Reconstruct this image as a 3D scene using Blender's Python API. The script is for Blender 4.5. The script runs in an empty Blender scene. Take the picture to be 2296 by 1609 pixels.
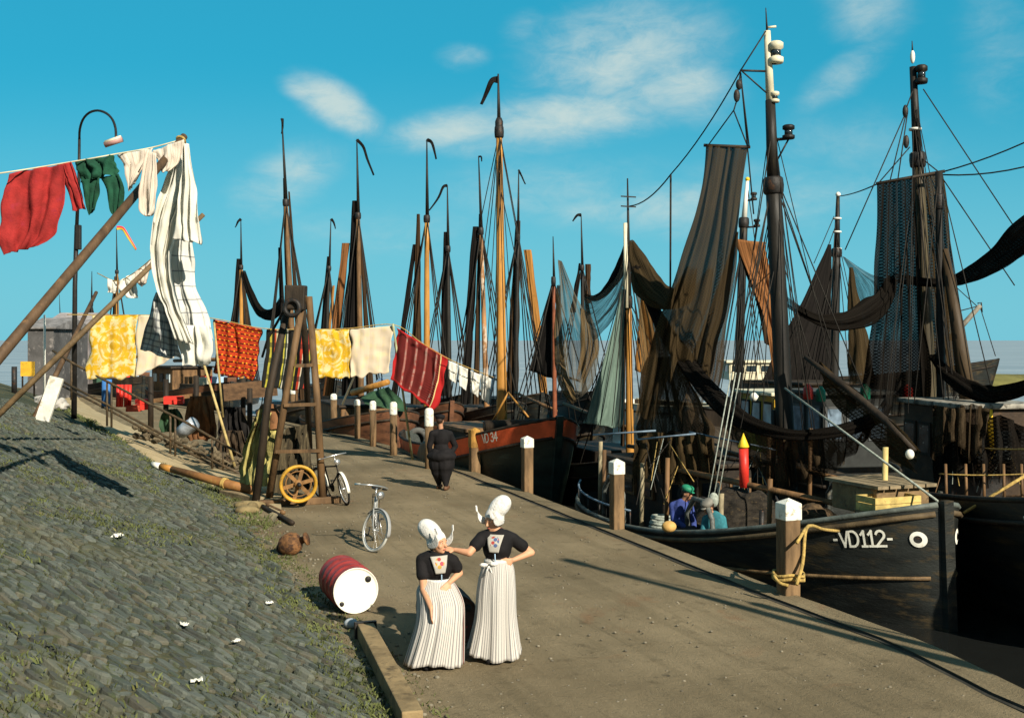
import bpy, bmesh, math, random
from mathutils import Vector, Matrix, noise
random.seed(7)
R = math.radians
SC = bpy.context.scene
COL = SC.collection
F = 2500.0; CX = 1148.0; HY = 762.0; CAMZ = 3.4
WATER = -0.8

def P(x, y, Y):
    return Vector(((x - CX) / F * Y, Y, CAMZ - (y - HY) / F * Y))

# ------------------------------------------------------------------ mesh buffer
class MB:
    def __init__(s):
        s.v = []; s.f = []; s.uv = {}; s.flat = set()
    def add(s, vs, fs, flat=False, uvs=None):
        o = len(s.v)
        s.v += [Vector(v) for v in vs]
        if uvs:
            for i, u in enumerate(uvs): s.uv[o + i] = u
        for f in fs:
            if flat: s.flat.add(len(s.f))
            s.f.append(tuple(o + i for i in f))
        return s
    def box(s, c, size, rot=None, jit=0):
        c = Vector(c); hx, hy, hz = size[0]/2, size[1]/2, size[2]/2
        vs = []
        for z in (-hz, hz):
            for (x, y) in ((-hx, -hy), (hx, -hy), (hx, hy), (-hx, hy)):
                p = Vector((x, y, z))
                if jit: p += Vector((random.uniform(-jit, jit), random.uniform(-jit, jit), random.uniform(-jit, jit)))
                if rot is not None: p = rot @ p
                vs.append(c + p)
        s.add(vs, [(3,2,1,0),(4,5,6,7),(0,1,5,4),(1,2,6,5),(2,3,7,6),(3,0,4,7)], flat=True)
        return s
    def beam(s, a, b, w, h, up=(0,0,1)):
        a = Vector(a); b = Vector(b); d = (b - a); L = d.length; d.normalize()
        side = d.cross(Vector(up))
        if side.length < 1e-4: side = d.cross(Vector((1,0,0)))
        side.normalize(); u = side.cross(d)
        M = Matrix((d, side, u)).transposed()
        return s.box((a + b) / 2, (L, w, h), M)
    def tube(s, pts, r, n=8, caps=True):
        pts = [Vector(p) for p in pts]; m = len(pts)
        rs = list(r) if isinstance(r, (list, tuple)) else [r] * m
        vs = []; fs = []
        prev = None
        for i, p in enumerate(pts):
            t = (pts[min(i+1, m-1)] - pts[max(i-1, 0)])
            if t.length < 1e-9: t = Vector((0,0,1))
            t.normalize()
            if prev is None:
                a = t.cross(Vector((0,0,1)))
                if a.length < 1e-3: a = t.cross(Vector((1,0,0)))
            else:
                a = prev - t * prev.dot(t)
                if a.length < 1e-4: a = t.cross(Vector((1,0,0)))
            a.normalize(); prev = a; b = t.cross(a)
            for k in range(n):
                an = 2 * math.pi * k / n
                vs.append(p + (a * math.cos(an) + b * math.sin(an)) * rs[i])
        for i in range(m - 1):
            for k in range(n):
                k2 = (k + 1) % n
                fs.append((i*n+k, i*n+k2, (i+1)*n+k2, (i+1)*n+k))
        if caps:
            fs.append(tuple(reversed(range(n)))); fs.append(tuple((m-1)*n + k for k in range(n)))
        return s.add(vs, fs)
    def lathe(s, prof, n=20, M=None, flat=False, caps=True):
        M = M or Matrix()
        vs = []; fs = []
        m = len(prof)
        for (r, z) in prof:
            for k in range(n):
                an = 2 * math.pi * k / n
                vs.append(M @ Vector((r*math.cos(an), r*math.sin(an), z)))
        for i in range(m - 1):
            for k in range(n):
                k2 = (k+1) % n
                fs.append((i*n+k, i*n+k2, (i+1)*n+k2, (i+1)*n+k))
        if prof[0] == prof[-1]: caps = False
        if caps and prof[0][0] > 1e-5 and abs(prof[0][1] - prof[1][1]) > 1e-6: fs.append(tuple(reversed(range(n))))
        if caps and prof[-1][0] > 1e-5 and abs(prof[-1][1] - prof[-2][1]) > 1e-6: fs.append(tuple((m-1)*n+k for k in range(n)))
        return s.add(vs, fs, flat)
    def torus(s, c, axis, R0, r, n=28, k=8, a0=0, a1=2*math.pi):
        M = frame(axis); c = Vector(c); full = abs(a1 - a0 - 2*math.pi) < 1e-5
        cnt = n if full else n + 1
        vs = []; fs = []
        for i in range(cnt):
            an = a0 + (a1 - a0) * i / n
            d = M @ Vector((math.cos(an), math.sin(an), 0)); ax = M @ Vector((0,0,1))
            for j in range(k):
                b = 2*math.pi*j/k
                vs.append(c + d*(R0 + r*math.cos(b)) + ax*(r*math.sin(b)))
        for i in range(n):
            i2 = (i+1) % cnt
            for j in range(k):
                j2 = (j+1) % k
                fs.append((i*k+j, i2*k+j, i2*k+j2, i*k+j2))
        return s.add(vs, fs)
    def ell(s, c, r, n=14, m=10, rot=None):
        c = Vector(c); r = (r, r, r) if isinstance(r, (int, float)) else r
        vs = []; fs = []
        for i in range(m + 1):
            th = math.pi * i / m
            for k in range(n):
                an = 2*math.pi*k/n
                p = Vector((r[0]*math.sin(th)*math.cos(an), r[1]*math.sin(th)*math.sin(an), -r[2]*math.cos(th)))
                if rot is not None: p = rot @ p
                vs.append(c + p)
        for i in range(m):
            for k in range(n):
                k2 = (k+1) % n
                fs.append((i*n+k, i*n+k2, (i+1)*n+k2, (i+1)*n+k))
        return s.add(vs, fs)
    def cap(s, a, b, ra, rb, n=12):
        """closed tapered capsule"""
        a = Vector(a); b = Vector(b); d = (b-a).normalized()
        pts = [a - d*ra*.98, a - d*ra*.75, a - d*ra*.35, a, b, b + d*rb*.35, b + d*rb*.75, b + d*rb*.98]
        rr = [ra*.15, ra*.66, ra*.93, ra, rb, rb*.93, rb*.66, rb*.15]
        return s.tube(pts, rr, n)
    def grid(s, fn, nu, nv, flip=False):
        vs = []; uvs = []; fs = []
        for j in range(nv + 1):
            for i in range(nu + 1):
                u = i/nu; v = j/nv
                vs.append(fn(u, v)); uvs.append((u, v))
        for j in range(nv):
            for i in range(nu):
                q = (j*(nu+1)+i, j*(nu+1)+i+1, (j+1)*(nu+1)+i+1, (j+1)*(nu+1)+i)
                fs.append(q[::-1] if flip else q)
        return s.add(vs, fs, uvs=uvs)
    def prism(s, poly, M, d):
        n = len(poly)
        vs = [M @ Vector((x, y, 0)) for x, y in poly] + [M @ Vector((x, y, d)) for x, y in poly]
        fs = [tuple(reversed(range(n))), tuple(range(n, 2*n))]
        for i in range(n): fs.append((i, (i+1) % n, n + (i+1) % n, n + i))
        return s.add(vs, fs, flat=True)
    def merge(s, o):
        off = len(s.v); nf = len(s.f)
        s.v += o.v; s.f += [tuple(off+i for i in f) for f in o.f]
        for i in o.flat: s.flat.add(nf + i)
        for i, u in o.uv.items(): s.uv[off+i] = u
        return s
    def build(s, name, mat, parent=None, space='w', smooth=True, solid=0, bevel=0):
        me = bpy.data.meshes.new(name)
        if parent is not None and space == 'w':
            Mi = wm(parent).inverted(); vs = [Mi @ v for v in s.v]; T = Matrix()
        elif parent is None:
            n = len(s.v)
            lo = Vector((min(v.x for v in s.v), min(v.y for v in s.v), min(v.z for v in s.v)))
            hi = Vector((max(v.x for v in s.v), max(v.y for v in s.v), max(v.z for v in s.v)))
            o = Vector(((lo.x+hi.x)/2, (lo.y+hi.y)/2, lo.z)); vs = [v - o for v in s.v]; T = Matrix.Translation(o)
        else:
            vs = s.v; T = Matrix()
        me.from_pydata([tuple(v) for v in vs], [], s.f)
        me.polygons.foreach_set('use_smooth', [smooth and (i not in s.flat) for i in range(len(me.polygons))])
        if s.uv:
            ul = me.uv_layers.new(name='UVMap')
            for lp in me.loops: ul.data[lp.index].uv = s.uv.get(lp.vertex_index, (0, 0))
        for mm in (mat if isinstance(mat, (list, tuple)) else [mat]): me.materials.append(mm)
        me.update()
        ob = bpy.data.objects.new(name, me); COL.objects.link(ob)
        ob.matrix_basis = T
        if parent is not None: ob.parent = parent
        if solid:
            m = ob.modifiers.new('s', 'SOLIDIFY'); m.thickness = solid; m.offset = 0
        if bevel:
            m = ob.modifiers.new('b', 'BEVEL'); m.width = bevel; m.segments = 2; m.limit_method = 'ANGLE'; m.angle_limit = R(40)
        return ob

def frame(axis):
    z = Vector(axis).normalized()
    x = z.cross(Vector((0,0,1)))
    if x.length < 1e-3: x = Vector((1,0,0))
    x.normalize(); y = z.cross(x)
    return Matrix((x, y, z)).transposed()
def MF(c, axis):
    return Matrix.Translation(Vector(c)) @ frame(axis).to_4x4()
def wm(o):
    M = o.matrix_basis.copy(); p = o.parent
    while p is not None: M = p.matrix_basis @ M; p = p.parent
    return M
def root(name, label, cat, loc=(0,0,0), rz=0, group=None):
    o = bpy.data.objects.new(name, None); COL.objects.link(o)
    o.empty_display_size = .2
    o.matrix_basis = Matrix.Translation(Vector(loc)) @ Matrix.Rotation(rz, 4, 'Z')
    tag(o, label, cat, group); return o
def tag(o, label, cat, group=None, kind=None):
    if label: o['label'] = label
    if cat: o['category'] = cat
    if group: o['group'] = group
    if kind: o['kind'] = kind
    return o
def kids(o): return [c for c in COL.objects if c.parent == o]
def dup(o, M, label=None, parent=None):
    c = o.copy(); COL.objects.link(c)
    if parent is None: c.matrix_basis = M
    else: c.parent = parent
    if label: c['label'] = label
    for k in kids(o): dup(k, None, None, c)
    return c
def voxel(mb, name, mat, parent, vox=.01, it=3, space='w'):
    """fuse closed shapes of a buffer into one continuous skin"""
    ob = mb.build(name, mat, parent, space)
    m = ob.modifiers.new('r', 'REMESH'); m.mode = 'VOXEL'; m.voxel_size = vox; m.use_smooth_shade = True
    m2 = ob.modifiers.new('s', 'SMOOTH'); m2.iterations = it; m2.factor = .5
    bpy.context.view_layer.update()
    dg = bpy.context.evaluated_depsgraph_get()
    me = bpy.data.meshes.new_from_object(ob.evaluated_get(dg))
    ob.modifiers.clear(); old = ob.data; ob.data = me; bpy.data.meshes.remove(old)
    me.polygons.foreach_set('use_smooth', [True]*len(me.polygons))
    if not me.materials: me.materials.append(mat)
    return ob
def cr(pts, t):
    """Catmull-Rom through a list, t in 0..1 (works for Vectors or floats)"""
    n = len(pts) - 1; x = max(0, min(n - 1e-6, t * n)); i = int(x); f = x - i
    p0 = pts[max(i-1, 0)]; p1 = pts[i]; p2 = pts[i+1]; p3 = pts[min(i+2, n)]
    return (p1*2 + (p2-p0)*f + (p0*2 - p1*5 + p2*4 - p3)*f*f + (p1*3 - p0 - p2*3 + p3)*f*f*f) * .5
def curve(pts, n=12):
    pts = [Vector(p) for p in pts]
    return [cr(pts, i/n) for i in range(n+1)]
def sag(a, b, d, n=10):
    a = Vector(a); b = Vector(b)
    return [a.lerp(b, i/n) - Vector((0,0,d*4*(i/n)*(1-i/n))) for i in range(n+1)]

# ------------------------------------------------------------------ node maths
class E:
    def __init__(s, nt, sock): s.nt = nt; s.s = sock
    def _op(s, op, *o):
        n = s.nt.nodes.new('ShaderNodeMath'); n.operation = op
        for i, x in enumerate((s,) + o):
            if isinstance(x, E): s.nt.links.new(x.s, n.inputs[i])
            else: n.inputs[i].default_value = x
        return E(s.nt, n.outputs[0])
    def __add__(s, o): return s._op('ADD', o)
    def __sub__(s, o): return s._op('SUBTRACT', o)
    def __mul__(s, o): return s._op('MULTIPLY', o)
    def __truediv__(s, o): return s._op('DIVIDE', o)
    def sin(s): return s._op('SINE')
    def frac(s): return s._op('FRACT')
    def floor(s): return s._op('FLOOR')
    def lt(s, o): return s._op('LESS_THAN', o)
    def gt(s, o): return s._op('GREATER_THAN', o)
    def mn(s, o): return s._op('MINIMUM', o)
    def mx(s, o): return s._op('MAXIMUM', o)
    def abs(s): return s._op('ABSOLUTE')
    def sqrt(s): return s._op('SQRT')
    def pow(s, o): return s._op('POWER', o)
    def ss(s, a, b):
        n = s.nt.nodes.new('ShaderNodeMapRange'); n.interpolation_type = 'SMOOTHSTEP'
        s.nt.links.new(s.s, n.inputs[0]); n.inputs[1].default_value = a; n.inputs[2].default_value = b
        return E(s.nt, n.outputs[0])
def c4(c): return (c[0], c[1], c[2], 1)
def mixc(nt, f, a, b, mode='MIX'):
    n = nt.nodes.new('ShaderNodeMix'); n.data_type = 'RGBA'; n.blend_type = mode
    for sock, x in ((n.inputs[0], f), (n.inputs[6], a), (n.inputs[7], b)):
        if isinstance(x, E): nt.links.new(x.s, sock)
        elif isinstance(x, bpy.types.NodeSocket): nt.links.new(x, sock)
        elif isinstance(x, (int, float)): sock.default_value = x
        else: sock.default_value = c4(x)
    return n.outputs[2]
def noisen(nt, vec, scale, detail=4, rough=.55, dist=0):
    n = nt.nodes.new('ShaderNodeTexNoise')
    n.inputs['Scale'].default_value = scale; n.inputs['Detail'].default_value = detail
    n.inputs['Roughness'].default_value = rough; n.inputs['Distortion'].default_value = dist
    if vec is not None: nt.links.new(vec, n.inputs['Vector'])
    return E(nt, n.outputs[0])
def mapping(nt, vec, sc=(1,1,1), rot=(0,0,0), loc=(0,0,0)):
    n = nt.nodes.new('ShaderNodeMapping'); nt.links.new(vec, n.inputs[0])
    n.inputs['Scale'].default_value = sc; n.inputs['Rotation'].default_value = rot; n.inputs['Location'].default_value = loc
    return n.outputs[0]
def newmat(name):
    m = bpy.data.materials.new(name); m.use_nodes = True
    nt = m.node_tree; b = nt.nodes['Principled BSDF']
    tc = nt.nodes.new('ShaderNodeTexCoord')
    return m, nt, b, tc
def uvs(nt, tc):
    n = nt.nodes.new('ShaderNodeSeparateXYZ'); nt.links.new(tc.outputs['UV'], n.inputs[0])
    return E(nt, n.outputs[0]), E(nt, n.outputs[1])
def bump(nt, b, h, st=.3, d=.02):
    n = nt.nodes.new('ShaderNodeBump'); n.inputs['Strength'].default_value = st; n.inputs['Distance'].default_value = d
    nt.links.new(h.s, n.inputs['Height']); nt.links.new(n.outputs[0], b.inputs['Normal'])
MATS = {}
def mat(name, col, rough=.75, var=.3, sc=3, bs=40, bst=.25, metal=0, stretch=(1,1,1), col2=None, c2a=.55, c2b=.7, spec=.3):
    """painted / wooden / cloth surface with uneven colour, optional second colour in patches, fine bump"""
    if name in MATS: return MATS[name]
    m, nt, b, tc = newmat(name)
    v = mapping(nt, tc.outputs['Object'], stretch)
    n1 = noisen(nt, v, sc, 5, .6)
    f = n1.ss(.3, .7)
    c = mixc(nt, f, [x*(1-var) for x in col], [min(1, x*(1+var)) for x in col])
    if col2:
        n3 = noisen(nt, mapping(nt, tc.outputs['Object'], stretch, (0,0,0), (3.1,7.7,1.3)), sc*1.7, 6, .65)
        c = mixc(nt, n3.ss(c2a, c2b), c, col2)
    nt.links.new(c, b.inputs['Base Color'])
    b.inputs['Roughness'].default_value = rough; b.inputs['Metallic'].default_value = metal
    b.inputs['Specular IOR Level'].default_value = spec
    n2 = noisen(nt, v, bs, 4, .6)
    bump(nt, b, n2, bst, .02)
    MATS[name] = m; return m
# ================================================================== camera, light, sky
cam = bpy.data.objects.new('camera', bpy.data.cameras.new('camera')); COL.objects.link(cam); SC.camera = cam
cam.location = (0, 0, CAMZ); cam.rotation_euler = (R(90), 0, 0)
cam.data.sensor_width = 36; cam.data.lens = 36 * F / 2296; cam.data.shift_y = -(804.5 - HY) / 2296
cam.data.clip_end = 20000; cam.data.clip_start = .05
SC.render.resolution_x = 1024; SC.render.resolution_y = 717
SC.view_settings.view_transform = 'Standard'; SC.view_settings.look = 'None'; SC.view_settings.gamma = 1
SC.view_settings.exposure = 0.58
SC.cycles.transparent_max_bounces = 24; SC.cycles.max_bounces = 6
SUN_EL = R(32); LD = Vector((-.56, .83, 0)).normalized() * math.cos(SUN_EL); LD.z = -math.sin(SUN_EL)
sl = bpy.data.lights.new('sun', 'SUN'); sl.energy = 4.9; sl.angle = R(.5); sl.color = (1, .915, .77)
so = bpy.data.objects.new('sun', sl); COL.objects.link(so); so.rotation_euler = LD.to_track_quat('-Z', 'Y').to_euler(); so.location = (20, -30, 30)
w = bpy.data.worlds.new('World'); SC.world = w; w.use_nodes = True
nt = w.node_tree; bg = nt.nodes['Background']; bg.inputs[1].default_value = .09
sky = nt.nodes.new('ShaderNodeTexSky'); sky.sky_type = 'NISHITA'; sky.sun_disc = False
sky.sun_elevation = SUN_EL; sky.sun_rotation = math.atan2(-LD.x, -LD.y); sky.air_density = 1.0; sky.dust_density = .4; sky.ozone_density = 3
tc = nt.nodes.new('ShaderNodeTexCoord')
sp = nt.nodes.new('ShaderNodeSeparateXYZ'); nt.links.new(tc.outputs['Generated'], sp.inputs[0])
dx, dy, dz = [E(nt, sp.outputs[i]) for i in range(3)]
den = dy.mx(.05); px = dx / den; pz = dz / den
n1 = noisen(nt, mapping(nt, tc.outputs['Generated'], (1, 1, 1.9)), 8, 9, .62, .5)
n2 = noisen(nt, mapping(nt, tc.outputs['Generated'], (1, 1, 2.2)), 28, 8, .66, .6)
dens = None
for (x, y, rx, ry, rot, a) in ((755,238,120,50,32,1.0),(690,205,70,34,20,.75),(1395,120,250,150,-10,.85),(1330,90,150,70,-25,.8),(1500,190,170,90,10,.8),(1560,80,120,90,0,.5),(1255,262,300,75,-6,.8),(1020,285,190,52,-10,.75),(1120,330,220,40,0,.45),
        (650,400,150,75,-25,.6),(1480,465,330,70,0,.65),(1900,165,150,50,-35,.55),(1040,128,70,36,0,.55),(1950,30,110,90,0,.5),(1750,440,330,90,0,.45),(2240,120,120,190,0,.4),(1250,420,300,90,0,.5),(1180,60,70,45,-20,.5),(880,520,260,80,0,.35),(1950,330,260,110,0,.35)):
    cx = (x - CX)/F; cz = (HY - y)/F; ca = math.cos(R(-rot)); sa = math.sin(R(-rot))
    u = ((px - cx)*ca + (pz - cz)*sa) / (rx/F); v = ((pz - cz)*ca - (px - cx)*sa) / (ry/F)
    d = (u*u + v*v).sqrt()
    g = d.ss(1.6, .05) * a
    dens = g if dens is None else dens.mx(g)
back = ((n1 - .52) * 1.3).mx(0)                       # thin cloud in the rest of the sky
wisp = dy.gt(0.15)
fld = dens * ((n1*1.5 + n2*1.0 - .47).mx(0)) * wisp + back * .22
cl = fld.ss(.08, .95) * .80
tint = mixc(nt, 1.0, sky.outputs[0], (.10, .84, .86), 'MULTIPLY')
flat = mixc(nt, .72, tint, (.22, 2.85, 4.25))
haze = pz.ss(.26, .0) * wisp
tint2 = mixc(nt, haze * .8, flat, (1.65, 4.4, 5.3))
out = mixc(nt, cl, tint2, (4.9, 5.6, 5.2))
zen = dz.ss(.35, .8); beh = dy.ss(.12, -.35)
out = mixc(nt, zen.mx(beh) * .85, out, (1.0, 1.45, 1.75))
nt.links.new(out, bg.inputs[0])

# ================================================================== ground
def lerp_tab(t, y):
    if y <= t[0][0]: a, b = t[0], t[1]
    elif y >= t[-1][0]: a, b = t[-2], t[-1]
    else:
        for a, b in zip(t, t[1:]):
            if a[0] <= y <= b[0]: break
    return a[1] + (b[1]-a[1]) * (y-a[0]) / (b[0]-a[0])
EDGE = [(-10,12.4),(0,8.55),(8,5.75),(10.65,4.93),(12.4,4.6),(14.7,3.72),(20.1,1.87),(28,-.8),(32.6,-2.55),(38.5,-5.3),(46,-9.4),(55,-15.5),(70,-27),(95,-50),(130,-85)]
TOE = [(-10,6.58),(0,2.83),(20,-4.66),(30,-8.5),(40,-13.0),(50,-18.4),(60,-25),(90,-50),(130,-85)]
def edgeX(Y): return lerp_tab(EDGE, Y)
def toeX(Y): return lerp_tab(TOE, Y)
CROWN = 1.75
def dike_z(X, Y):
    d = (toeX(Y) - X) * .936
    if d <= 0: return 0.0
    z = .35 * d
    # smooth shoulder
    if z > CROWN - .15: z = CROWN - .15 + .15 * (1 - math.exp(-(z - CROWN + .15) / .15))
    return z * min(1, d / .6) ** .3 if d < .6 else z
def G(x, y, lift=0):
    """where the ground (quay or dike) lies along a pixel's line of sight"""
    px_ = (x - CX)/F; pz_ = (HY - y)/F
    Y = 2.0
    while Y < 140:
        if CAMZ + pz_*Y <= dike_z(px_*Y, Y): break
        Y += .02
    return Vector((px_*Y, Y, dike_z(px_*Y, Y) + lift))

def ground_mat():
    m, nt, b, tc = newmat('packed_quay')
    o = tc.outputs['Object']
    a = noisen(nt, o, .35, 6, .6); f = noisen(nt, o, 3.2, 6, .65); g = noisen(nt, o, 26, 5, .7)
    along = mapping(nt, o, (1,1,1), (0, 0, R(-19.3)))
    tr = noisen(nt, mapping(nt, along, (2.2, .10, 1)), 1.2, 5, .62)                    # wear along the quay
    tr2 = noisen(nt, mapping(nt, along, (5, .35, 1)), 1.3, 6, .7, .9)                 # thin drag marks
    gv = noisen(nt, o, 75, 3, .7)
    c = mixc(nt, a.ss(.32, .70), (.165, .128, .074), (.275, .215, .128))
    c = mixc(nt, tr.ss(.44, .66) * .5, c, (.135, .106, .060))
    c = mixc(nt, tr2.ss(.58, .70) * .4, c, (.085, .070, .042))
    c = mixc(nt, tr2.ss(.40, .30) * .22, c, (.31, .25, .15))
    c = mixc(nt, f.ss(.54, .74) * .7, c, (.085, .066, .037))
    red = noisen(nt, o, .8, 5, .6, .5)
    c = mixc(nt, red.ss(.60, .72) * .5, c, (.21, .105, .050))
    st2 = noisen(nt, o, 1.7, 6, .7, .3)
    c = mixc(nt, st2.ss(.64, .70) * .75, c, (.050, .043, .030))
    c = mixc(nt, g.ss(.60, .74) * .75, c, (.060, .050, .032))
    c = mixc(nt, g.ss(.37, .28) * .6, c, (.36, .31, .21))
    c = mixc(nt, gv.ss(.62, .74) * .6, c, (.075, .062, .04))
    c = mixc(nt, gv.ss(.36, .28) * .5, c, (.40, .34, .24))
    nt.links.new(c, b.inputs['Base Color']); b.inputs['Roughness'].default_value = .92; b.inputs['Specular IOR Level'].default_value = .15
    bump(nt, b, f * .5 + g * .5 + tr * .25 + tr2 * .2 + gv * .3, .9, .04)
    return m
def dike_mat():
    m, nt, b, tc = newmat('dike_earth'); o = tc.outputs['Object']
    a = noisen(nt, o, .5, 6, .6); f = noisen(nt, o, 6, 6, .7); g = noisen(nt, o, 30, 4, .7)
    c = mixc(nt, a.ss(.38, .62), (.055, .062, .040), (.105, .098, .055))
    c = mixc(nt, f.ss(.5, .7) * .7, c, (.040, .055, .022))
    c = mixc(nt, g.ss(.60, .74) * .5, c, (.20, .18, .12))
    nt.links.new(c, b.inputs['Base Color']); b.inputs['Roughness'].default_value = .95; b.inputs['Specular IOR Level'].default_value = .1
    bump(nt, b, f * .7 + g * .4, .9, .06); return m
def sand_mat():
    m, nt, b, tc = newmat('sandy_path'); o = tc.outputs['Object']
    a = noisen(nt, o, .9, 6, .6); g = noisen(nt, o, 22, 5, .7)
    c = mixc(nt, a.ss(.35, .65), (.34, .26, .135), (.44, .34, .19))
    c = mixc(nt, g.ss(.56, .72) * .6, c, (.11, .10, .05))
    nt.links.new(c, b.inputs['Base Color']); b.inputs['Roughness'].default_value = .95
    bump(nt, b, a * .4 + g * .5, .6, .04); return m
M_GROUND = ground_mat(); M_DIKE = dike_mat(); M_SAND = sand_mat()
# quay + dike: two sheets that share the toe line
ys = [-9 + .5*i for i in range(0, 150)] + [66 + 4*i for i in range(17)]
quay = MB(); vs = []; nx = 14
for Y in ys:
    for i in range(nx + 1):
        t = i/nx; X = toeX(Y) - .25 + (edgeX(Y) - .34 - toeX(Y) + .25) * t
        vs.append((X, Y, .018*noise.noise((X*.5, Y*.5, 0)) + (.0 if t < .99 else 0)))
fs = [(j*(nx+1)+i, j*(nx+1)+i+1, (j+1)*(nx+1)+i+1, (j+1)*(nx+1)+i) for j in range(len(ys)-1) for i in range(nx)]
quay.add(vs, fs); o = quay.build('quay_road', M_GROUND); tag(o, None, None, None, 'structure')
dk = MB(); vs = []; ds = [-.5, -.02, .1, .3, .6, 1, 1.5, 2, 2.6, 3.2, 3.8, 4.3, 4.7, 5.0, 5.4, 6, 8, 12, 20, 40, 90]
for Y in ys:
    for d in ds:
        X = toeX(Y) - d/.936
        z = dike_z(X, Y) - (.05 if d < 0 else 0) - .02 + .045*noise.noise((X*.9, Y*.9, 3)) * min(1, max(0, d))
        vs.append((X, Y, z))
n = len(ds)
fs = [(j*n+i, (j+1)*n+i, (j+1)*n+i+1, j*n+i+1)[::-1] for j in range(len(ys)-1) for i in range(n-1)]
dk.add(vs, fs); o = dk.build('dike_ground', M_DIKE); tag(o, None, None, None, 'structure')
# sandy path climbing the dike beside the railing
pa = [(620,1178),(570,1130),(520,1100),(430,1072),(345,1036),(270,985),(215,948),(165,920),(135,890)]
pb = [(640,1095),(600,1085),(520,1066),(430,1030),(340,985),(270,950),(215,918),(180,895),(160,868)]
A = [G(*p) for p in pa]; B = [G(*p) for p in pb]
def sandfn(u, v):
    a = cr(A, v); b = cr(B, v); p = a.lerp(b, u)
    e = min(1, 5*u*(1-u) + .0)
    p.z = dike_z(p.x, p.y) + .075 + .02*noise.noise(p*2) - (.14 if u in (0, 1) else 0); 
    p.x += .18*noise.noise((p.x*1.3, p.y*1.3, 5))
    return p
sb = MB().grid(sandfn, 10, 40, True); tag(sb.build('sandy_path', M_SAND), None, None, None, 'structure')
# sandy crown path far left
cb = MB().grid(lambda u, v: Vector((toeX(12+60*v) - (5.3+3.2*u)/.936, 12+60*v, CROWN+.012+.01*noise.noise((u*9, v*40, 0)))), 6, 60)
tag(cb.build('crown_path', M_SAND), None, None, None, 'structure')

# quay kerb (timber capped) and wall down to the water
M_KERB = mat('kerb_stone', (.20,.165,.105), .9, .3, 2, 30, .5, col2=(.09,.078,.05))
M_WALL = mat('quay_wall', (.055,.05,.04), .9, .4, 1.5, 20, .6)
M_DARKG = mat('kerb_gutter', (.04,.036,.027), .95, .4, 3, 30, .5)
def strip(off0, off1, z0, z1, name, m, seg=220):
    mb = MB()
    def fn(u, v):
        Y = -8 + 128*v**1.3
        X = edgeX(Y); X0 = X - off0; X1 = X - off1
        wob = .02*noise.noise((0, Y*1.1, off0))
        return Vector((X0 + (X1-X0)*u + wob, Y, z0 + (z1-z0)*u + .008*noise.noise((u, Y*3, 2))))
    mb.grid(fn, 2, seg); return tag(mb.build(name, m), None, None, None, 'structure')
strip(0, .34, .05, .035, 'quay_kerb', M_GROUND)
strip(.34, .36, .035, -.05, 'kerb_side', M_DARKG)
strip(.352, .40, .009, .006, 'kerb_gutter', M_DARKG)
strip(.02, 0, -1.6, .05, 'quay_wall', M_WALL)

# water: harbour and lake
def water_mat():
    m, nt, b, tc = newmat('lake_water'); o = tc.outputs['Object']
    b.inputs['Base Color'].default_value = (.16, .19, .20, 1); b.inputs['Roughness'].default_value = .42
    b.inputs['Specular IOR Level'].default_value = .35
    h = noisen(nt, mapping(nt, o, (1, .35, 1)), .9, 6, .6) + noisen(nt, o, 4, 3, .6)*.25
    c = mixc(nt, noisen(nt, mapping(nt, o, (.02, .1, 1)), 1, 5, .6).ss(.35, .7), (.24,.265,.28), (.35,.375,.385))
    nt.links.new(c, b.inputs['Base Color'])
    bump(nt, b, h, .5, .12); return m
M_WATER = water_mat()
def hw_mat():
    m, nt, b, tc = newmat('harbour_water'); o = tc.outputs['Object']
    b.inputs['Base Color'].default_value = (.012, .013, .012, 1); b.inputs['Roughness'].default_value = .12
    bump(nt, b, noisen(nt, o, 2.2, 4, .6), .25, .06); return m
wb = MB().add([(-4000,62,WATER),(6000,62,WATER),(6000,9000,WATER),(-4000,9000,WATER)], [(0,1,2,3)])
tag(wb.build('lake_water', M_WATER), None, None, None, 'structure')
wb = MB().add([(-160,-20,WATER),(400,-20,WATER),(400,62,WATER),(-160,62,WATER)], [(0,1,2,3)])
tag(wb.build('harbour_water', hw_mat()), None, None, None, 'structure')
# grassy mole closing the harbour, right
M_GRASS = mat('mole_grass', (.13,.12,.035), .95, .4, .4, 8, .5, col2=(.26,.20,.05))
mb = MB()
def mole(u, v):
    X = 37 + 140*v; Y = 88 + 10*u + 6*math.sin(v*2)
    return Vector((X, Y, WATER + 1.35*math.sin(math.pi*u)**.5 + .25*noise.noise((X*.15, Y*.3, 0))))
mb.grid(mole, 10, 60); tag(mb.build('mole_embankment', M_GRASS), None, None, None, 'structure')

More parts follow.
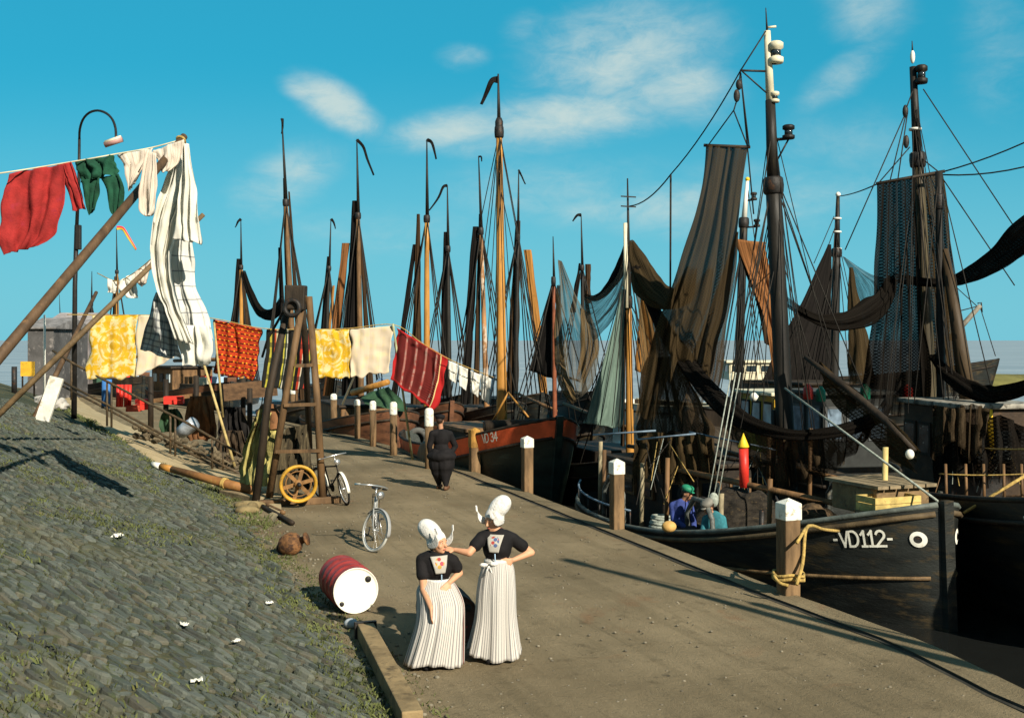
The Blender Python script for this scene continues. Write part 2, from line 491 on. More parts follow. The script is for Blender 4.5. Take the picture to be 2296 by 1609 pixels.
# ================================================================== dike stones and grass
def stone_mat():
    m, nt, b, tc = newmat('basalt_stone'); o = tc.outputs['Object']
    cell = nt.nodes.new('ShaderNodeTexVoronoi'); cell.inputs['Scale'].default_value = 3.0; nt.links.new(o, cell.inputs['Vector'])
    sv = nt.nodes.new('ShaderNodeSeparateXYZ'); nt.links.new(cell.outputs['Color'], sv.inputs[0]); rv = E(nt, nt.nodes.new('ShaderNodeNewGeometry').outputs['Random Per Island'])
    f = noisen(nt, o, 7, 6, .65); g = noisen(nt, o, 40, 4, .7)
    c = mixc(nt, rv, (.060, .072, .060), (.125, .135, .112))
    c = mixc(nt, (rv*7.3).frac().gt(.86)*.5, c, (.13, .105, .065))
    c = mixc(nt, (rv*13.7).frac().gt(.84)*.6, c, (.035, .034, .030))
    c = mixc(nt, f.ss(.48, .70) * .8, c, (.064, .076, .030))
    c = mixc(nt, g.ss(.58, .75) * .5, c, (.17, .17, .13))
    big = noisen(nt, o, .45, 4, .6)
    c = mixc(nt, big.ss(.55, .72) * .45, c, (.13, .115, .060))
    nt.links.new(c, b.inputs['Base Color']); b.inputs['Roughness'].default_value = .85; b.inputs['Specular IOR Level'].default_value = .25
    bump(nt, b, f * .6 + g * .4, .7, .03); return m
M_STONE = stone_mat()
toe = Vector((.351, -.936, 0)).normalized()
dn = Vector((.936*.944, .351*.944, -.33)).normalized()
e1 = (toe*.80 + dn*.60).normalized(); nrm = toe.cross(dn); nrm = nrm if nrm.z > 0 else -nrm; nrm.normalize()
e2 = nrm.cross(e1).normalized()
org = Vector((toeX(10) - 3/.936, 10, .35*3))
st = MB(); rnd = random.Random(3)
pathX = A
def on_sand(p):
    for q in A + B:
        pass
    return False
def inpoly(x, y, poly):
    c = False; n = len(poly)
    for i in range(n):
        x1, y1 = poly[i]; x2, y2 = poly[i-1]
        if (y1 > y) != (y2 > y) and x < (x2-x1)*(y-y1)/(y2-y1) + x1: c = not c
    return c
POLY = [(p.x, p.y) for p in A] + [(p.x, p.y) for p in reversed(B)]
v = -14.0
while v < 14:
    u = -26 + rnd.random()*.3; hgt = rnd.uniform(.055, .125)
    while u < 26:
        L = rnd.uniform(.10, .36)
        c = org + e1*(u + L/2) + e2*(v + hgt/2)
        d = (toeX(c.y) - c.x) * .936
        if -.1 < d < 4.9 and c.x/c.y > -.49 and 5.2 < c.y < 33 and abs(c.x/c.y) < .55 and not inpoly(c.x, c.y, POLY) and (d > .35 or rnd.random() < .5) and not (c.y > 26.5 and c.x > -9 ):
            c.z = dike_z(c.x, c.y)
            top = rnd.uniform(-.012, .030) + (.03 if rnd.random() < .05 else 0); ti = rnd.uniform(-.12, .12); tj = rnd.uniform(-.16, .16)
            a = L/2 - rnd.uniform(.008, .03); bb = hgt/2 - rnd.uniform(.006, .022)
            ring = []
            for (sx, sy) in ((-1,-.55),(-.6,-1),(.6,-1),(1,-.5),(1,.55),(.55,1),(-.6,1),(-1,.5)):
                ring.append((sx*a*rnd.uniform(.85,1.04), sy*bb*rnd.uniform(.85,1.05)))
            vs = [c + e1*x + e2*y - nrm*.06 for x, y in ring]
            vs += [c + e1*x*.97 + e2*y*.97 + nrm*(top*.6 + x*ti + y*tj) for x, y in ring]
            vs += [c + e1*x*.72 + e2*y*.70 + nrm*(top + x*ti + y*tj) for x, y in ring]
            fs = [(i, (i+1) % 8, 8+(i+1) % 8, 8+i) for i in range(8)] + [(8+i, 8+(i+1) % 8, 16+(i+1) % 8, 16+i) for i in range(8)] + [tuple(range(16, 24))]
            st.add(vs, fs, flat=False)
        u += L
    v += hgt
o = st.build('stone_revetment', M_STONE, smooth=False); tag(o, None, None, None, 'structure')
# grass between the stones
M_BLADE = mat('grass_blade', (.085,.098,.030), .8, .45, 1.2, 10, .1, col2=(.20,.175,.06))
gr = MB(); rnd = random.Random(5)
def tuft(p, h, nb, spread):
    for _ in range(nb):
        a = rnd.uniform(0, 6.283); b = p + Vector((math.cos(a), math.sin(a), 0)) * rnd.uniform(0, spread)
        l = Vector((rnd.uniform(-.6,.6), rnd.uniform(-.6,.6), 1)) * h * rnd.uniform(.5, 1.1)
        w_ = Vector((math.cos(a+1.5), math.sin(a+1.5), 0)) * .006 * (1 + b.y*.06)
        gr.add([b - w_, b + w_, b + l*.6 + w_*.6, b + l + Vector((l.x, l.y, -.3*h))*.4], [(0,1,2,3)])
for _ in range(8000):
    Y = rnd.uniform(6, 30); d = rnd.uniform(-.3, 4.8); X = toeX(Y) - d/.936
    dens_ = noise.noise((X*.45, Y*.45, 9)) + (.55 if d < .6 else 0) - .05 + (.2 if Y < 11 else 0)
    if dens_ < rnd.random()*.5 or inpoly(X, Y, POLY): continue
    tuft(Vector((X, Y, dike_z(X, Y)-.01)), rnd.uniform(.025, .075), 9, .18)
for _ in range(260):
    v_ = rnd.random(); p = cr(A, v_); X = p.x + rnd.uniform(-.5, .1); Y = p.y + rnd.uniform(-.6, .2)
    tuft(Vector((X, Y, dike_z(X, Y))), rnd.uniform(.05, .12), 9, .14)
o = gr.build('grass', M_BLADE, smooth=False); tag(o, None, None, None, 'stuff')
# pebbles and litter on the quay
M_PEB = mat('pebble', (.16,.14,.10), .9, .5, 4, 20, .3)
pe = MB(); rnd = random.Random(9)
for _ in range(1500):
    Y = 9 + 24*rnd.random()**1.4; a = toeX(Y); b_ = edgeX(Y)
    t = rnd.random()**2.2 if rnd.random() < .7 else rnd.random()
    p = Vector((a + .05 + (b_ - a - .5)*t, Y, 0)); r = rnd.uniform(.005, .022) * (1.5 if t < .1 else 1)
    pe.ell(p + Vector((0,0,r*.3)), (r, r*rnd.uniform(.6,1), r*.6), 6, 4)
o = pe.build('pebbles', M_PEB); tag(o, None, None, None, 'stuff')
# ================================================================== materials for boats
BLK = mat('tarred_hull', (.016,.018,.016), .45, .5, 1.6, 18, .35, stretch=(.35,1,2.5), col2=(.060,.044,.022), c2a=.50, c2b=.68)
GRN = mat('green_black_hull', (.010,.020,.015), .45, .45, 1.2, 16, .3, stretch=(.35,1,2.5), col2=(.035,.045,.035), c2a=.55, c2b=.75)
BRN = mat('brown_hull', (.13,.055,.026), .6, .35, 2, 18, .35, stretch=(.4,1,2), col2=(.045,.02,.012))
REDH = mat('red_oxide_strake', (.68,.10,.030), .5, .2, 2, 18, .25, col2=(.36,.055,.022), c2a=.60, c2b=.75)
DECK = mat('deck_wood', (.050,.036,.022), .85, .5, 3, 25, .5, stretch=(.3,3,1), col2=(.02,.016,.012))
WOODD = mat('dark_wood', (.028,.019,.011), .7, .5, 4, 25, .4, stretch=(1,1,.3), col2=(.018,.013,.009))
WOODM = mat('brown_wood', (.15,.082,.034), .65, .4, 4, 25, .35, stretch=(1,1,.25), col2=(.06,.035,.017))
VARN = mat('varnished_spar', (.42,.20,.042), .45, .3, 3, 25, .25, stretch=(1,1,.2), col2=(.20,.09,.022), c2a=.58, c2b=.72)
MASTD = mat('dark_mast', (.014,.012,.009), .55, .5, 3, 25, .3, stretch=(1,1,.2), col2=(.045,.034,.016), c2a=.58, c2b=.72)
WHITE = mat('white_paint', (.78,.76,.66), .5, .08, 3, 25, .15, col2=(.52,.47,.36), c2a=.62, c2b=.74)
CREAM = mat('cream_paint', (.66,.60,.42), .5, .15, 3, 25, .15, col2=(.40,.34,.20), c2a=.62, c2b=.74)
YEL = mat('ochre_paint', (.62,.36,.03), .5, .2, 3, 25, .15, col2=(.30,.16,.02), c2a=.6, c2b=.72)
YELB = mat('bright_yellow', (.80,.52,.03), .5, .15, 3, 25, .15)
RED = mat('red_paint', (.62,.035,.022), .45, .15, 3, 25, .15, col2=(.36,.03,.02), c2a=.6, c2b=.74)
GREEN = mat('green_paint', (.02,.20,.11), .5, .25, 3, 25, .15)
BLUE = mat('blue_paint', (.05,.17,.42), .5, .25, 3, 25, .15)
LBLUE = mat('pale_blue_paint', (.32,.46,.60), .5, .2, 3, 25, .15)
ROPE = mat('tarred_rope', (.022,.019,.015), .9, .3, 20, 60, .4)
ROPEL = mat('hemp_rope', (.40,.27,.08), .9, .3, 20, 60, .4)
ROPEG = mat('grey_rope', (.30,.33,.28), .9, .3, 20, 60, .4)
IRON = mat('dark_iron', (.03,.028,.026), .55, .4, 6, 40, .3, metal=.4, col2=(.10,.045,.02))
GLASS = mat('dark_pane', (.02,.03,.035), .12, .2, 2, 5, .05, spec=.5)
PGLASS = mat('bright_pane', (.50,.58,.60), .2, .3, 2, 5, .05, spec=.5)
TARB = mat('brown_tarpaulin', (.17,.075,.028), .8, .35, 2, 12, .6, col2=(.07,.032,.015))
TARG = mat('green_tarpaulin', (.035,.085,.040), .8, .35, 2, 12, .6, col2=(.018,.04,.02))
def sailmat(name, col, var=.35):
    m, nt, b, tc = newmat(name); u, v = uvs(nt, tc)
    o = nt.nodes.new('ShaderNodeCombineXYZ'); nt.links.new((u*9).s, o.inputs[0]); nt.links.new((v*1.3).s, o.inputs[1])
    n = noisen(nt, o.outputs[0], 2.2, 5, .6)
    n2 = noisen(nt, tc.outputs['Object'], 2.5, 4, .6)
    c = mixc(nt, n.ss(.34, .66), [x*(1-var) for x in col], [x*(1+var) for x in col])
    c = mixc(nt, n2.ss(.55, .75)*.5, c, [x*.5 for x in col])
    nt.links.new(c, b.inputs['Base Color']); b.inputs['Roughness'].default_value = .9; b.inputs['Specular IOR Level'].default_value = .1
    bump(nt, b, n, .5, .05); return m
SBRN = sailmat('tanned_sail', (.045,.026,.013)); SBLK = sailmat('black_sail', (.010,.0085,.0075)); STAN = sailmat('ochre_sail', (.30,.14,.035))
SGRN = sailmat('grey_green_sail', (.115,.165,.135), .2); SORG = sailmat('rust_sail', (.20,.085,.030))
def netmat(name, col, lo, hi, freq=14):
    """knotted net: threads with gaps that let what is behind show through, denser where it gathers in folds"""
    m, nt, b, tc = newmat(name); u, v = uvs(nt, tc)
    o = nt.nodes.new('ShaderNodeCombineXYZ'); nt.links.new((u*freq*1.7).s, o.inputs[0]); nt.links.new((v*.9).s, o.inputs[1])
    n = noisen(nt, o.outputs[0], 1.6, 8, .72, .6)
    big = noisen(nt, tc.outputs['Object'], .8, 3, .6)
    f = n.ss(.33, .66)
    a = f * (hi - lo) + lo + (big - .5) * .5
    sx_ = nt.nodes.new('ShaderNodeSeparateXYZ'); nt.links.new(tc.outputs['Object'], sx_.inputs[0])
    ox, oz = E(nt, sx_.outputs[0]), E(nt, sx_.outputs[2])
    wob = (n - .5) * .12
    knot = ((ox + oz + wob)*15).frac().lt(.30).mx(((ox - oz + wob)*15).frac().lt(.30))
    a = a.mn(1.0) * (knot*.10 + .92)
    a = a * (v.ss(.84, 1.0) * n.ss(.38, .58) * (-.9) + 1.0)
    tr = nt.nodes.new('ShaderNodeBsdfTransparent'); mx = nt.nodes.new('ShaderNodeMixShader')
    c = mixc(nt, n.ss(.42, .7), [x*.62 for x in col], [x*1.3 for x in col])
    nt.links.new(c, b.inputs['Base Color']); b.inputs['Roughness'].default_value = 1; b.inputs['Specular IOR Level'].default_value = 0
    nt.links.new(a.mn(1.0).mx(0.0).s, mx.inputs[0]); nt.links.new(tr.outputs[0], mx.inputs[1]); nt.links.new(b.outputs[0], mx.inputs[2])
    nt.links.new(mx.outputs[0], nt.nodes['Material Output'].inputs['Surface'])
    bump(nt, b, n, .6, .06); return m
NDK = netmat('dark_net', (.052,.036,.018), .98, 1.2); NMD = netmat('brown_net', (.055,.039,.023), .74, 1.1); NLT = netmat('thin_grey_net', (.11,.10,.075), .42, .95)
NBLK = netmat('black_net', (.013,.011,.009), .92, 1.2); NTAN = netmat('tan_net', (.14,.095,.045), .62, 1.05)

# ================================================================== hulls
class Hull:
    def __init__(s, L, B, zb, zm, zs, rake=.5, low=.45, bluff=.45, draft=.7, tuck=.5, sp=1.7):
        s.sp = sp
        s.L, s.B, s.zb, s.zm, s.zs, s.rake, s.low, s.bluff, s.draft, s.tuck = L, B, zb, zm, zs, rake, low, bluff, draft, tuck
    def sheer(s, t):
        if t < s.low + .2: return s.zm + (s.zb - s.zm) * max(0, (s.low + .2 - t)/(s.low + .2))**s.sp
        return s.zm + (s.zs - s.zm) * max(0, (t - s.low - .2)/(.8 - s.low))**1.8
    def half(s, t):
        b = s.B/2
        if t < s.bluff: b *= max(0, 1 - (1 - t/s.bluff)**2.3)**.72
        if t > .62: b *= 1 - s.tuck*((t-.62)/.38)**2.6
        return b
    def y(s, t, z):
        q = (z + s.draft) / (s.sheer(t) + s.draft)
        fl = .50 if t < .3 else .62
        fl = fl if t < .3 else fl
        fl = .42 + .3*min(1, t/.4)
        return s.half(t) * (fl + (1-fl) * min(1, max(0, q))**.75)
    def pt(s, t, z, side):
        q = min(1, max(0, (z + s.draft) / (s.sheer(t) + s.draft)))
        x = s.L - t*s.L - (1-q)*s.rake*(1-t)**3 + (1-q)*.25*t**6
        return Vector((x, side*s.y(t, z), z))
    def at(s, xloc, z, side):
        t = 1 - xloc/s.L
        return s.pt(max(0.004, min(.99, t)), z, side)
    def surf(s, z0f, z1f, n=40, m=8, off=0, sides=(1,-1), t1=1.0):
        mb = MB()
        for sd in sides:
            def fn(u, v):
                t = .002 + (t1-.002)*u**1.25; z0 = z0f(t); z1 = z1f(t)
                p = s.pt(t, z0 + (z1-z0)*v, sd)
                if off: p.y += sd*off
                return p
            mb.grid(fn, n, m, flip=(sd > 0))
        return mb
def ribbon(fn, pts, w, mb):
    """painted brush stroke: pts in (u,v), mapped onto a surface by fn"""
    for a, b in zip(pts, pts[1:]):
        ax, ay = a; bx, by = b; l = math.hypot(bx-ax, by-ay) or 1
        ex, ey = (bx-ax)/l*w*.45, (by-ay)/l*w*.45
        nx, ny = -(by-ay)/l*w/2, (bx-ax)/l*w/2
        k = max(1, int(l/.06))
        ax, ay, bx, by = ax-ex, ay-ey, bx+ex, by+ey
        vs = []; 
        for i in range(k+1):
            x = ax+(bx-ax)*i/k; y = ay+(by-ay)*i/k
            vs += [fn(x+nx, y+ny), fn(x-nx, y-ny)]
        mb.add(vs, [(2*i, 2*i+2, 2*i+3, 2*i+1) for i in range(k)])
def arc(cx, cy, rx, ry, a0, a1, n=10):
    return [(cx + rx*math.cos(R(a0+(a1-a0)*i/n)), cy + ry*math.sin(R(a0+(a1-a0)*i/n))) for i in range(n+1)]
GLY = {
 'V': ([[(0,1),(.32,0),(.62,1)]], .70),
 'D': ([[(0,0),(0,1),(.25,1)] + arc(.25,.5,.38,.5,90,-90)[1:] + [(0,0)]], .80),
 '1': ([[(.05,.78),(.25,1),(.25,0)], [(.08,0),(.42,0)]], .52),
 '2': ([arc(.28,.72,.26,.28,160,-35) + [(0,0),(.6,0)]], .72),
 '3': ([arc(.25,.74,.24,.26,150,-80) + arc(.25,.26,.28,.27,85,-150)], .68),
 '4': ([[(.42,0),(.42,1),(0,.32),(.62,.32)]], .74),
 '7': ([[(0,1),(.55,1),(.18,0)]], .66), '0': ([arc(.28,.5,.27,.5,90,450,16)], .70), '8': ([arc(.27,.74,.23,.26,90,450,12), arc(.27,.25,.27,.26,90,450,12)], .70),
 '-': ([[(.05,.45),(.25,.45)]], .5), ' ': ([], .35)}
def lettering(fn, text, h, w, mb):
    x = 0
    for ch in text:
        st_, adv = GLY[ch]
        for s_ in st_: ribbon(fn, [(x + px_*h, py_*h) for px_, py_ in s_], w, mb)
        x += adv*h
    return x

def boat(name, label, stem, bow, H, hull_m, band_m=None, band=.38, deck_drop=.5, strake_off=.32, rail_m=None, strake_m=None, group=None, cat='fishing boat'):
    bow = Vector(bow); rz = math.atan2(bow.y, bow.x)
    sx, sy = stem; b = Vector((math.cos(rz), math.sin(rz), 0))
    org_ = Vector((sx, sy, WATER)) - b * H.L
    r = root(name, label, cat, org_, rz, group)
    r_h = H
    zk = lambda t: -H.draft
    zt = lambda t: H.sheer(t) - (band if band_m else 0)
    H.surf(zk, zt).build('hull', hull_m, r, 'l')
    if band_m:
        H.surf(zt, H.sheer, m=3, off=.012).build('bulwark_strake', band_m, r, 'l')
    # inside of bulwark + deck
    mb = MB()
    def fn(u, v):
        t = .012 + .98*u; z = H.sheer(t) - deck_drop; y = H.y(t, z) - .05
        return Vector((H.pt(t, z, 1).x, y*(2*v-1), z + .05*(1-(2*v-1)**2)))
    mb.grid(fn, 30, 8); mb.build('deck', DECK, r, 'l')
    mb = H.surf(lambda t: H.sheer(t) - deck_drop - .03, H.sheer, m=2, off=-.06); mb.build('bulwark_lining', WOODD, r, 'l')
    mb = MB()
    for sd in (1, -1):
        mb.tube([H.pt(.004 + .99*i/40, H.sheer(.004 + .99*i/40), sd) + Vector((0, -sd*.02, .02)) for i in range(41)], .045, 6)
    mb.build('rail_cap', rail_m or WOODD, r, 'l')
    mb = MB()
    for sd in (1, -1):
        mb.tube([H.pt(.004 + .99*i/40, H.sheer(.004+.99*i/40) - (band if band_m else strake_off), sd) + Vector((0, sd*.03, 0)) for i in range(41)], .045, 6)
    mb.build('rubbing_strake', strake_m or WOODD, r, 'l')
    # stem post and transom
    mb = MB(); pts = [H.pt(.002, z, 1) * 1.0 for z in [-H.draft + (H.zb + H.draft + .12)*i/10 for i in range(11)]]
    for p in pts: p.y = 0
    pts[-1].z = H.zb + .07
    for a, c in zip(pts, pts[1:]): mb.beam(a + Vector((.03,0,0)), c + Vector((.03,0,0)), .12, .17, (0,1,0))
    mb.build('stem_post', hull_m, r, 'l')
    mb = MB(); t = 1.0
    prof = [H.pt(t, -H.draft + (H.zs + H.draft)*i/6, 1) for i in range(7)] + [H.pt(t, -H.draft + (H.zs+H.draft)*i/6, -1) for i in range(6, -1, -1)]
    mb.add(prof, [tuple(range(len(prof)))], flat=True); mb.build('transom', hull_m if hull_m is GRN else (band_m or hull_m), r, 'l')
    r_data[r.name] = H
    return r
r_data = {}

# ================================================================== rigging helpers (positions in world space)
def wl(r, p): return wm(r).inverted() @ Vector(p)
def spar(r, name, pts, rad, m, n=10):
    return MB().tube(pts, rad, n).build(name, m, r, 'w')
def mast(r, top, base, r0, r1, m, cap=True, name='mast', hounds=.28):
    top = Vector(top); base = Vector(base)
    pts = [base.lerp(top, i/8) for i in range(9)]
    ra = [r0 + (r1-r0)*(i/8)**1.3 for i in range(9)]
    o = spar(r, name, pts, ra, m)
    if cap:
        d = base.lerp(top, 1-hounds)
        rr = r0 + (r1-r0)*.7
        mb = MB().lathe([(rr*1.02,-.16),(rr*1.22,-.13),(rr*1.3,0),(rr*1.22,.13),(rr*1.02,.16)], 10, MF(d, top-base))
        mb.build('mast_band', IRON, o, 'w')
    return o
def line(r, name, a, b, rad, m=None, s=0):
    return MB().tube(sag(a, b, s, 8 if s else 1), rad, 5).build(name, m or ROPE, r, 'w')
def shrouds(r, top, Hl, xs, rad, sides=(1,-1)):
    M = wm(r)
    for sd in sides:
        for x in xs:
            line(r, 'shroud', top, M @ (Hl.at(x, Hl.sheer(1-x/Hl.L), sd)), rad)
def pennant(r, a, pts, w0, w1, m, thick=.02):
    """streamer blown from a masthead; pts in world"""
    pts = [Vector(p) for p in pts]; n = 14
    def fn(u, v):
        p = cr(pts, u); d = (cr(pts, min(1, u+.02)) - cr(pts, max(0, u-.02))).normalized()
        up = d.cross(Vector((0,1,0))).normalized()
        w = w0 + (w1-w0)*u
        return p + up*w*(v-.5) + Vector((0, .05*math.sin(u*9+v), 0))
    return MB().grid(fn, n, 3).build('pennant', m, r, 'w', solid=thick)
def sheet(rows, nu=24, nv=30, folds=6, amp=.05, seed=0, flut=0):
    """hung cloth: rows = list of (left point, right point[, mid push]) from top to bottom, with vertical folds"""
    Ls = [Vector(r_[0]) for r_ in rows]; Rs = [Vector(r_[1]) for r_ in rows]
    mb = MB()
    def fn(u, v):
        a = cr(Ls, v); b = cr(Rs, v); d = b - a; wd = max(d.length, 1e-4)
        p = a + d*u
        nn = Vector((-d.y, d.x, 0)); nn = nn.normalized() if nn.length > 1e-5 else Vector((0,1,0))
        ph = noise.noise((u*3 + seed, v*1.6, seed*1.7))*3.2 + 1.5*noise.noise((u*7 + seed, v*.8, seed))
        k = math.sin(u*folds*2*math.pi + ph*1.6 + seed) * (.35 + .65*min(1, v*3)) + .6*math.sin(u*folds*4.3 + 2.1*seed + ph)
        p = p + nn*(amp*k) + d.normalized()*(amp*.3*math.cos(u*folds*6.28+seed))
        p += nn * flut * math.sin(v*4 + u*2 + seed) * v
        e_ = (abs(u-.5)*2)**6
        p += d.normalized() * (.06*wd*noise.noise((v*4.5, seed*2.3, 1 if u > .5 else 5))*e_) + Vector((0,0,.10*min(wd,1)*noise.noise((u*5, seed, 2))*(v**6)))
        return p
    return mb.grid(fn, nu, nv)
def furled(r, name, top, base, w_top, w_base, m, side=1, seed=1, depth=.25, bottom_curve=0):
    """sail brailed up against its mast: a long bundle with vertical folds, wider towards the foot"""
    top = Vector(top); base = Vector(base); mb = MB(); n = 20
    def fn(u, v):
        p = top.lerp(base, v); an = 2*math.pi*u
        w = (w_top + (w_base - w_top)*(.85*v**.9 + .12*math.sin(v*5 + seed)*v*(1-v)*2)) * (1 + .30*noise.noise((v*4.5, seed, u*3)))
        rr = 1 + .22*math.sin(an*7 + seed + noise.noise((v*2.2, seed, 0))*3) 
        ox = side*w*.5
        return p + Vector((ox + w*.5*math.cos(an)*rr, depth*(.5+.5*v)*math.sin(an)*rr, .12*noise.noise((u*4, v*3, seed)) if 0 < v < 1 else 0))
    mb.grid(fn, 28, n)
    return mb.build(name, m, r, 'w')
def boxes_crate(mb, c, s, rot): mb.box(c, s, rot)
def wheelhouse(r, name, c, size, rz, wall_m, roof_m, frame_m, pane_m, nwin=(3,2), roof_over=.15, band=(.48,.86), name_roof='roof'):
    """cabin with separate roof and windows: c = base centre in world"""
    M = Matrix.Translation(Vector(c)) @ Matrix.Rotation(rz, 4, 'Z'); sx, sy, sz = size
    def T(mb): 
        mb.v = [M @ v for v in mb.v]; return mb
    cab = T(MB().box((0,0,sz/2), size)).build(name, wall_m, r, 'w', bevel=.03)
    T(MB().box((0,0,sz+.05), (sx+roof_over*2, sy+roof_over*2, .1))).build(name_roof, roof_m, cab, 'w', bevel=.03)
    for (ax, cnt, ln) in ((0, nwin[0], sx), (1, nwin[1], sy)):
        for sgn in (1, -1):
            for k in range(cnt):
                off = (-.5 + (k+.5)/cnt) * ln; wd = ln/cnt*.66; h = sz*(band[1]-band[0]); zc = sz*(band[0]+band[1])/2
                def rectat(w_, h_, prj, th):
                    if ax == 0: return ((off, sgn*(sy/2+prj), zc), (w_, th, h_))
                    return ((sgn*(sx/2+prj), off, zc), (th, w_, h_))
                a, b_ = rectat(wd+.1, h+.1, .012, .03); wf = T(MB().box(a, b_)).build('window', frame_m, cab, 'w')
                a, b_ = rectat(wd-.02, h-.02, .022, .02); T(MB().box(a, b_)).build('pane', pane_m, wf, 'w')
    return cab
# ================================================================== the black cutter in front (VD112)
BOW = (.36, -.933); Q = Vector((-.36, .933, 0)); NN = Vector((.933, .36, 0))
H1 = Hull(10.5, 4.1, 1.80, .62, .70, rake=-.12, bluff=.44, sp=1.76)
b1 = boat('fishing_cutter', 'black tarred fishing cutter lettered VD112 moored at the near end of the quay', (6.30, 16.2), BOW, H1, BLK, None, deck_drop=.42, strake_off=.11, rail_m=mat('worn_rail', (.10,.115,.10), .6, .4, 4, 30, .3), strake_m=mat('worn_rubber_strake', (.10,.07,.035), .7, .4, 4, 30, .3))
LETTER = mat('letter_paint', (.80,.78,.66), .6, .12, 6, 30, .2, col2=(.45,.44,.38), c2a=.64, c2b=.74)
for sd in (-1, 1):
    mb = MB()
    if sd == -1: fn = lambda u, v: H1.at(9.40 + u*.74, 1.09 + v + u*.10, -1) + Vector((0, -.02, 0))
    else: fn = lambda u, v: H1.at(10.0 - u*.74, 1.12 + v - u*.10, 1) + Vector((0, .02, 0))
    lettering(fn, '-VD112-', .225, .034, mb); mb.build('painted_number', LETTER, b1, 'l')
    # hawse ring
    mb = MB(); xr = 10.02 if sd == -1 else 10.32
    xr = 10.32; zc = 1.30; ring = []
    for i in range(25):
        an = 2*math.pi*i/24; ring.append((math.cos(an), math.sin(an)))
    vs = []; fs = []
    for (cx_, cz_) in ring:
        vs.append(H1.at(xr + cx_*.075, zc + cz_*.115, sd) + Vector((0, sd*.03, 0))); vs.append(H1.at(xr + cx_*.038, zc + cz_*.055, sd) + Vector((0, sd*.04, 0)))
    for i in range(24): fs.append((2*i, 2*i+1, 2*i+3, 2*i+2))
    mb.add(vs, fs); hr = mb.build('hawse_ring', WHITE, b1, 'l')
    mb = MB(); mb.add([H1.at(xr, zc, sd) + Vector((0, sd*.025, 0))] + [H1.at(xr + c*.04, zc + s_*.057, sd) + Vector((0, sd*.025, 0)) for c, s_ in ring[:-1]], [(0, 1+i, 1+(i+1) % 24) for i in range(24)])
    mb.build('hawse_hole', IRON, hr, 'l')
# lower wale picked out along the hull
mb = MB()
for sd in (1, -1): mb.tube([H1.pt(.01+.7*i/30, H1.sheer(.01+.7*i/30)*.42, sd) + Vector((0, sd*.02, 0)) for i in range(31)], .03, 6)
mb.build('lower_wale', mat('wale_wood', (.16,.10,.045), .7, .5, 6, 30, .3), b1, 'l')
# main mast with white topmast
mast_o = mast(b1, P(1733, 400, 20.6), P(1773, 1220, 20.6), .17, .14, MASTD, hounds=.02)
spar(b1, 'topmast', [P(1733, 400, 20.6), P(1727, 225, 20.6)], [.11, .09], MASTD)
spar(b1, 'upper_topmast', [P(1727, 225, 20.6), P(1720, 70, 20.6)], [.08, .06], CREAM)
spar(b1, 'aerial', [P(1720, 72, 20.6), P(1717, 18, 20.6)], [.022, .008], IRON, 6)
def lantern(r, c, rad, h, top_m, body_m, arm_to, arm_m=IRON, label=None):
    c = Vector(c)
    l = MB().lathe([(rad*1.05, -h*.5), (rad*1.15, -h*.42), (rad*1.15, -h*.25), (rad*.72, -h*.18), (rad*.72, h*.12), (rad*1.12, h*.2), (rad*1.12, h*.42), (rad*.8, h*.5)], 14, Matrix.Translation(c)).build('mast_light', body_m, r, 'w')
    MB().tube([c - Vector((0,0,h*.46)), Vector((arm_to[0], arm_to[1], c.z - h*.5))], .03, 6).build('bracket', arm_m, l, 'w')
    MB().lathe([(rad*.74, -h*.17), (rad*.76, 0), (rad*.74, h*.11)], 12, Matrix.Translation(c)).build('lens', GLASS, l, 'w')
    return l
lantern(b1, P(1740, 118, 20.55), .12, .40, CREAM, CREAM, P(1723, 140, 20.6))
lantern(b1, P(1737, 218, 20.55), .075, .20, CREAM, CREAM, P(1727, 225, 20.6))
lantern(b1, P(1768, 296, 20.5), .10, .26, IRON, MASTD, P(1731, 310, 20.6))
line(b1, 'strut', P(1720, 160, 20.6), P(1660, 158, 20.4), .022, IRON); line(b1, 'strut', P(1726, 215, 20.6), P(1664, 160, 20.4), .015, IRON)
line(b1, 'strut', P(1768, 312, 20.5), P(1742, 360, 20.6), .018, IRON); line(b1, 'strut', P(1722, 62, 20.6), P(1740, 60, 20.6), .022, CREAM)
for (x, y, s_) in ((1657, 190, .10), (1652, 215, .12)):
    MB().ell(P(x, y, 20.4), (.06, .05, s_)).build('block', IRON, b1, 'w')
for a, b_, s_ in (((1717,70),(1661,158),0),((1661,158),(1505,390),.12),((1660,165),(1657,185),0),((1652,225),(1645,248),0),((1645,248),(1588,326),0),((1645,248),(1677,330),0),((1660,160),(1680,330),0),
                  ((1661,165),(1690,480),0)):
    line(b1, 'stay', P(*a, 20.5 if a[0] > 1650 else 22), P(*b_, 20.4 if b_[0] > 1600 else 23.5), .014, None, s_)
line(b1, 'stay', P(1505,390,23.5), P(1412,462,28.3), .016, None, .15)
line(b1, 'halyard', P(1504,392,23.5), P(1503,668,23.5), .022); 
for x0, y0, x1, y1 in ((1733,405,1640,840),(1732,405,1652,840),(1730,400,1660,850),(1738,420,1752,1060),(1745,420,1790,760),(1748,425,1890,850),(1752,425,1960,930),(1745,430,1840,700),(1736,260,1690,560)):
    line(b1, 'shroud', P(x0, y0, 20.6), P(x1, y1, 20.2 if x1 < 1700 else 21), .012)
for k, (xa, xb) in enumerate(((1640,1588),(1650,1600),(1660,1610))):
    line(b1, 'tackle', P(xa, 835, 20.2), P(xb, 1115, 19.6), .012, ROPEG)
tb = MB().ell(P(1600, 1120, 19.6), (.09,.07,.13)).build('tackle_block', ROPEG, b1, 'w')
# forestay to the stem with pale float block
line(b1, 'forestay', P(1760,870,20.3), P(2112,1130,16.3), .02, ROPEG)
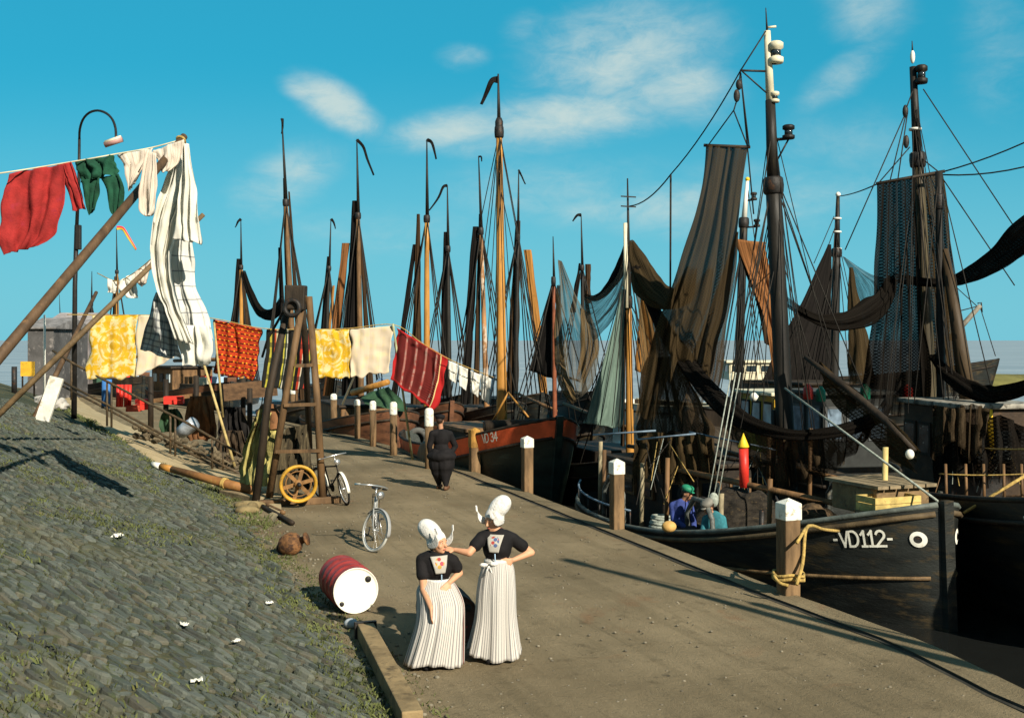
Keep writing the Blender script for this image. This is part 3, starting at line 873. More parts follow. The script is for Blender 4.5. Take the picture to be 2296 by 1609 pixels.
# yellow derrick boom lying across the foredeck
spar(b1, 'derrick_boom', [P(1805, 800, 20.0), P(1900, 870, 19.4), P(1995, 950, 18.6), P(2050, 1010, 18)], [.04,.065,.065,.045], WOODD)
# hatch, fish boxes, winch, gallows, bulwark stanchions on deck
M1 = wm(b1)
def D1(x, y, z): return M1 @ Vector((x, y, z))
rz1 = math.atan2(BOW[1], BOW[0]); RZ1 = Matrix.Rotation(rz1, 3, 'Z')
hb = MB().box(P(1972,1092,17.7) - Vector((0,0,.15)), (1.1,1.0,.42), RZ1).build('fore_hatch', mat('pale_timber', (.20,.13,.06), .7, .3, 4, 25, .4, col2=(.08,.055,.03)), b1, 'w', bevel=.02)
mb = MB()
for k in range(5): mb.box(P(1972,1092,17.7) + Vector((0,0,.09)) + RZ1 @ Vector((0,-.46+.23*k,0)), (1.3,.2,.05), RZ1)
mb.build('hatch_board', mat('grey_timber', (.22,.17,.10), .8, .35, 5, 25, .4), hb, 'w')
cabm = mat('cabin_brown', (.020,.014,.009), .6, .4, 3, 25, .3, col2=(.06,.032,.016))
cb1 = MB().box(D1(2.6,.1,.85), (2.6,2.2,1.5), RZ1).build('deckhouse', cabm, b1, 'w', bevel=.04)
MB().box(D1(2.6,.1,1.66), (2.8,2.4,.1), RZ1).build('deckhouse_roof', WOODD, cb1, 'w', bevel=.03)
for k in range(3):
    wf = MB().box(D1(1.7+.8*k,-1.03,1.2), (.5,.06,.4), RZ1).build('window', WOODM, cb1, 'w')
    MB().box(D1(1.7+.8*k,-1.05,1.2), (.38,.06,.28), RZ1).build('pane', GLASS, wf, 'w')
for k in range(3):
    wf = MB().box(D1(3.9,-.65+.7*k,1.2), (.06,.5,.4), RZ1).build('window', WOODM, cb1, 'w')
    MB().box(D1(3.93,-.65+.7*k,1.2), (.05,.38,.28), RZ1).build('pane', GLASS, wf, 'w')
# winch
wn = MB().tube([D1(5.0,-.9,.95), D1(5.0,.9,.95)], .07, 10)
for y in (-.75,-.35,.35,.75): wn.lathe([(.28,-.03),(.30,0),(.28,.03)], 18, MF(D1(5.0,y,.95), D1(0,1,0)-D1(0,0,0)))
for y in (-.55,.55): wn.lathe([(.16,-.16),(.16,.16)], 16, MF(D1(5.0,y,.95), D1(0,1,0)-D1(0,0,0)))
wn.box(D1(5,0,.6), (.4,1.6,.5), RZ1); wn.build('winch', IRON, b1, 'w')
# gallows frames (inverted U) each side
for (x, y, h) in ((3.2,-1.75,1.15),(6.2,-1.55,1.1),(6.2,1.5,1.3)):
    pts = [D1(x-.45,y,.3), D1(x-.42,y,h), D1(x-.2,y,h+.28), D1(x+.2,y,h+.28), D1(x+.42,y,h), D1(x+.45,y,.3)]
    MB().tube(pts, .05, 8).build('gallows_frame', mat('worn_steel', (.10,.11,.10), .5, .5, 6, 40, .3, col2=(.22,.20,.15)), b1, 'w')
# side railing aft, pale blue grey
rl = []
for i in range(13):
    t = .58 + .40*i/12; p = H1.pt(t, H1.sheer(t), -1); rl.append(M1 @ (p + Vector((0, .05, .32))))
MB().tube(rl, .022, 6).build('guard_rail', mat('rail_paint', (.16,.22,.28), .5, .3, 4, 20, .2), b1, 'w')
for p in rl[::2]: MB().tube([p, p - Vector((0,0,.34))], .018, 6).build('rail_stanchion', IRON, b1, 'w')
for i in range(9):
    t = .12 + .05*i; p = H1.pt(t, H1.sheer(t), -1)
    a = M1 @ (p + Vector((0, .22, 0))); MB().box(a - Vector((0,0,.2)), (.08,.07,.36), RZ1).build('bulwark_stanchion', WOODD, b1, 'w')
POSTL = mat('worn_post', (.24,.20,.12), .7, .4, 5, 25, .4)
# vertical clutter posts and a pump on deck
for (x, y, h, m) in ((6.9,-.6,1.5,WOODM),(4.9,-1.5,1.7,WOODM),(3.9,-1.5,1.5,POSTL),(6.3,-1.2,1.2,POSTL),(2.2,-1.5,1.6,WOODM),(1.4,-1.2,1.7,POSTL),(5.3,1.4,2.2,WOODM),(7.1,-.9,1.0,IRON),(4.2,1.2,2.0,WOODM),(5.7,.3,2.6,MASTD),(8.9,.2,2.2,mat('pale_post',(.55,.42,.16),.6,.2))):
    MB().tube([D1(x,y,.3), D1(x+.06,y,.3+h)], .045, 8).build('deck_post', m, b1, 'w')

# ================================================================== red and green botter (VD34)
H2 = Hull(11, 3.3, 2.3, 1.15, 1.2, rake=.55, bluff=.40)
b2 = boat('botter', 'botter with broad orange red strake lettered VD 34 and tall varnished mast', (1.15, 26.9), BOW, H2, GRN, REDH, band=.46, deck_drop=.6)
mb = MB(); fn = lambda u, v: H2.at(9.15 + u*.8, 1.60 + v + u*.16, -1) + Vector((0, -.045, 0))
lettering(fn, 'VD 34', .21, .032, mb); mb.build('painted_number', LETTER, b2, 'l')
mb = MB(); fn = lambda u, v: H2.at(10.3 - u, 1.85 + v - u*.16, 1) + Vector((0, .045, 0))
lettering(fn, 'VD 34', .24, .034, mb); mb.build('painted_number', LETTER, b2, 'l')
mast(b2, P(1119, 282, 30.5), P(1126, 1000, 30.5), .155, .085, VARN, hounds=.02)
spar(b2, 'topmast', [P(1119, 290, 30.5), P(1117, 166, 30.5)], [.06, .022], MASTD)
for x in (1119, 1120, 1118.5): pass
MB().lathe([(.07,-.25),(.11,-.15),(.11,.15),(.07,.25)], 10, Matrix.Translation(P(1119, 285, 30.5))).build('mast_band', IRON, b2, 'w')
pennant(b2, None, [P(1117, 178, 30.5), P(1104, 181, 30.5), P(1092, 205, 30.5), P(1079, 234, 30.5)], .20, .07, SBLK)
for x, y in ((1068,480),(1080,640),(1040,830),(1230,860)): line(b2, 'shroud', P(1119, 300, 30.5), P(x, y+60, 31), .013)
line(b2, 'forestay', P(1121, 300, 30.5), P(1238, 945, 27.2), .014)
line(b2, 'forestay', P(1122, 420, 30.5), P(1236, 948, 27.1), .012)
spar(b2, 'windlass_brace', [P(1098, 955, 28.6), P(1140, 880, 28.2)], .025, VARN); spar(b2, 'windlass_brace', [P(1185, 935, 27.6), P(1140, 880, 28.2)], .025, VARN)
M2 = wm(b2); D2 = lambda x, y, z: M2 @ Vector((x, y, z))
MB().tube([D2(9.0,-1.2,2.0), D2(9.0,1.2,2.0)], .16, 12).build('windlass', WOODD, b2, 'w')
cb2 = MB().box(D2(6.2,0,1.25), (2.6,2.4,1.0), RZ1).build('deckhouse', WOODD, b2, 'w', bevel=.03)
MB().box(D2(6.2,0,1.79), (2.8,2.6,.09), RZ1).build('deckhouse_roof', WOODM, cb2, 'w')
mb = MB()                                                      # leeboard
MB().lathe([(0.02,0),(.5,.0),(.62,.05),(.5,.09),(.02,.09)], 20, MF(D2(5.6,-1.78,.75), NN) @ Matrix.Diagonal((1.5,1,1,1))).build('leeboard', WOODM, b2, 'w')

# ================================================================== brown blunt boat behind, mast lowered
H3 = Hull(9.5, 3.2, 1.75, 1.0, 1.1, rake=.2, bluff=.30)
b3 = boat('brown_barge', 'brown blunt bowed boat with round hawse hole under the cream cloth', (-4.0, 38.6), (.42,-.907), H3, BRN, BRN, band=.3)
M3 = wm(b3); D3 = lambda x, y, z: M3 @ Vector((x, y, z))
mb = MB(); mb.lathe([(.02,0),(.14,0),(.16,.03),(.14,.05)], 14, MF(P(823, 944, 38.0), (0,-1,0))); 
spar(b3, 'lowered_mast', [P(790, 880, 40), P(870, 856, 38.6)], [.12,.10], VARN)
cb3 = MB().box(D3(5.0,0,1.3), (4,2.2,.9), RZ1).build('cabin', WOODM, b3, 'w', bevel=.05)
MB().box(D3(5.0,0,1.8), (4.2,2.4,.09), RZ1).build('cabin_roof', WOODD, cb3, 'w')

# ================================================================== masts of the fleet further along: every boat with hull, rig and brailed sail
def yx(y1, Y):
    return max(0, HY + (CAMZ - WATER - 1.5)/Y*F - y1) if y1 > 725 else 0
def fleet(name, label, Y, top, low, r0, hull_m, sails, pen, pm=SBLK, B=2.6, L=9, mm=MASTD, upper=.27, band_m=None, bow=BOW, shr=True, msplit=None):
    tp = P(*top, Y); lo = P(*low, Y)
    d = lo - tp; k = (WATER + .55 - tp.z) / d.z; base = tp + d*k
    bw = Vector((bow[0], bow[1], 0)).normalized()
    st_ = base + bw * (.38*L)
    H = Hull(L, B, 1.75, .85, .85, rake=.45, bluff=.40)
    r = boat(name, label, (st_.x, st_.y), bow, H, hull_m, band_m, band=.4, group='botters rafted along the quay')
    hp = tp.lerp(base, upper)
    mast(r, hp, base, r0, r0*.62, mm, hounds=.01)
    spar(r, 'topmast', [hp + (tp-hp)*-.03 + Vector((.02,0,0)), tp], [r0*.55, r0*.16], MASTD, 8)
    if pen: pennant(r, None, [P(x, y, Y) for x, y in pen[0]], pen[1], pen[2], pm)
    if shr: shrouds(r, hp, H, (L*.45, L*.52, L*.59), .00055*Y)
    line(r, 'forestay', hp, Vector((st_.x, st_.y, WATER + 1.9)), .00055*Y)
    for i, (x0, y0, x1, y1, w0, w1, m, dY) in enumerate(sails):
        s_ = Y / F
        x1 += (x1-x0)/max(40, y1-y0)*yx(y1, Y); y1 += yx(y1, Y)
        furled(r, 'furled_sail', P(x0, y0, Y+dY), P(x1, y1, Y+dY), w0*s_*.78, w1*s_*.60, m, 0, i*3.1 + x0*.1, .16)
    M = wm(r); cz = WATER + .75
    c = MB().box(M @ Vector((L*.42, 0, 1.0)), (L*.3, B*.6, .7), Matrix.Rotation(math.atan2(bw.y, bw.x), 3, 'Z')).build('cabin', WOODD, r, 'w', bevel=.04)
    spar(r, 'boom', [M @ Vector((L*.6, .1, 1.9)), M @ Vector((L*.05, .4, 2.3))], [.06,.05], WOODM)
    return r
fA = fleet('botter', 'small far botter with short dark sail just above the orange crochet blanket', 75, (540,490), (541,720), .16, BLK, [(535,580,527,735,9,38,SBLK,.1),(545,610,552,735,5,30,SBRN,.2)], ([(540,491),(534,497),(527,510)], .22, .05), mm=VARN)
fB = fleet('botter', 'botter with thick dark furled sail rising behind the timber hoist', 49, (632,265), (652,700), .15, BLK, [(638,400,650,735,9,30,SBRN,.1),(628,555,635,740,8,24,SBLK,.2),(648,430,668,740,4,24,SBRN,.25)], ([(632,266),(634,280),(631,300)], .14, .05), mm=WOODM)
fC = fleet('botter', 'far botter with slim dark sail left of the yellow blanket', 70, (742,490), (733,735), .15, BLK, [(737,575,728,740,10,34,SBLK,.1),(748,640,738,740,6,14,STAN,.15)], ([(742,491),(748,498),(752,513)], .2, .05))
fD = fleet('botter', 'botter with long drooping black streamer above the yellow blanket', 54, (800,312), (807,745), .16, BRN, [(796,450,788,745,12,56,SBLK,.2),(808,520,822,745,5,26,SBRN,.1),(776,545,752,745,20,32,SORG,.35)], ([(800,313),(815,330),(824,358),(838,393)], .16, .08), mm=WOODM)
fE = fleet('botter', 'botter with short hooked streamer and slanting sail above the cream cloth', 47, (957,312), (957,770), .15, BRN, [(930,548,903,745,10,24,SBLK,.3),(938,480,934,770,8,46,SBRN,.2)], ([(957,313),(969,322),(978,357)], .17, .06), mm=VARN)
fF = fleet('botter', 'botter with streamer blown leftward from a pale tipped mast', 54, (1003,415), (1006,795), .15, BLK, [(1000,520,1000,800,10,44,SBLK,.1)], ([(1003,416),(994,419),(983,443),(962,472)], .16, .06))
fG = fleet('botter', 'botter with blotchy orange mast beside the tall varnished one', 47, (1073,350), (1088,815), .13, BLK, [(1066,508,1048,800,16,30,SBLK,.2),(1076,480,1070,800,6,22,SBRN,.25)], ([(1073,351),(1079,352),(1080,362)], .08, .04), mm=mat('blotchy_spar', (.30,.15,.06), .6, .5, 1.2, 20, .2, stretch=(1,1,.6), col2=(.5,.40,.30), c2a=.52, c2b=.6))
fI = fleet('botter', 'botter with dark brailed sail and a tan sail on its right', 54, (1163,380), (1157,805), .14, BLK, [(1162,495,1150,815,12,44,SBRN,.2),(1183,560,1202,730,18,30,STAN,.3)], ([(1163,381),(1170,396),(1178,413)], .10, .05))
fK = fleet('botter', 'farthest botter with small hooked streamer between the nets', 60, (1303,480), (1306,660), .14, BLK, [(1300,590,1285,700,5,20,SBLK,.1),(1318,592,1318,680,14,18,SBRN,.2)], ([(1303,482),(1294,483),(1284,496)], .2, .06))
fJ = fleet('botter', 'smack with steep black triangular sail left of the thin grey net', 36, (1240,530), (1243,850), .085, BLK, [], None, B=2.4, L=8, upper=.2, mm=mat('red_spar', (.20,.06,.025), .6, .3))
tri = sheet([(P(1236,640,36.2), P(1239,640,36.2)), (P(1222,700,36.3), P(1241,700,36.2)), (P(1205,770,36.4), P(1243,770,36.2)), (P(1186,830,36.5), P(1240,850,36.2))], 10, 16, 2, .03, 2)
tri.build('hoisted_sail', SBLK, fJ, 'w', solid=.02)
fL = fleet('botter', 'botter with grey green sail let down its pale mast beyond VD 34', 28.5, (1407,400), (1412,960), .11, BLK, [(1403,640,1396,965,5,14,WOODM if 0 else SBRN,.1)], None, B=2.6, L=9, upper=.40, mm=VARN)
for y in (440, 462): MB().beam(P(1392, y, 28.4), P(1426, y+2, 28.4), .03, .03).build('crosstree', IRON, fL, 'w')
spar(fL, 'gaff', [P(1402, 500, 28.4), P(1404, 690, 28.4)], [.05,.06], CREAM)
sg = sheet([(P(1394,648,28.0), P(1402,650,28.2)), (P(1372,740,27.7), P(1403,740,28.2)), (P(1345,830,27.4), P(1403,840,28.2)), (P(1318,920,27.2), P(1400,930,28.1)), (P(1308,948,27.1), P(1392,960,28.0))], 20, 24, 3, .05, 4)
sg.build('lowered_sail', SGRN, fL, 'w', solid=.015)
for x0, y0, x1, y1 in ((1392,655,1312,945),(1398,660,1345,955),(1400,650,1372,955)): line(fL, 'brail', P(x0,y0,27.8), P(x1,y1,26.95), .012)
# left of everything: two masts beyond the dike
fX = fleet('botter', 'distant botter flying a red and yellow streamer behind the leaning poles', 90, (261,512), (263,715), .16, BLK, [(258,620,256,735,4,16,SBRN,.1)], None, mm=VARN)
M_RY = newmat('red_yellow_streamer'); 
_m, _nt, _b, _tc = M_RY; _u, _v = uvs(_nt, _tc); _c = mixc(_nt, _v.gt(.5), (.75,.50,.04), (.62,.04,.05)); _nt.links.new(_c, _b.inputs['Base Color'])
pennant(fX, None, [P(261,511,90), P(276,513,90), P(290,535,90), P(305,560,90)], .34, .16, _m)
fY = fleet('botter', 'distant dark botter whose masthead shows above the left huts', 82, (206,608), (204,735), .14, BLK, [(203,690,196,740,4,22,SBRN,.1)], None, L=8)
fZ = fleet('botter', 'far botter with thin bare mast at the left margin', 95, (133,660), (135,735), .10, BRN, [], None, L=8)

# ================================================================== cutter with white mast and ochre wheelhouse (row three)
HM = Hull(11, 3.8, 1.9, 1.0, 1.0, rake=.5, bluff=.42)
bM = boat('fishing_cutter', 'cutter with white topped radar mast and ochre wheelhouse behind VD112', (6.3, 37.6), (-.2,.98), HM, BLK, None); rzM = math.atan2(.98, -.2)
mast(bM, P(1668, 490, 34), P(1652, 960, 34), .14, .12, MASTD, hounds=.02)
spar(bM, 'topmast', [P(1668, 495, 34), P(1676, 402, 34)], [.09, .045], WHITE)
MB().ell(P(1676, 402, 34), .07).build('mast_knob', YELB, bM, 'w')
for (x, y) in ((1690,440),(1697,500)): lantern(bM, P(x, y, 33.9), .09, .24, IRON, IRON, P(1672, y+4, 34))
line(bM, 'yard', P(1660, 540, 34), P(1718, 545, 34), .03, WOODM)
for x0, y0, x1, y1 in ((1672,505,1610,880),(1668,505,1700,880),(1676,420,1740,880)): line(bM, 'shroud', P(x0,y0,34), P(x1,y1,33), .015)
wheelhouse(bM, 'wheelhouse', P(1762, 1010, 30.5) , (2.2, 1.7, 1.55), rzM, YEL, CREAM, WOODD, PGLASS, (3,2), name_roof='wheelhouse_roof')
wheelhouse(bM, 'stern_house', P(1880, 1040, 27.7), (1.7, 1.7, 1.75), rzM, mat('black_cabin', (.02,.022,.02), .6, .4), mat('grey_roof', (.06,.062,.055), .7, .3), mat('grey_frame', (.07,.075,.075), .6, .3), mat('blue_pane', (.16,.22,.28), .2, .4), (2,3), name_roof='stern_house_roof', band=(.40,.82))
MB().ell(P(1692, 890, 29.8), (.13,.13,.13)).build('searchlight', WHITE, bM, 'w')

# ================================================================== big dark cutter at the right edge (row two)
HP = Hull(12.5, 4.4, 2.75, 1.55, 1.2, rake=.5, bluff=.34, low=.5)
sP = Vector((10.05, 11.7, 0)); PBOW = (.13, -.99)
bP = boat('fishing_cutter', 'big dark cutter with tall stout mast at the right edge of the harbour', (sP.x, sP.y), PBOW, HP, BLK, None)
rzP = math.atan2(PBOW[1], PBOW[0])
mb = MB(); fn = lambda u, v: HP.at(8.0 + u, 1.25 + v + u*.12, -1) + Vector((0, -.02, 0))
lettering(fn, 'V', .42, .06, mb); mb.build('painted_letter', LETTER, bP, 'l')
mast(bP, P(2057, 345, 23.2), P(2088, 1010, 23.2), .165, .115, mat('ochre_black_mast', (.055,.042,.020), .55, .5, 2, 20, .3, stretch=(1,1,.2)), hounds=.02)
spar(bP, 'topmast', [P(2057, 350, 23.2), P(2047, 150, 23.2)], [.095, .07], MASTD)
spar(bP, 'mast_foot', [P(2088, 990, 23.2), P(2093, 1200, 23.2)], [.15, .16], GRN)
MB().lathe([(.15,-.05),(.19,-.03),(.19,.03),(.15,.05)], 14, MF(P(2088, 985, 23.2), (0,0,1))).build('mast_collar', LBLUE, bP, 'w')
MB().ell(P(2046, 128, 23.2), (.05,.05,.14)).build('masthead_light', WHITE, bP, 'w')
spar(bP, 'aerial', [P(2046, 118, 23.2), P(2045, 92, 23.2)], [.02,.008], IRON, 6)
for y in (290, 345): MB().lathe([(.09,-.03),(.13,-.02),(.13,.02),(.09,.03)], 12, MF(P(2052+(y-290)*.06, y, 23.2), (0,0,1))).build('mast_hoop', WHITE, bP, 'w')
lantern(bP, P(2066, 167, 23.1), .11, .38, MASTD, MASTD, P(2050, 190, 23.2))
for (x, y) in ((2030, 250),(2032, 318)): MB().ell(P(x, y, 23.1), (.06,.05,.14)).build('block', IRON, bP, 'w')
for a, b_ in (((2046,205),(2033,240)),((2030,255),(1895,560)),((2031,258),(1992,420)),((2034,258),(2012,410)),((2040,330),(1972,408)),((2062,395),(2110,392)),((2060,350),(2108,388)),((2070,200),(2275,510)),((2110,395),(2275,640)),((2060,410),(2080,700))):
    line(bP, 'stay', P(*a, 23.1), P(*b_, 22.8), .013)
for a, b_, s_ in (((2112,386),(2420,258),.1),((2115,392),(2420,335),.15),((1972,410),(1880,440),.05)):
    line(bP, 'stay', P(*a, 23.0), P(*b_, 21 if b_[0] > 2000 else 36), .016, None, s_)
line(bP, 'yard', P(1965, 412, 22.8), P(2118, 384, 22.8), .035, WOODD)
wheelhouse(bP, 'wheelhouse', P(2172, 1095, 21.2), (2.3, 1.45, 1.58), rzP, mat('wheelhouse_brown', (.045,.027,.014), .6, .4, 3, 25, .3, col2=(.12,.065,.03)), mat('worn_roof', (.30,.28,.23), .7, .3, 3, 20, .4, col2=(.08,.07,.055), c2a=.48, c2b=.62), WOODD, mat('dull_pane', (.06,.066,.066), .25, .5, 3, 5, .05, col2=(.45,.46,.42), c2a=.62, c2b=.66), (4,3), name_roof='wheelhouse_roof', band=(.42,.76), roof_over=.10)
spar(bP, 'corner_post', [P(2216, 915, 20.0), P(2220, 1010, 20.0)], .07, YELB)
MB().lathe([(.02,-.06),(.17,-.05),(.19,0),(.17,.05),(.02,.06)], 20, MF(P(2260, 930, 20.2), (.3,-1,0))).build('radar_dish', CREAM, bP, 'w')
spar(bP, 'radar_post', [P(2240, 1040, 20.3), P(2240, 930, 20.3)], .03, WHITE)
mast(bP, P(2105, 385, 22.4), P(2112, 1060, 22.4), .09, .07, MASTD, hounds=.1, name='second_mast')
spar(bP, 'derrick', [P(2118, 560, 22.4), P(2148, 740, 22.0), P(2172, 905, 21.6)], [.08,.13,.16], mat('brown_derrick', (.05,.032,.015), .6, .4, 2, 20, .3, stretch=(1,1,.2)))
for x0, y0, x1, y1 in ((2108,400,2185,900),(2104,400,2050,900),(2110,640,2130,950),(2107,392,2230,900),(2100,520,2150,1000)): line(bP, 'shroud', P(x0,y0,22.4), P(x1,y1,21.4), .011)
line(bP, 'guard_wire', P(2098, 990, 22), P(2420, 998, 16), .014, ROPEL, .1)
for x in (2120,2165,2205,2250,2290): spar(bP, 'rail_stanchion', [P(x, 1040, 18.5), P(x+2, 1120, 18.3)], .025, WOODM, 6)
line(bP, 'guard_wire', P(2105, 1062, 18.6), P(2420, 1052, 17.6), .012, ROPEL, .05)
spar(bP, 'boathook', [P(2160, 1150, 17.2), P(2300, 1065, 17.0)], .025, ROPEL, 6)
wnp = MB().tube([P(2130,1075,20), P(2230,1080,20)], .12, 12); wnp.box(P(2180,1095,20), (.9,.4,.4)); wnp.build('winch', IRON, bP, 'w')
# cutter O behind with black sail
HO = Hull(10, 3.6, 1.8, 1.0, 1.0, rake=.5)
bO = boat('fishing_cutter', 'cutter with steep black mizzen sail and thin dark mast', (13.0, 36.2), BOW, HO, BLK, None)
mast(bO, P(1876, 560, 40), P(1869, 880, 40), .17, .14, MASTD, hounds=.02)
spar(bO, 'topmast', [P(1876, 565, 40), P(1879, 436, 40)], [.12,.06], MASTD)
MB().ell(P(1879, 436, 40), .09).build('mast_knob', WHITE, bO, 'w')
for y in (490, 520, 558): MB().lathe([(.1,-.04),(.16,-.02),(.16,.02),(.1,.04)], 10, MF(P(1877, y, 40), (0,0,1))).build('mast_hoop', WHITE, bO, 'w')
for x0, y0, x1, y1 in ((1876,500,1780,760),(1874,490,1850,840),(1878,560,1940,860),(1880,560,1905,860),(1870,485,1825,590)): line(bO, 'shroud', P(x0,y0,40), P(x1,y1,39), .016)
sb_ = sheet([(P(1858,548,39.6), P(1863,548,39.7)), (P(1816,640,39.4), P(1863,640,39.7)), (P(1768,735,39.2), P(1864,740,39.7)), (P(1725,815,39.1), P(1862,820,39.7)), (P(1702,862,39.1), P(1860,870,39.7))], 16, 20, 2, .04, 6)
sb_.build('mizzen_sail', SBLK, bO, 'w', solid=.03)
wheelhouse(bO, 'wheelhouse', P(1810, 935, 37), (2.0,1.7,1.1), rz1, WOODM, WOODD, WOODM, GLASS, (2,2), name_roof='wheelhouse_roof')

# distant cutter VD leaving the row, derrick forward
HQ = Hull(15, 4.8, 3.1, 1.9, 2.0, rake=1.0, bluff=.5)
bQ = boat('fishing_cutter', 'distant black cutter lettered VD with its bow pointing right over the harbour', (27.5, 63), (.93,-.36), HQ, BLK, None)
mb = MB(); fn = lambda u, v: HQ.at(11.3 + u, 1.55 + v, -1) + Vector((0, -.03, 0))
lettering(fn, 'VD', .62, .10, mb); mb.build('painted_letter', LETTER, bQ, 'l')
spar(bQ, 'gallows_boom', [P(2130, 760, 61), P(2198, 685, 61)], [.16,.12], mat('grey_boom', (.20,.18,.14), .6, .3))
line(bQ, 'gallows_stay', P(2198,685,61), P(2120,705,61), .03); line(bQ, 'gallows_stay', P(2195,690,61), P(2140,640,61), .025); line(bQ, 'gallows_stay', P(2198,690,61), P(2232,798,61), .025)
mast(bQ, P(2120, 560, 62), P(2122, 850, 62), .18, .1, MASTD)
MB().tube([P(2192,680,61), P(2200,678,61), P(2202,700,61)], .04, 6).build('hook', IRON, bQ, 'w')

# white motor vessel seen between the nets
HW = Hull(11, 3.4, 1.6, 1.1, 1.2, rake=.5)
bW = boat('launch', 'low white launch with flat cream roof seen between the nets', (12.2, 47.5), (.6,-.8), HW, WHITE, None, rail_m=CREAM, cat='motor boat')
wheelhouse(bW, 'cabin', P(1690, 850, 50), (2.6,2.0,.75), 0, CREAM, CREAM, CREAM, GLASS, (4,2), name_roof='cabin_roof')

# cutter lying nearer than the picture's edge: its masts, wheelhouse and hull throw the long shadows over the quay
HN = Hull(11, 3.8, 2.0, 1.2, 1.2, rake=.4)
bN = boat('fishing_cutter', 'cutter moored just outside the right margin whose mast shadows cross the quay', (10.6, .2), (.40,-.917), HN, BLK, None)
mast(bN, (8.0, 6.7, 8.0), (7.95, 6.7, .2), .13, .07, MASTD, hounds=.02)
mast(bN, (7.3, 8.2, 4.6), (7.3, 8.2, .2), .10, .06, MASTD, hounds=.02)
line(bN, 'stay', (8.0,6.7,7.9), (6.95,9.4,.8), .02); line(bN, 'boom', (7.8,6.7,1.4), (6.5,9.3,1.7), .07, WOODM)

# more running rigging over the crowded boats
rnd = random.Random(31)
for k in range(16):
    x0, y0, Y = rnd.choice(((1733,400,20.6),(1728,225,20.6),(1740,520,20.6)))
    line(b1, 'halyard', P(x0+3, y0+rnd.uniform(0,60), Y), P(rnd.uniform(1560,1900), rnd.uniform(930,1100), rnd.uniform(19.5,22.5)), .009)
for k in range(12): line(bP, 'halyard', P(rnd.uniform(2048,2062), rnd.uniform(210,420), 23.1), P(rnd.uniform(1960,2230), rnd.uniform(900,1050), rnd.uniform(21,23.5)), .009)
for k in range(10): line(bM, 'halyard', P(1668, rnd.uniform(500,600), 33.9), P(rnd.uniform(1560,1760), rnd.uniform(880,960), rnd.uniform(31,34)), .013)
for k in range(9): line(fL, 'halyard', P(1408, rnd.uniform(470,660), 28.4), P(rnd.uniform(1310,1500), rnd.uniform(900,990), rnd.uniform(27,29)), .012)
for k in range(6): line(b2, 'halyard', P(1120, rnd.uniform(300,420), 30.4), P(rnd.uniform(1080,1180), rnd.uniform(880,970), rnd.uniform(29.5,31)), .012)
for k in range(5): line(bO, 'halyard', P(1877, rnd.uniform(500,560), 39.9), P(rnd.uniform(1800,1960), rnd.uniform(840,890), 39), .014)
def clut(name, label, cat, mb, m, group=None): tag(mb.build(name, m), label, cat, group)
# gear lying about on the deck of the black cutter
for k, (x, y) in enumerate(((7.3,.6),(6.6,-1.0),(5.9,1.2),(4.4,-1.3))):
    mb = MB()
    for j in range(5): mb.torus(D1(x,y,.62+.05*j), (.1*(j%2),.06,1), .24-.012*j, .03, 20, 6)
    clut('rope_coil', 'coil of rope lying on the crowded deck of VD112', 'rope', mb, [ROPEL, ROPEG, ROPE, ROPEG][k], 'rope coils on the deck of VD112')
for k, (x, y, lab) in enumerate(((6.9,1.2,'wicker fish basket by the far rail of VD112'),(5.6,-.2,'wicker fish basket beside the winch of VD112'),(7.6,-.9,'wicker fish basket near the mast foot of VD112'))):
    b_ = root('fish_basket', lab, 'basket', D1(x,y,.5)); wk = mat('wicker', (.20,.125,.05), .9, .4, 12, 40, .7, col2=(.08,.05,.02))
    MB().lathe([(.16,0),(.20,.15),(.24,.32),(.25,.34),(.225,.34),(.18,.10),(.001,.06)], 18).build('bowl', wk, b_, 'l'); MB().torus((0,0,.34), (0,0,1), .24, .022, 20, 6).build('rim', wk, b_, 'l')
for k, (a_, c_, r_, m_, lab) in enumerate((((3.5,-1.2,1.75),(8.6,-.3,1.55),.06,WOODM,'long brown spar laid over the deckhouse of VD112'),((3.2,.9,1.85),(7.9,1.3,1.6),.05,WOODM,'brown thin spar laid along the far side of VD112'),((1.2,-.4,1.85),(5.6,.5,1.85),.045,WOODD,'dark spar lying on the deckhouse roof of VD112'))):
    clut('loose_spar', lab, 'spar', MB().tube([D1(*a_), D1(*c_)], [r_, r_*.8], 10), m_)
def heap(label, c, sx, sy, sz, m, seed, n=26):
    def fn(u, v):
        a = u*2*math.pi; r = v**.7; z = sz*(1-v**1.8) * (1 + .35*noise.noise((math.cos(a)*2*r, math.sin(a)*2*r, seed)))
        k = 1 + .22*noise.noise((math.cos(a)*1.5, math.sin(a)*1.5, seed+4)) + .05*math.sin(a*9+seed)
        return Vector(c) + RZ1 @ Vector((sx*r*k*math.cos(a), sy*r*k*math.sin(a), z + .05*noise.noise((math.cos(a)*6*r, math.sin(a)*6*r, seed*2))))
    return tag(MB().grid(fn, n*2, n//2).build('net_heap', m), label, 'fishing net')
HEAPD = mat('heaped_net_dark', (.022,.018,.013), 1, .6, 7, 30, .9, col2=(.07,.05,.025), stretch=(1,1,2)); HEAPB = mat('heaped_net_brown', (.07,.045,.022), 1, .6, 7, 30, .9, col2=(.02,.015,.01), stretch=(1,1,2))
heap('dark net heap amidships on VD112 behind the fishermen', D1(5.4,-.1,.4), 1.0, 1.3, .95, HEAPD, 1.5)
heap('brown net heap beside the fore hatch of VD112', D1(6.9,.2,.5), .7, 1.0, .75, HEAPB, 4.5)
heap('dark net heap on the deckhouse roof of VD112', D1(2.6,.1,1.7), 1.1, .95, .55, HEAPD, 7.5)
heap('brown net heap on the foredeck of the cutter at the right edge', wm(bP) @ Vector((7.4,-.3,1.2)), .8, .7, .6, HEAPB, 9.5)

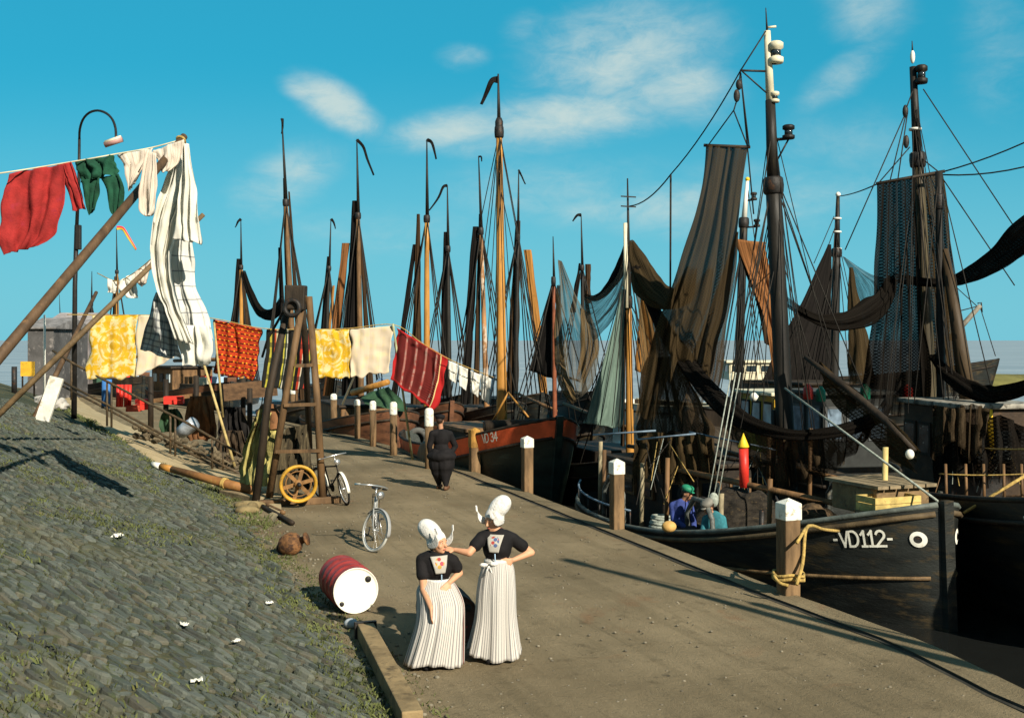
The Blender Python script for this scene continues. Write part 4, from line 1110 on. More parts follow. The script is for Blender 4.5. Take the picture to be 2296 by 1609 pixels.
for k in range(14):
    x = rnd.uniform(1430, 1740); y = rnd.uniform(960, 1060)
    line(b1, 'deck_line', P(x, y, 21.5), P(x + rnd.uniform(-60, 60), y + rnd.uniform(60, 120), 20.6), .008, rnd.choice([ROPEG, ROPEL, ROPE]))
for (a_, c_) in (((1545,968),(1750,1010)),((1330,975),(1470,965)),((1430,985),(1560,972))): line(b1, 'hand_rail', P(*a_, 21.5), P(*c_, 20.6), .018, mat('rail_paint', (.16,.22,.28), .5, .3, 4, 20, .2))
for k in range(8):
    x = rnd.uniform(2100, 2290); line(bP, 'deck_line', P(x, rnd.uniform(960,1000), 20.5), P(x + rnd.uniform(-50,50), rnd.uniform(1060,1110), 19.5), .008, rnd.choice([ROPEG, ROPEL, WOODM]))
# ================================================================== nets and loose sails hung up to dry
def net(name, label, rows, Y, m, nu=26, nv=40, folds=5, amp=.06, seed=0, cat='fishing net', flut=0, group='nets hung up to dry'):
    """rows of ((xl,yl[,Y]),(xr,yr[,Y])) down the photo"""
    def q(p): return P(p[0], p[1], p[2] if len(p) > 2 else Y)
    mb = sheet([(q(a), q(b)) for a, b in rows], nu, nv, folds, amp, seed, flut)
    return tag(mb.build(name, m), label, cat, group)
def gathered(name, label, pts, rad, m, seed=0, cat='fishing net', group='nets hung up to dry', n=60, k=14):
    """net drawn together into a hanging rope-like bundle: pts (x,y,Y), radii in metres along it"""
    c = [P(*p) for p in pts]; mb = MB()
    def fn(u, v):
        p = cr(c, v); d = (cr(c, min(1, v+.01)) - cr(c, max(0, v-.01))).normalized()
        a = d.cross(Vector((0,1,0))).normalized(); b = a.cross(d)
        r = cr(rad, v); an = u*2*math.pi
        rr = r*(1 + .22*math.sin(an*5 + seed + 3*noise.noise((v*4, seed, 0))) + .25*noise.noise((v*7, seed*3, u*2)))
        return p + a*math.cos(an)*rr + b*math.sin(an)*rr*.7
    mb.grid(fn, k*2, n)
    return tag(mb.build(name, m), label, cat, group)
net('fishing_net', 'tall brown net hanging from a yard at the masthead of VD112', [((1583,326),(1677,330)),((1570,420),(1662,430)),((1551,510),(1652,520)),((1520,600),(1640,610)),((1492,672),(1624,700)),((1470,745),(1606,770)),((1448,840),(1590,850)),((1428,935),(1570,940))], 23.2, NDK, 30, 54, 6, .07, 1.3)
line(b1, 'net_yard', P(1578,326,23.2), P(1682,330,23.2), .035, WOODD)
net('fishing_net', 'right hand fall of the tall brown net, torn at the foot', [((1652,520),(1655,520)),((1625,600),(1652,600)),((1592,690),(1636,690)),((1560,770),(1628,780)),((1545,830),(1622,845)),((1560,880),(1600,885))], 23.6, NMD, 18, 40, 4, .06, 2.2)
net('fishing_net', 'thin pale net stretched between the two falls of the tall brown net', [((1590,600),(1600,604)),((1545,660),(1592,680)),((1505,700),(1566,750)),((1500,780),(1540,820)),((1515,830),(1522,850))], 24.2, NLT, 14, 24, 3, .05, 3.1)
gathered('fishing_net', 'dark net swagged from the pale mast up to the tall brown net', [(1416,540,27.6),(1430,585,27),(1452,632,26),(1480,664,25),(1508,676,24),(1535,655,23.6),(1552,600,23.4)], [.05,.20,.30,.27,.16,.20,.10], NDK, 1)
net('fishing_net', 'open brown net draped beneath the swag right of the pale mast', [((1416,545,27.8),(1422,545,27.8)),((1424,620,27.6),(1455,640,27.4)),((1436,700,27.4),(1482,720,27)),((1440,790,27.2),(1500,820,27)),((1435,880,27),(1480,905,27)),((1420,950,27),(1462,960,27))], 27, NTAN, 18, 34, 4, .07, 4.7)
gathered('fishing_net', 'long dark net rope looping low across the black cutter', [(1425,600,26.5),(1470,705,25),(1530,800,23.5),(1590,880,22),(1660,940,20.6),(1740,970,19.8),(1820,975,19.4),(1900,962,19.2),(1968,935,19.2),(1990,905,19.2)], [.10,.13,.17,.16,.15,.10,.09,.09,.10,.08], NBLK, 2, n=90)
net('fishing_net', 'brown net heaped below the long rope on the black cutter', [((1455,800,24),(1520,800,23.6)),((1440,860,24),(1560,870,23.2)),((1430,920,24),(1590,930,22.6)),((1425,965,24),(1600,975,22.4)),((1430,1010,24),(1590,1030,22.4))], 23, NMD, 26, 26, 6, .12, 5.3)
def curtain(name, label, topc, botc, m, seed=0, nu=40, nv=16, folds=9, amp=.10, group='nets hung up to dry'):
    tc_ = [P(*p) for p in topc]; bc_ = [P(*p) for p in botc]
    mb = MB().grid(lambda u, v: cr(tc_, u).lerp(cr(bc_, u), v) + Vector((amp*.4*math.sin(u*folds*9+seed), amp*math.sin(u*folds*6.28 + 3*noise.noise((u*4, v*2, seed))), .08*noise.noise((u*6, v*3, seed))*v)), nu, nv)
    return tag(mb.build(name, m), label, 'fishing net', group)
curtain('fishing_net', 'dark curtain of net under the low loop of net rope', [(1600,890,21.6),(1660,942,20.7),(1740,972,19.9),(1820,977,19.5),(1900,964,19.3),(1970,938,19.2)], [(1640,985,21.6),(1690,1050,21),(1760,1095,20.4),(1830,1075,20.1),(1890,1040,19.9),(1940,985,19.5)], NMD, 6.1)
net('fishing_net', 'thin grey net hanging in a point left of the green sail', [((1252,583,33),(1258,585,33)),((1255,660,32.6),(1285,650,32.6)),((1252,740,32.2),(1318,720,32)),((1250,800,31.8),(1340,790,31.4)),((1258,850,31.2),(1325,860,31)),((1278,890,30.8),(1298,895,30.8))], 32, NLT, 22, 36, 4, .09, 7.7)
net('fishing_net', 'tan lower skirt of the thin grey net', [((1300,690,31.5),(1322,700,31.5)),((1302,750,31.4),(1345,765,31.3)),((1300,800,31.3),(1332,815,31.2)),((1292,850,31.2),(1310,860,31.1))], 31.4, NTAN, 14, 22, 3, .06, 8.3)
gathered('fishing_net', 'pale gathered tail of net tied up beside the orange bow', [(1253,640,33),(1252,760,32),(1258,830,31),(1275,875,30.4),(1285,900,30)], [.05,.10,.13,.14,.08], NTAN, 4)
net('fishing_net', 'dark net slung from the pale mast back to the far botter', [((1400,560,28.8),(1404,640,28.6)),((1378,620,29.5),(1388,690,29)),((1345,655,30.4),(1360,740,29.6)),((1318,668,31),(1330,760,30.2)),((1312,664,31.4),(1315,680,31.2))], 30, NLT, 16, 26, 3, .06, 9.2)
gathered('fishing_net', 'dark head rope of the net slung back from the pale mast', [(1404,545,28.8),(1392,600,29.2),(1365,645,30),(1335,668,30.8),(1312,662,31.4)], [.04,.12,.10,.08,.05], NBLK, 6, n=36)
gathered('fishing_net', 'dark net swag joining the two leftmost botters above the crochet blanket', [(545,610,60),(560,655,57),(580,695,54),(602,706,52),(622,694,50),(634,668,49)], [.12,.16,.20,.22,.20,.12], NBLK, 7, n=40)
# big dark net on the right-hand cutter
net('fishing_net', 'huge black net hanging from the yard of the right hand cutter', [((1970,412),(2054,398)),((1966,500),(2058,490)),((1962,590),(2064,590)),((1958,690),(2072,690)),((1945,780),(2080,790)),((1935,850),(2086,880)),((1925,910),(2086,950))], 22.8, NBLK, 34, 46, 7, .08, 1.9)
net('fishing_net', 'thinner black net behind the stout mast with sky showing through', [((2054,398),(2114,388)),((2062,480),(2128,480)),((2070,580),(2140,590)),((2074,680),(2152,690)),((2080,780),(2168,790)),((2086,870),(2180,880))], 23.6, NDK, 24, 40, 5, .07, 2.9)
gathered('fishing_net', 'thick dark net bundle running out of the picture at right', [(2420,440,20.5),(2300,525,21.3),(2240,575,21.8),(2180,612,22.2),(2130,630,22.6),(2070,632,22.8),(2000,622,23)], [.34,.27,.21,.15,.09,.08,.08], NBLK, 8, n=60)
gathered('fishing_net', 'sagging net rope from the stout mast to the tall cutter mast', [(2000,622,23),(1985,660,22.8),(1958,690,22.6),(1920,712,22.4),(1880,722,22.1),(1840,718,21.6),(1800,700,21.2),(1758,672,20.8)], [.08,.16,.22,.20,.16,.10,.07,.07], NBLK, 9, n=70)
net('fishing_net', 'small pale net triangle between black mizzen and huge black net', [((1890,575,36),(1894,577,36)),((1908,620,35.5),(1950,612,35)),((1922,665,35.2),(1990,632,34)),((1935,700,35),(1970,690,34.4)),((1944,722,34.8),(1950,724,34.8))], 35, NLT, 16, 18, 3, .06, 3.7)
gathered('fishing_net', 'dark net column standing between black mizzen and huge black net', [(1908,600,34),(1915,680,33.6),(1925,770,33.2),(1935,860,33)], [.05,.16,.26,.34], NDK, 11, n=30)
# brown canvas between the cutter masts
so_ = sheet([(P(1650,535,30), P(1716,546,30)), (P(1668,590,30), P(1728,610,30)), (P(1690,650,29.8), P(1742,665,29.8)), (P(1708,700,29.6), P(1748,720,29.6)), (P(1722,760,29.4), P(1756,790,29.4)), (P(1734,850,29.2), P(1762,870,29.2))], 16, 30, 3, .06, 5)
tag(so_.build('loose_sail', SORG, solid=.02), 'rust brown canvas let fly between the two tall cutter masts', 'sail')
so_ = sheet([(P(1652,548,30.3), P(1660,548,30.3)), (P(1672,610,30.3), P(1700,620,30.3)), (P(1700,690,30.2), P(1728,700,30.2)), (P(1716,770,30), P(1736,780,30))], 10, 24, 2, .05, 3)
tag(so_.build('loose_sail', SBRN, solid=.02), 'dark folded leech of canvas left of the rust brown sail', 'sail')
so_ = sheet([(P(1440,640,31), P(1448,640,31)), (P(1436,700,31), P(1462,710,31)), (P(1430,760,31), P(1470,780,31)), (P(1425,830,31), P(1462,850,31))], 10, 20, 3, .08, 8)
tag(so_.build('loose_sail', STAN, solid=.02), 'ochre sail bunched just right of the pale mast', 'sail')
net('fishing_net', 'folded dark net lying along the derrick of the black cutter', [((1830,800,19.9),(1850,870,20)),((1880,845,19.5),(1895,930,19.7)),((1940,895,19.1),(1960,985,19.3)),((2000,945,18.5),(2015,1030,18.7)),((2050,1005,18),(2052,1060,18.1))], 19, NDK, 12, 30, 3, .07, 6.7)

curtain('fishing_net', 'black net thrown over the rail before the right hand wheelhouse', [(2092,985,20.2),(2140,940,19.8),(2190,952,19.6),(2240,930,19.4),(2300,960,19.2)], [(2098,1090,19.9),(2150,1075,19.6),(2200,1095,19.4),(2250,1080,19.2),(2310,1090,19)], NBLK, 3.3, 30, 14, 7, .10)
curtain('fishing_net', 'dark net draped over the deckhouse of VD112', [(1425,985,22.2),(1470,968,21.9),(1520,978,21.5),(1560,970,21.2),(1600,985,20.9)], [(1420,1085,22),(1475,1060,21.7),(1530,1100,21.2),(1575,1070,20.9),(1610,1090,20.6)], NDK, 5.7, 30, 14, 7, .10)

curtain('fishing_net', 'dark net hanging from the roof edge of the right hand wheelhouse', [(2098,908,19.9),(2140,915,19.7),(2180,905,19.6),(2215,918,19.5)], [(2095,1030,19.8),(2140,990,19.5),(2175,1040,19.4),(2208,980,19.3)], NMD, 8.3, 26, 14, 6, .10)
gathered('fishing_net', 'dark net bundle slung low from the stout mast to the right edge', [(2092,800,22.6),(2140,850,21.6),(2200,880,20.6),(2260,880,19.8),(2340,850,19)], [.08,.14,.16,.13,.10], NBLK, 13, n=40)
# ================================================================== bollards along the quay edge
TIMB = mat('weathered_post', (.17,.105,.05), .8, .45, 5, 25, .6, stretch=(1,1,.2), col2=(.07,.045,.024))
CAPW = mat('white_cap_paint', (.74,.72,.62), .65, .12, 6, 30, .4, col2=(.36,.31,.22), c2a=.54, c2b=.70)
def bollard(label, x, yb, ytop, w, cap_frac, square=True, Y=None, cap_m=None):
    if Y is None: b = P(x, yb, F*CAMZ/(yb-HY)); b.z = 0
    else: b = P(x, yb, Y)
    h = P(x, ytop, b.y).z - b.z; r = w/2 * b.y/F * (.9 if yb > 1300 else .82)
    o = root('mooring_post', label, 'bollard', b, .35, 'white capped mooring posts along the quay')
    hc = h*(1-cap_frac)
    if square:
        mb = MB().box((0,0,hc/2-.25), (2*r, 2*r, hc+.5), jit=.006); mb.build('shaft', TIMB, o, 'l', bevel=.02)
        mb = MB(); mb.add([(-r*1.08,-r*1.08,hc-.02),(r*1.08,-r*1.08,hc-.02),(r*1.08,r*1.08,hc-.02),(-r*1.08,r*1.08,hc-.02),(-r*1.08,-r*1.08,h*.985),(r*1.08,-r*1.08,h*.985),(r*1.08,r*1.08,h*.985),(-r*1.08,r*1.08,h*.985),(0,0,h+.05)],
               [(3,2,1,0),(0,1,5,4),(1,2,6,5),(2,3,7,6),(3,0,4,7),(4,5,8),(5,6,8),(6,7,8),(7,4,8)], flat=True); mb.build('painted_cap', cap_m or CAPW, o, 'l', bevel=.012)
    else:
        MB().tube([(0,0,-.6),(.01,0,hc*.5),(0,0,hc)], [r*1.02,r,r*.98], 14).build('shaft', TIMB, o, 'l')
        MB().lathe([(r*1.03,hc-.01),(r*1.05,hc+.02),(r*1.03,h-r*.7),(r*.85,h-r*.3),(r*.5,h-.05*r),(.001,h)], 16).build('painted_cap', cap_m or CAPW, o, 'l')
    return o
bo = bollard('big square white capped post with a yellow rope, nearest of all', 1768, 1338, 1124, 44, .17, True)
bollard('square white capped post beside the stern of the black cutter', 1383, 1190, 1033, 32, .17, True)
bollard('square white capped post standing before the bow of VD 34', 1182, 1105, 981, 27, .16, True)
bollard('uncapped brown post with an orange patch just left of VD 34 lettering', 1064, 1060, 962, 26, .40, True, None, mat('orange_patch', (.38,.20,.04), .7, .4, 2, 20, .4, col2=(.16,.09,.04)))
bollard('round white topped post close to the man in black', 962, 1050, 914, 24, .30, False)
bollard('round white topped post right of the hawse hole, left of the prop', 882, 1020, 900, 20, .24, False)
bollard('rounded white topped post above the hawse hole', 836, 1000, 898, 18, .20, False)
bollard('small white topped post left of the hawse hole', 801, 985, 895, 16, .15, False)
bollard('white topped post under the yellow blanket right of the hoist', 748, 972, 882, 18, .15, False)
bollard('farthest white topped post seen between the legs of the hoist', 657, 942, 868, 15, .2, False)
# tackle rope from the big post to the cutter
bp = bo.matrix_basis.translation; hp_ = Vector((bp.x, bp.y, 0)); k = .16
ropepts = [hp_ + Vector((.20*math.cos(a), .20*math.sin(a), .26 + .02*math.sin(3*a))) for a in [i*math.pi/6 for i in range(13)]]
mb = MB().tube(ropepts, .024, 8); mb.tube([p + Vector((0,0,.05)) for p in ropepts], .022, 8)
mb.tube(curve([P(1786,1310,14.4), P(1800,1260,14.6), P(1806,1190,14.9), P(1820,1178,15.3), P(1845,1186,15.9), P(1880,1190,16.6)], 16), .024, 8)
mb.tube(curve([P(1787,1216,14.45), P(1806,1184,14.9)], 4), .022, 8); mb.tube(curve([P(1735,1290,14.5), P(1748,1306,14.4), P(1768,1312,14.35)], 6), .022, 8)
tag(mb.build('mooring_rope', ROPEL), 'yellow mooring rope knotted round the nearest big square post', 'rope')
# tyre fender on the brown boat
mb = MB().torus(P(937, 985, 37), (-.3,-1,.1), .30, .11, 22, 8); tag(mb.build('tyre_fender', mat('grey_rubber', (.10,.10,.09), .8, .3)), 'grey tyre fender hung beside the post by the man in black', 'tyre')

# ================================================================== hoist (timber sheerlegs) with wheel
HOY = 23.0
ho = root('timber_hoist', 'tall brown timber hoist frame with yellow spoked wheel at its foot', 'hoist', G(660, 1130))
HW_ = mat('hoist_timber', (.125,.072,.032), .7, .4, 4, 25, .45, stretch=(1,1,.25), col2=(.05,.03,.015))
def gp(x, y, Y): p = P(x, y, Y); return p
ap = P(672, 655, 23.6)
MB().tube([G(573,1128), P(603,880,23.6), P(645,690,23.6)], [.085,.082,.075], 10).build('leg', WOODD, ho)
MB().tube([G(602,1124), P(642,880,23.2), P(681,662,23.3)], [.08,.075,.07], 10).build('leg', HW_, ho)
MB().tube([G(724,1128), P(711,900,23.2), P(693,665,23.3)], [.08,.075,.07], 10).build('leg', HW_, ho)
MB().tube([P(694,1010,26.5), P(685,780,25), P(676,660,23.7)], [.075,.07,.065], 10).build('leg', WOODD, ho)
for (xa, xb, y) in ((637,710,908),(619,718,1012),(662,702,820)): MB().beam(P(xa,y,23.15), P(xb,y-2,23.15), .06, .07).build('crossbar', HW_, ho)
MB().beam(G(580,1137)+Vector((0,0,.07)), G(762,1126)+Vector((0,0,.07)), .2, .14).build('base_beam', HW_, ho, bevel=.015)
hb_ = MB().box(P(664, 668, 23.3), (.42,.34,.5), jit=.02).build('head_block', WOODD, ho, bevel=.03)
MB().torus(P(655, 690, 23.1), (.2,1,0), .16, .05, 18, 6).build('sheave', IRON, hb_)
MB().tube([P(640,690,23.2), P(600,760,23.8), P(588,800,24)], .03, 6).build('head_rope', ROPE, hb_)
wc = P(669, 1084, 22.55); WA = Vector((.28,-1,.03)).normalized()
wm_y = mat('ochre_cast_iron', (.50,.27,.025), .5, .3, 4, 30, .3, col2=(.14,.075,.02))
wl_ = MB().lathe([(.325,-.07),(.375,-.085),(.385,0),(.375,.085),(.325,.07),(.31,0),(.325,-.07)], 36, MF(wc, WA)).build('wheel', wm_y, ho)
wdk = mat('rusty_spoke', (.20,.10,.03), .6, .4, 5, 30, .3, col2=(.07,.04,.02))
mb = MB().lathe([(.02,-.1),(.085,-.1),(.085,.1),(.02,.1)], 14, MF(wc, WA)); FM = frame(WA)
for i in range(6):
    a = i*math.pi/3 + .25; d = FM @ Vector((math.cos(a), math.sin(a), 0)); mb.beam(wc + d*.07, wc + d*.32, .075, .05, tuple(WA))
mb.build('spokes', wdk, wl_)
MB().lathe([(.24,-.02),(.262,-.03),(.262,.03),(.24,.02),(.24,-.02)], 30, MF(wc, WA)).build('inner_ring', wdk, wl_)
MB().tube([wc + WA*-.25, wc + WA*.3], .04, 10).build('axle', IRON, wl_)
net('fishing_net', 'dark net bundle hung inside the timber hoist', [((640,960,24.2),(690,950,24.6)),((630,1010,24),(694,1000,24.4)),((622,1060,23.8),(700,1050,24.1)),((618,1105,23.7),(705,1095,24))], 24, mat('net_bundle', (.055,.042,.022), .95, .6, 4, 18, .8, stretch=(6,1,.3), col2=(.13,.10,.05)), 26, 20, 9, .09, 3.3)
net('fishing_net', 'pale yellow green net heaped against the left leg of the hoist', [((588,915,24.6),(612,925,24.4)),((575,960,24.6),(622,960,24.3)),((560,1010,24.8),(618,1010,24.2)),((550,1050,24.9),(600,1050,24)),((546,1085,24.6),(592,1090,23.8))], 24, mat('pale_net_heap', (.36,.31,.10), .95, .5, 3, 14, .8, stretch=(4,1,.4), col2=(.13,.11,.045)), 24, 24, 7, .13, 1.1)
net('fishing_net', 'rust coloured cloth thrown over the top of the pale yellow net', [((586,905,24.7),(608,905,24.5)),((578,930,24.6),(628,930,24.3)),((572,962,24.5),(632,960,24.2))], 24.4, TARB, 14, 10, 4, .08, 5.1)

# spar and beams on the ground
def loose(name, label, a, b, r, m, n=12, cat='timber', sq=False):
    mb = MB()
    if sq: mb.beam(a, b, r*2, r*1.6)
    else: mb.tube([Vector(a).lerp(Vector(b), i/6) for i in range(7)], r, n)
    return tag(mb.build(name, m, bevel=.01 if sq else 0), label, cat)
sp = root('ship_spar', 'long round spar with white tip lying along the foot of the dike', 'spar', G(455, 1085))
a = G(342, 1050, .10); b_ = G(573, 1116, .14); 
MB().tube([a.lerp(b_, .2), a.lerp(b_, .6), b_], [.08,.10,.105], 12).build('shaft', mat('spar_wood', (.24,.11,.035), .55, .4, 2, 20, .3, col2=(.34,.22,.06)), sp)
MB().tube([a.lerp(b_, .085), a.lerp(b_, .2)], [.075,.08], 12).build('yellow_band', VARN, sp); MB().tube([a, a.lerp(b_, .085)], [.065,.075], 12).build('white_tip', WHITE, sp)
mb = MB()
for k in range(5): mb.torus(a.lerp(b_, .70 + .006*k), b_ - a, .108, .014, 18, 6)
mb.build('lashing', ROPEL, sp)
loose('wood_plank', 'flat pale plank lying under the lashed end of the spar', G(500,1110,.05), G(575,1126,.05), .09, mat('old_plank', (.24,.18,.10), .85, .4, 4, 20, .5), sq=True)
loose('wood_pole', 'thin dark pole pointing at the rusty buoy', G(588,1140,.05), G(656,1178,.05), .045, WOODD)
loose('wood_pole', 'second thin pole just behind the one pointing at the buoy', G(592,1136,.06), G(636,1156,.06), .04, WOODM)
mb = MB(); rnd = random.Random(21)
for _ in range(5):
    c = G(566 + rnd.uniform(-22,22), 1146 + rnd.uniform(-8,8), .06)
    mb.ell(c, (rnd.uniform(.12,.28), rnd.uniform(.12,.2), .09), 12, 8)
tag(mb.build('sack_heap', mat('sack_cloth', (.20,.15,.07), .9, .4, 3, 14, .6, col2=(.10,.07,.03))), 'low heap of brown sacking at the front of the hoist', 'sacking')
bm_ = root('square_beam', 'long square beam lying on the quay at the bottom edge', 'timber', G(850, 1500))
a = G(818, 1428, .09); b_ = G(925, 1640, .09); MB().beam(a, b_, .19, .17).build('beam', mat('beam_timber', (.22,.155,.075), .8, .4, 3, 20, .5, stretch=(1,1,1), col2=(.10,.07,.035)), bm_, bevel=.012)
MB().box(a.lerp(b_, .015), (.25,.06,.2), Matrix.Rotation(.35, 3, 'Z')).build('iron_strap', IRON, bm_)
tag(MB().ell(G(787,1408,.06), (.085,.07,.06), 12, 8).build('stone', mat('pale_blue_stone', (.42,.46,.48), .7, .2)), 'small pale stone at the head of the square beam', 'stone')

# drums
def drum(o, c, ax, r, L, body_m, end_m, rings=(.12,.36,.64,.88)):
    ax = Vector(ax).normalized(); M = MF(Vector(c) - ax*L/2, ax)
    prof = [(r*.96, .01)]
    zs = sorted(rings)
    prof += [(r*1.0, 0.0), (r*1.02, .015), (r, .03)]
    for z in zs[1:-1] if len(zs) > 2 else zs: prof += [(r, z*L-.035), (r*1.045, z*L-.012), (r*1.045, z*L+.012), (r, z*L+.035)]
    for z in (.2, .5, .8): pass
    prof += [(r, L-.03), (r*1.02, L-.015), (r, L)]
    MB().lathe(prof, 36, M, False, False).build('shell', body_m, o)
    e = MB().lathe([(.001, L-.008), (r*.90, L-.008)], 36, M, True).lathe([(r*.90, L-.008), (r*.93, L-.004), (r*.96, L+.004), (r*.985, L+.008), (r*1.0, L+.002)], 36, M, False, False); ee = e.build('drum_head', end_m, o)
    FMx = frame(ax)
    for (px_, py_, rr) in ((-.55,-.45,.035),(.62,.55,.026)):
        MB().lathe([(.001,.012),(rr,.012),(rr*1.2,0)], 12, MF(Vector(c) + ax*(L/2-.008) + FM_off(FMx, px_*r, py_*r), ax)).build('bung', IRON, ee)
    mb = MB().lathe([(.001, .012), (r*.95, .012), (r*.99, -.002)], 30, M, False, False); mb.build('drum_base', body_m, o)
def FM_off(Fm, a, b): return Fm @ Vector((a, b, 0))
DR = mat('drum_red', (.30,.035,.028), .45, .35, 4, 30, .25, col2=(.12,.025,.02)); DW = mat('drum_white', (.78,.76,.64), .5, .08, 3, 30, .15, col2=(.62,.57,.36), c2a=.66, c2b=.72)
cD = P(780, 1325, 14.25); cD.z = .29
do = root('oil_drum', 'dark red oil drum lying on its side with white painted end', 'drum', (cD.x, cD.y, 0))
drum(do, cD, (.37,-.93,0), .285, .86, DR, DW, (.1,.30,.55,.8,.95))
cD2 = P(1002, 1368, 12.75); cD2.z = .29
d2 = root('barrel', 'dark barrel the seated woman leans on, between the two women', 'barrel', (cD2.x, cD2.y, 0))
drum(d2, cD2, (.25,-.96,0), .29, .8, mat('barrel_dark', (.05,.026,.018), .55, .4, 4, 30, .3), mat('barrel_end', (.07,.032,.022), .5, .4, 4, 30, .3, col2=(.30,.05,.03), c2a=.6, c2b=.62), (.1,.35,.65,.9))
# rusty buoy
bc = G(652, 1243); bu = root('mooring_buoy', 'rusty round buoy lying on the quay between hoist and drum', 'buoy', bc)
RUST = mat('rusty_iron', (.17,.08,.03), .8, .6, 6, 30, .7, col2=(.05,.025,.014), c2a=.46, c2b=.6)
bx = frame((.86,.45,.35)); 
MB().lathe([(0.0008,-0.2000),(0.0800,-0.1920),(0.1520,-0.1280),(0.1800,-0.0240),(0.1800,0.0400),(0.1440,0.1280),(0.0880,0.1680),(0.0680,0.1760)], 24, MF(bc + Vector((0,0,.17)), (.86,-.15,.30))).build('float', RUST, bu)
MB().lathe([(0.0560,0.1600),(0.0560,0.2560),(0.1040,0.2640),(0.1040,0.2880),(0.0480,0.2960),(0.0008,0.2960)], 18, MF(bc + Vector((0,0,.17)), (.86,-.15,.30))).build('flange', RUST, bu)
MB().torus(bc + Vector((-.16,.0,.09)), (.5,1,.2), .07, .018, 14, 6).build('eye_ring', IRON, bu)
# litter
rnd = random.Random(4)
for k, (x, y, lab, s_) in enumerate(((263,1208,'crumpled white paper on the dike stones, largest',.11),(604,1358,'white paper scrap lower right on the dike near the drum',.055),(413,1407,'small upright white paper scrap on the dike',.06),(530,1445,'white scrap low down on the dike near the grass',.055),(440,1535,'grey white scrap at the bottom of the dike',.06))):
    p = G(x, y, .03); f = Matrix.Rotation(rnd.uniform(0,6), 3, 'Z')
    mb = MB().grid(lambda u, v: p + f @ Vector(((u-.5)*s_*1.6, (v-.5)*s_, .07*s_/.1*abs(noise.noise((u*3,v*3,k*5))) + .05*s_)), 6, 6)
    tag(mb.build('paper_scrap', WHITE, solid=.004), lab, 'litter')

# ================================================================== railing up the dike
RAILM = mat('railing_iron', (.06,.042,.022), .6, .4, 6, 30, .3, col2=(.16,.09,.04))
rr_ = root('railing', 'iron pipe railing with double rails climbing the dike', 'railing', G(385, 1011))
top = [(118,786),(165,815),(250,860),(335,905),(420,948),(500,995),(560,1030)]; low = [(140,855),(250,912),(385,985),(500,1043),(548,1066)]
def rY(x): return 30.5 - (x-120)/440*2.2
MB().tube([P(x, y, rY(x)) for x, y in top], .035, 8).build('top_rail', RAILM, rr_)
MB().tube([P(x, y, rY(x)) for x, y in low], .035, 8).build('lower_rail', RAILM, rr_); MB().tube([P(x, y+10, rY(x)+.35) for x, y in low], .03, 8).build('lower_rail', RAILM, rr_)
for (x, yt, yb) in ((240,856,948),(250,860,952),(382,930,1010),(393,936,1016),(476,980,1050),(500,994,1060),(160,812,890)):
    MB().tube([P(x, yt, rY(x)), P(x, yb+6, rY(x))], .03, 8).build('railing_post', RAILM, rr_)

# white leaning stump, prop poles, lamp post
POLE = mat('prop_pole', (.085,.05,.025), .7, .4, 4, 25, .4, stretch=(1,1,.25), col2=(.18,.10,.045))
POLEB = mat('pale_pole', (.13,.085,.04), .7, .4, 4, 25, .4, col2=(.10,.07,.035))
g = G(92, 942); tp_ = P(128, 846, g.y + .3)
mb = MB().beam(g - Vector((0,0,.1)), tp_, .36, .10, (0,1,0)); tag(mb.build('leaning_board', mat('whitewash', (.62,.60,.52), .7, .15, 3, 20, .3, col2=(.40,.36,.27)), bevel=.012), 'broad whitewashed board leaning on the dike beside a dark pole', 'board')
T1 = P(413, 306, 15.8); B1 = Vector((-6.3, 10.9, 1.70)); 
o = root('prop_pole', 'thick dark clothes prop rising to the end of the upper washing line', 'clothes prop', B1)
MB().tube([B1, B1.lerp(T1, .5), T1], [.068,.062,.05], 12).build('pole', POLE, o); MB().torus(T1 - (T1-B1).normalized()*.1, T1-B1, .06, .02, 12, 6).build('lashing', ROPEL, o)
g = G(-60, 985); T2 = P(456, 481, 22); o = root('prop_pole', 'thinner brown clothes prop crossing behind the big white sheet', 'clothes prop', g)
MB().tube([g, g.lerp(T2, .45), T2], [.06,.055,.045], 10).build('pole', POLEB, o)
g = G(78, 936); T3 = P(216, 655, g.y + 4); o = root('prop_pole', 'short dark clothes prop beside the whitewashed board', 'clothes prop', g)
MB().tube([g, g.lerp(T3, .5), T3], [.075,.07,.05], 10).build('pole', POLE, o)
lx = 34.0; lb = P(166, 875, lx); lb.z = dike_z(lb.x, lb.y)
lo_ = root('street_lamp', 'tall dark lamp post with hooked arm over the washing', 'street lamp', lb)
LPM = mat('lamp_iron', (.018,.016,.014), .5, .3, 6, 30, .2)
MB().tube([lb, P(168,640,lx), P(172,505,lx)], [.085,.07,.065], 12).build('post', LPM, lo_); MB().tube([P(172,510,lx), P(177,395,lx), P(178,310,lx)], [.055,.045,.04], 10).build('upper_post', LPM, lo_)
pts = [(178,312),(179,290),(186,268),(200,253),(219,248),(238,254),(252,268),(259,288),(260,308)]
ar = MB().tube(curve([P(x,y,lx - .25*i) for i, (x,y) in enumerate(pts)], 24), .036, 8).build('hook_arm', LPM, lo_)
e = P(260,310,lx-2.0); hd = MB().tube([P(235,325,lx-2), P(274,312,lx-2)], [.085,.085], 12).build('lamp_head', mat('lamp_pink', (.45,.25,.22), .5, .2), ar)
MB().tube([P(236,320,lx-2.02), P(272,308,lx-2.02)], [.06,.06], 10).build('lamp_cover', CREAM, hd)
MB().box(P(176, 532, lx-.05), (.16,.14,.75)).build('control_box', LPM, lo_, bevel=.02)

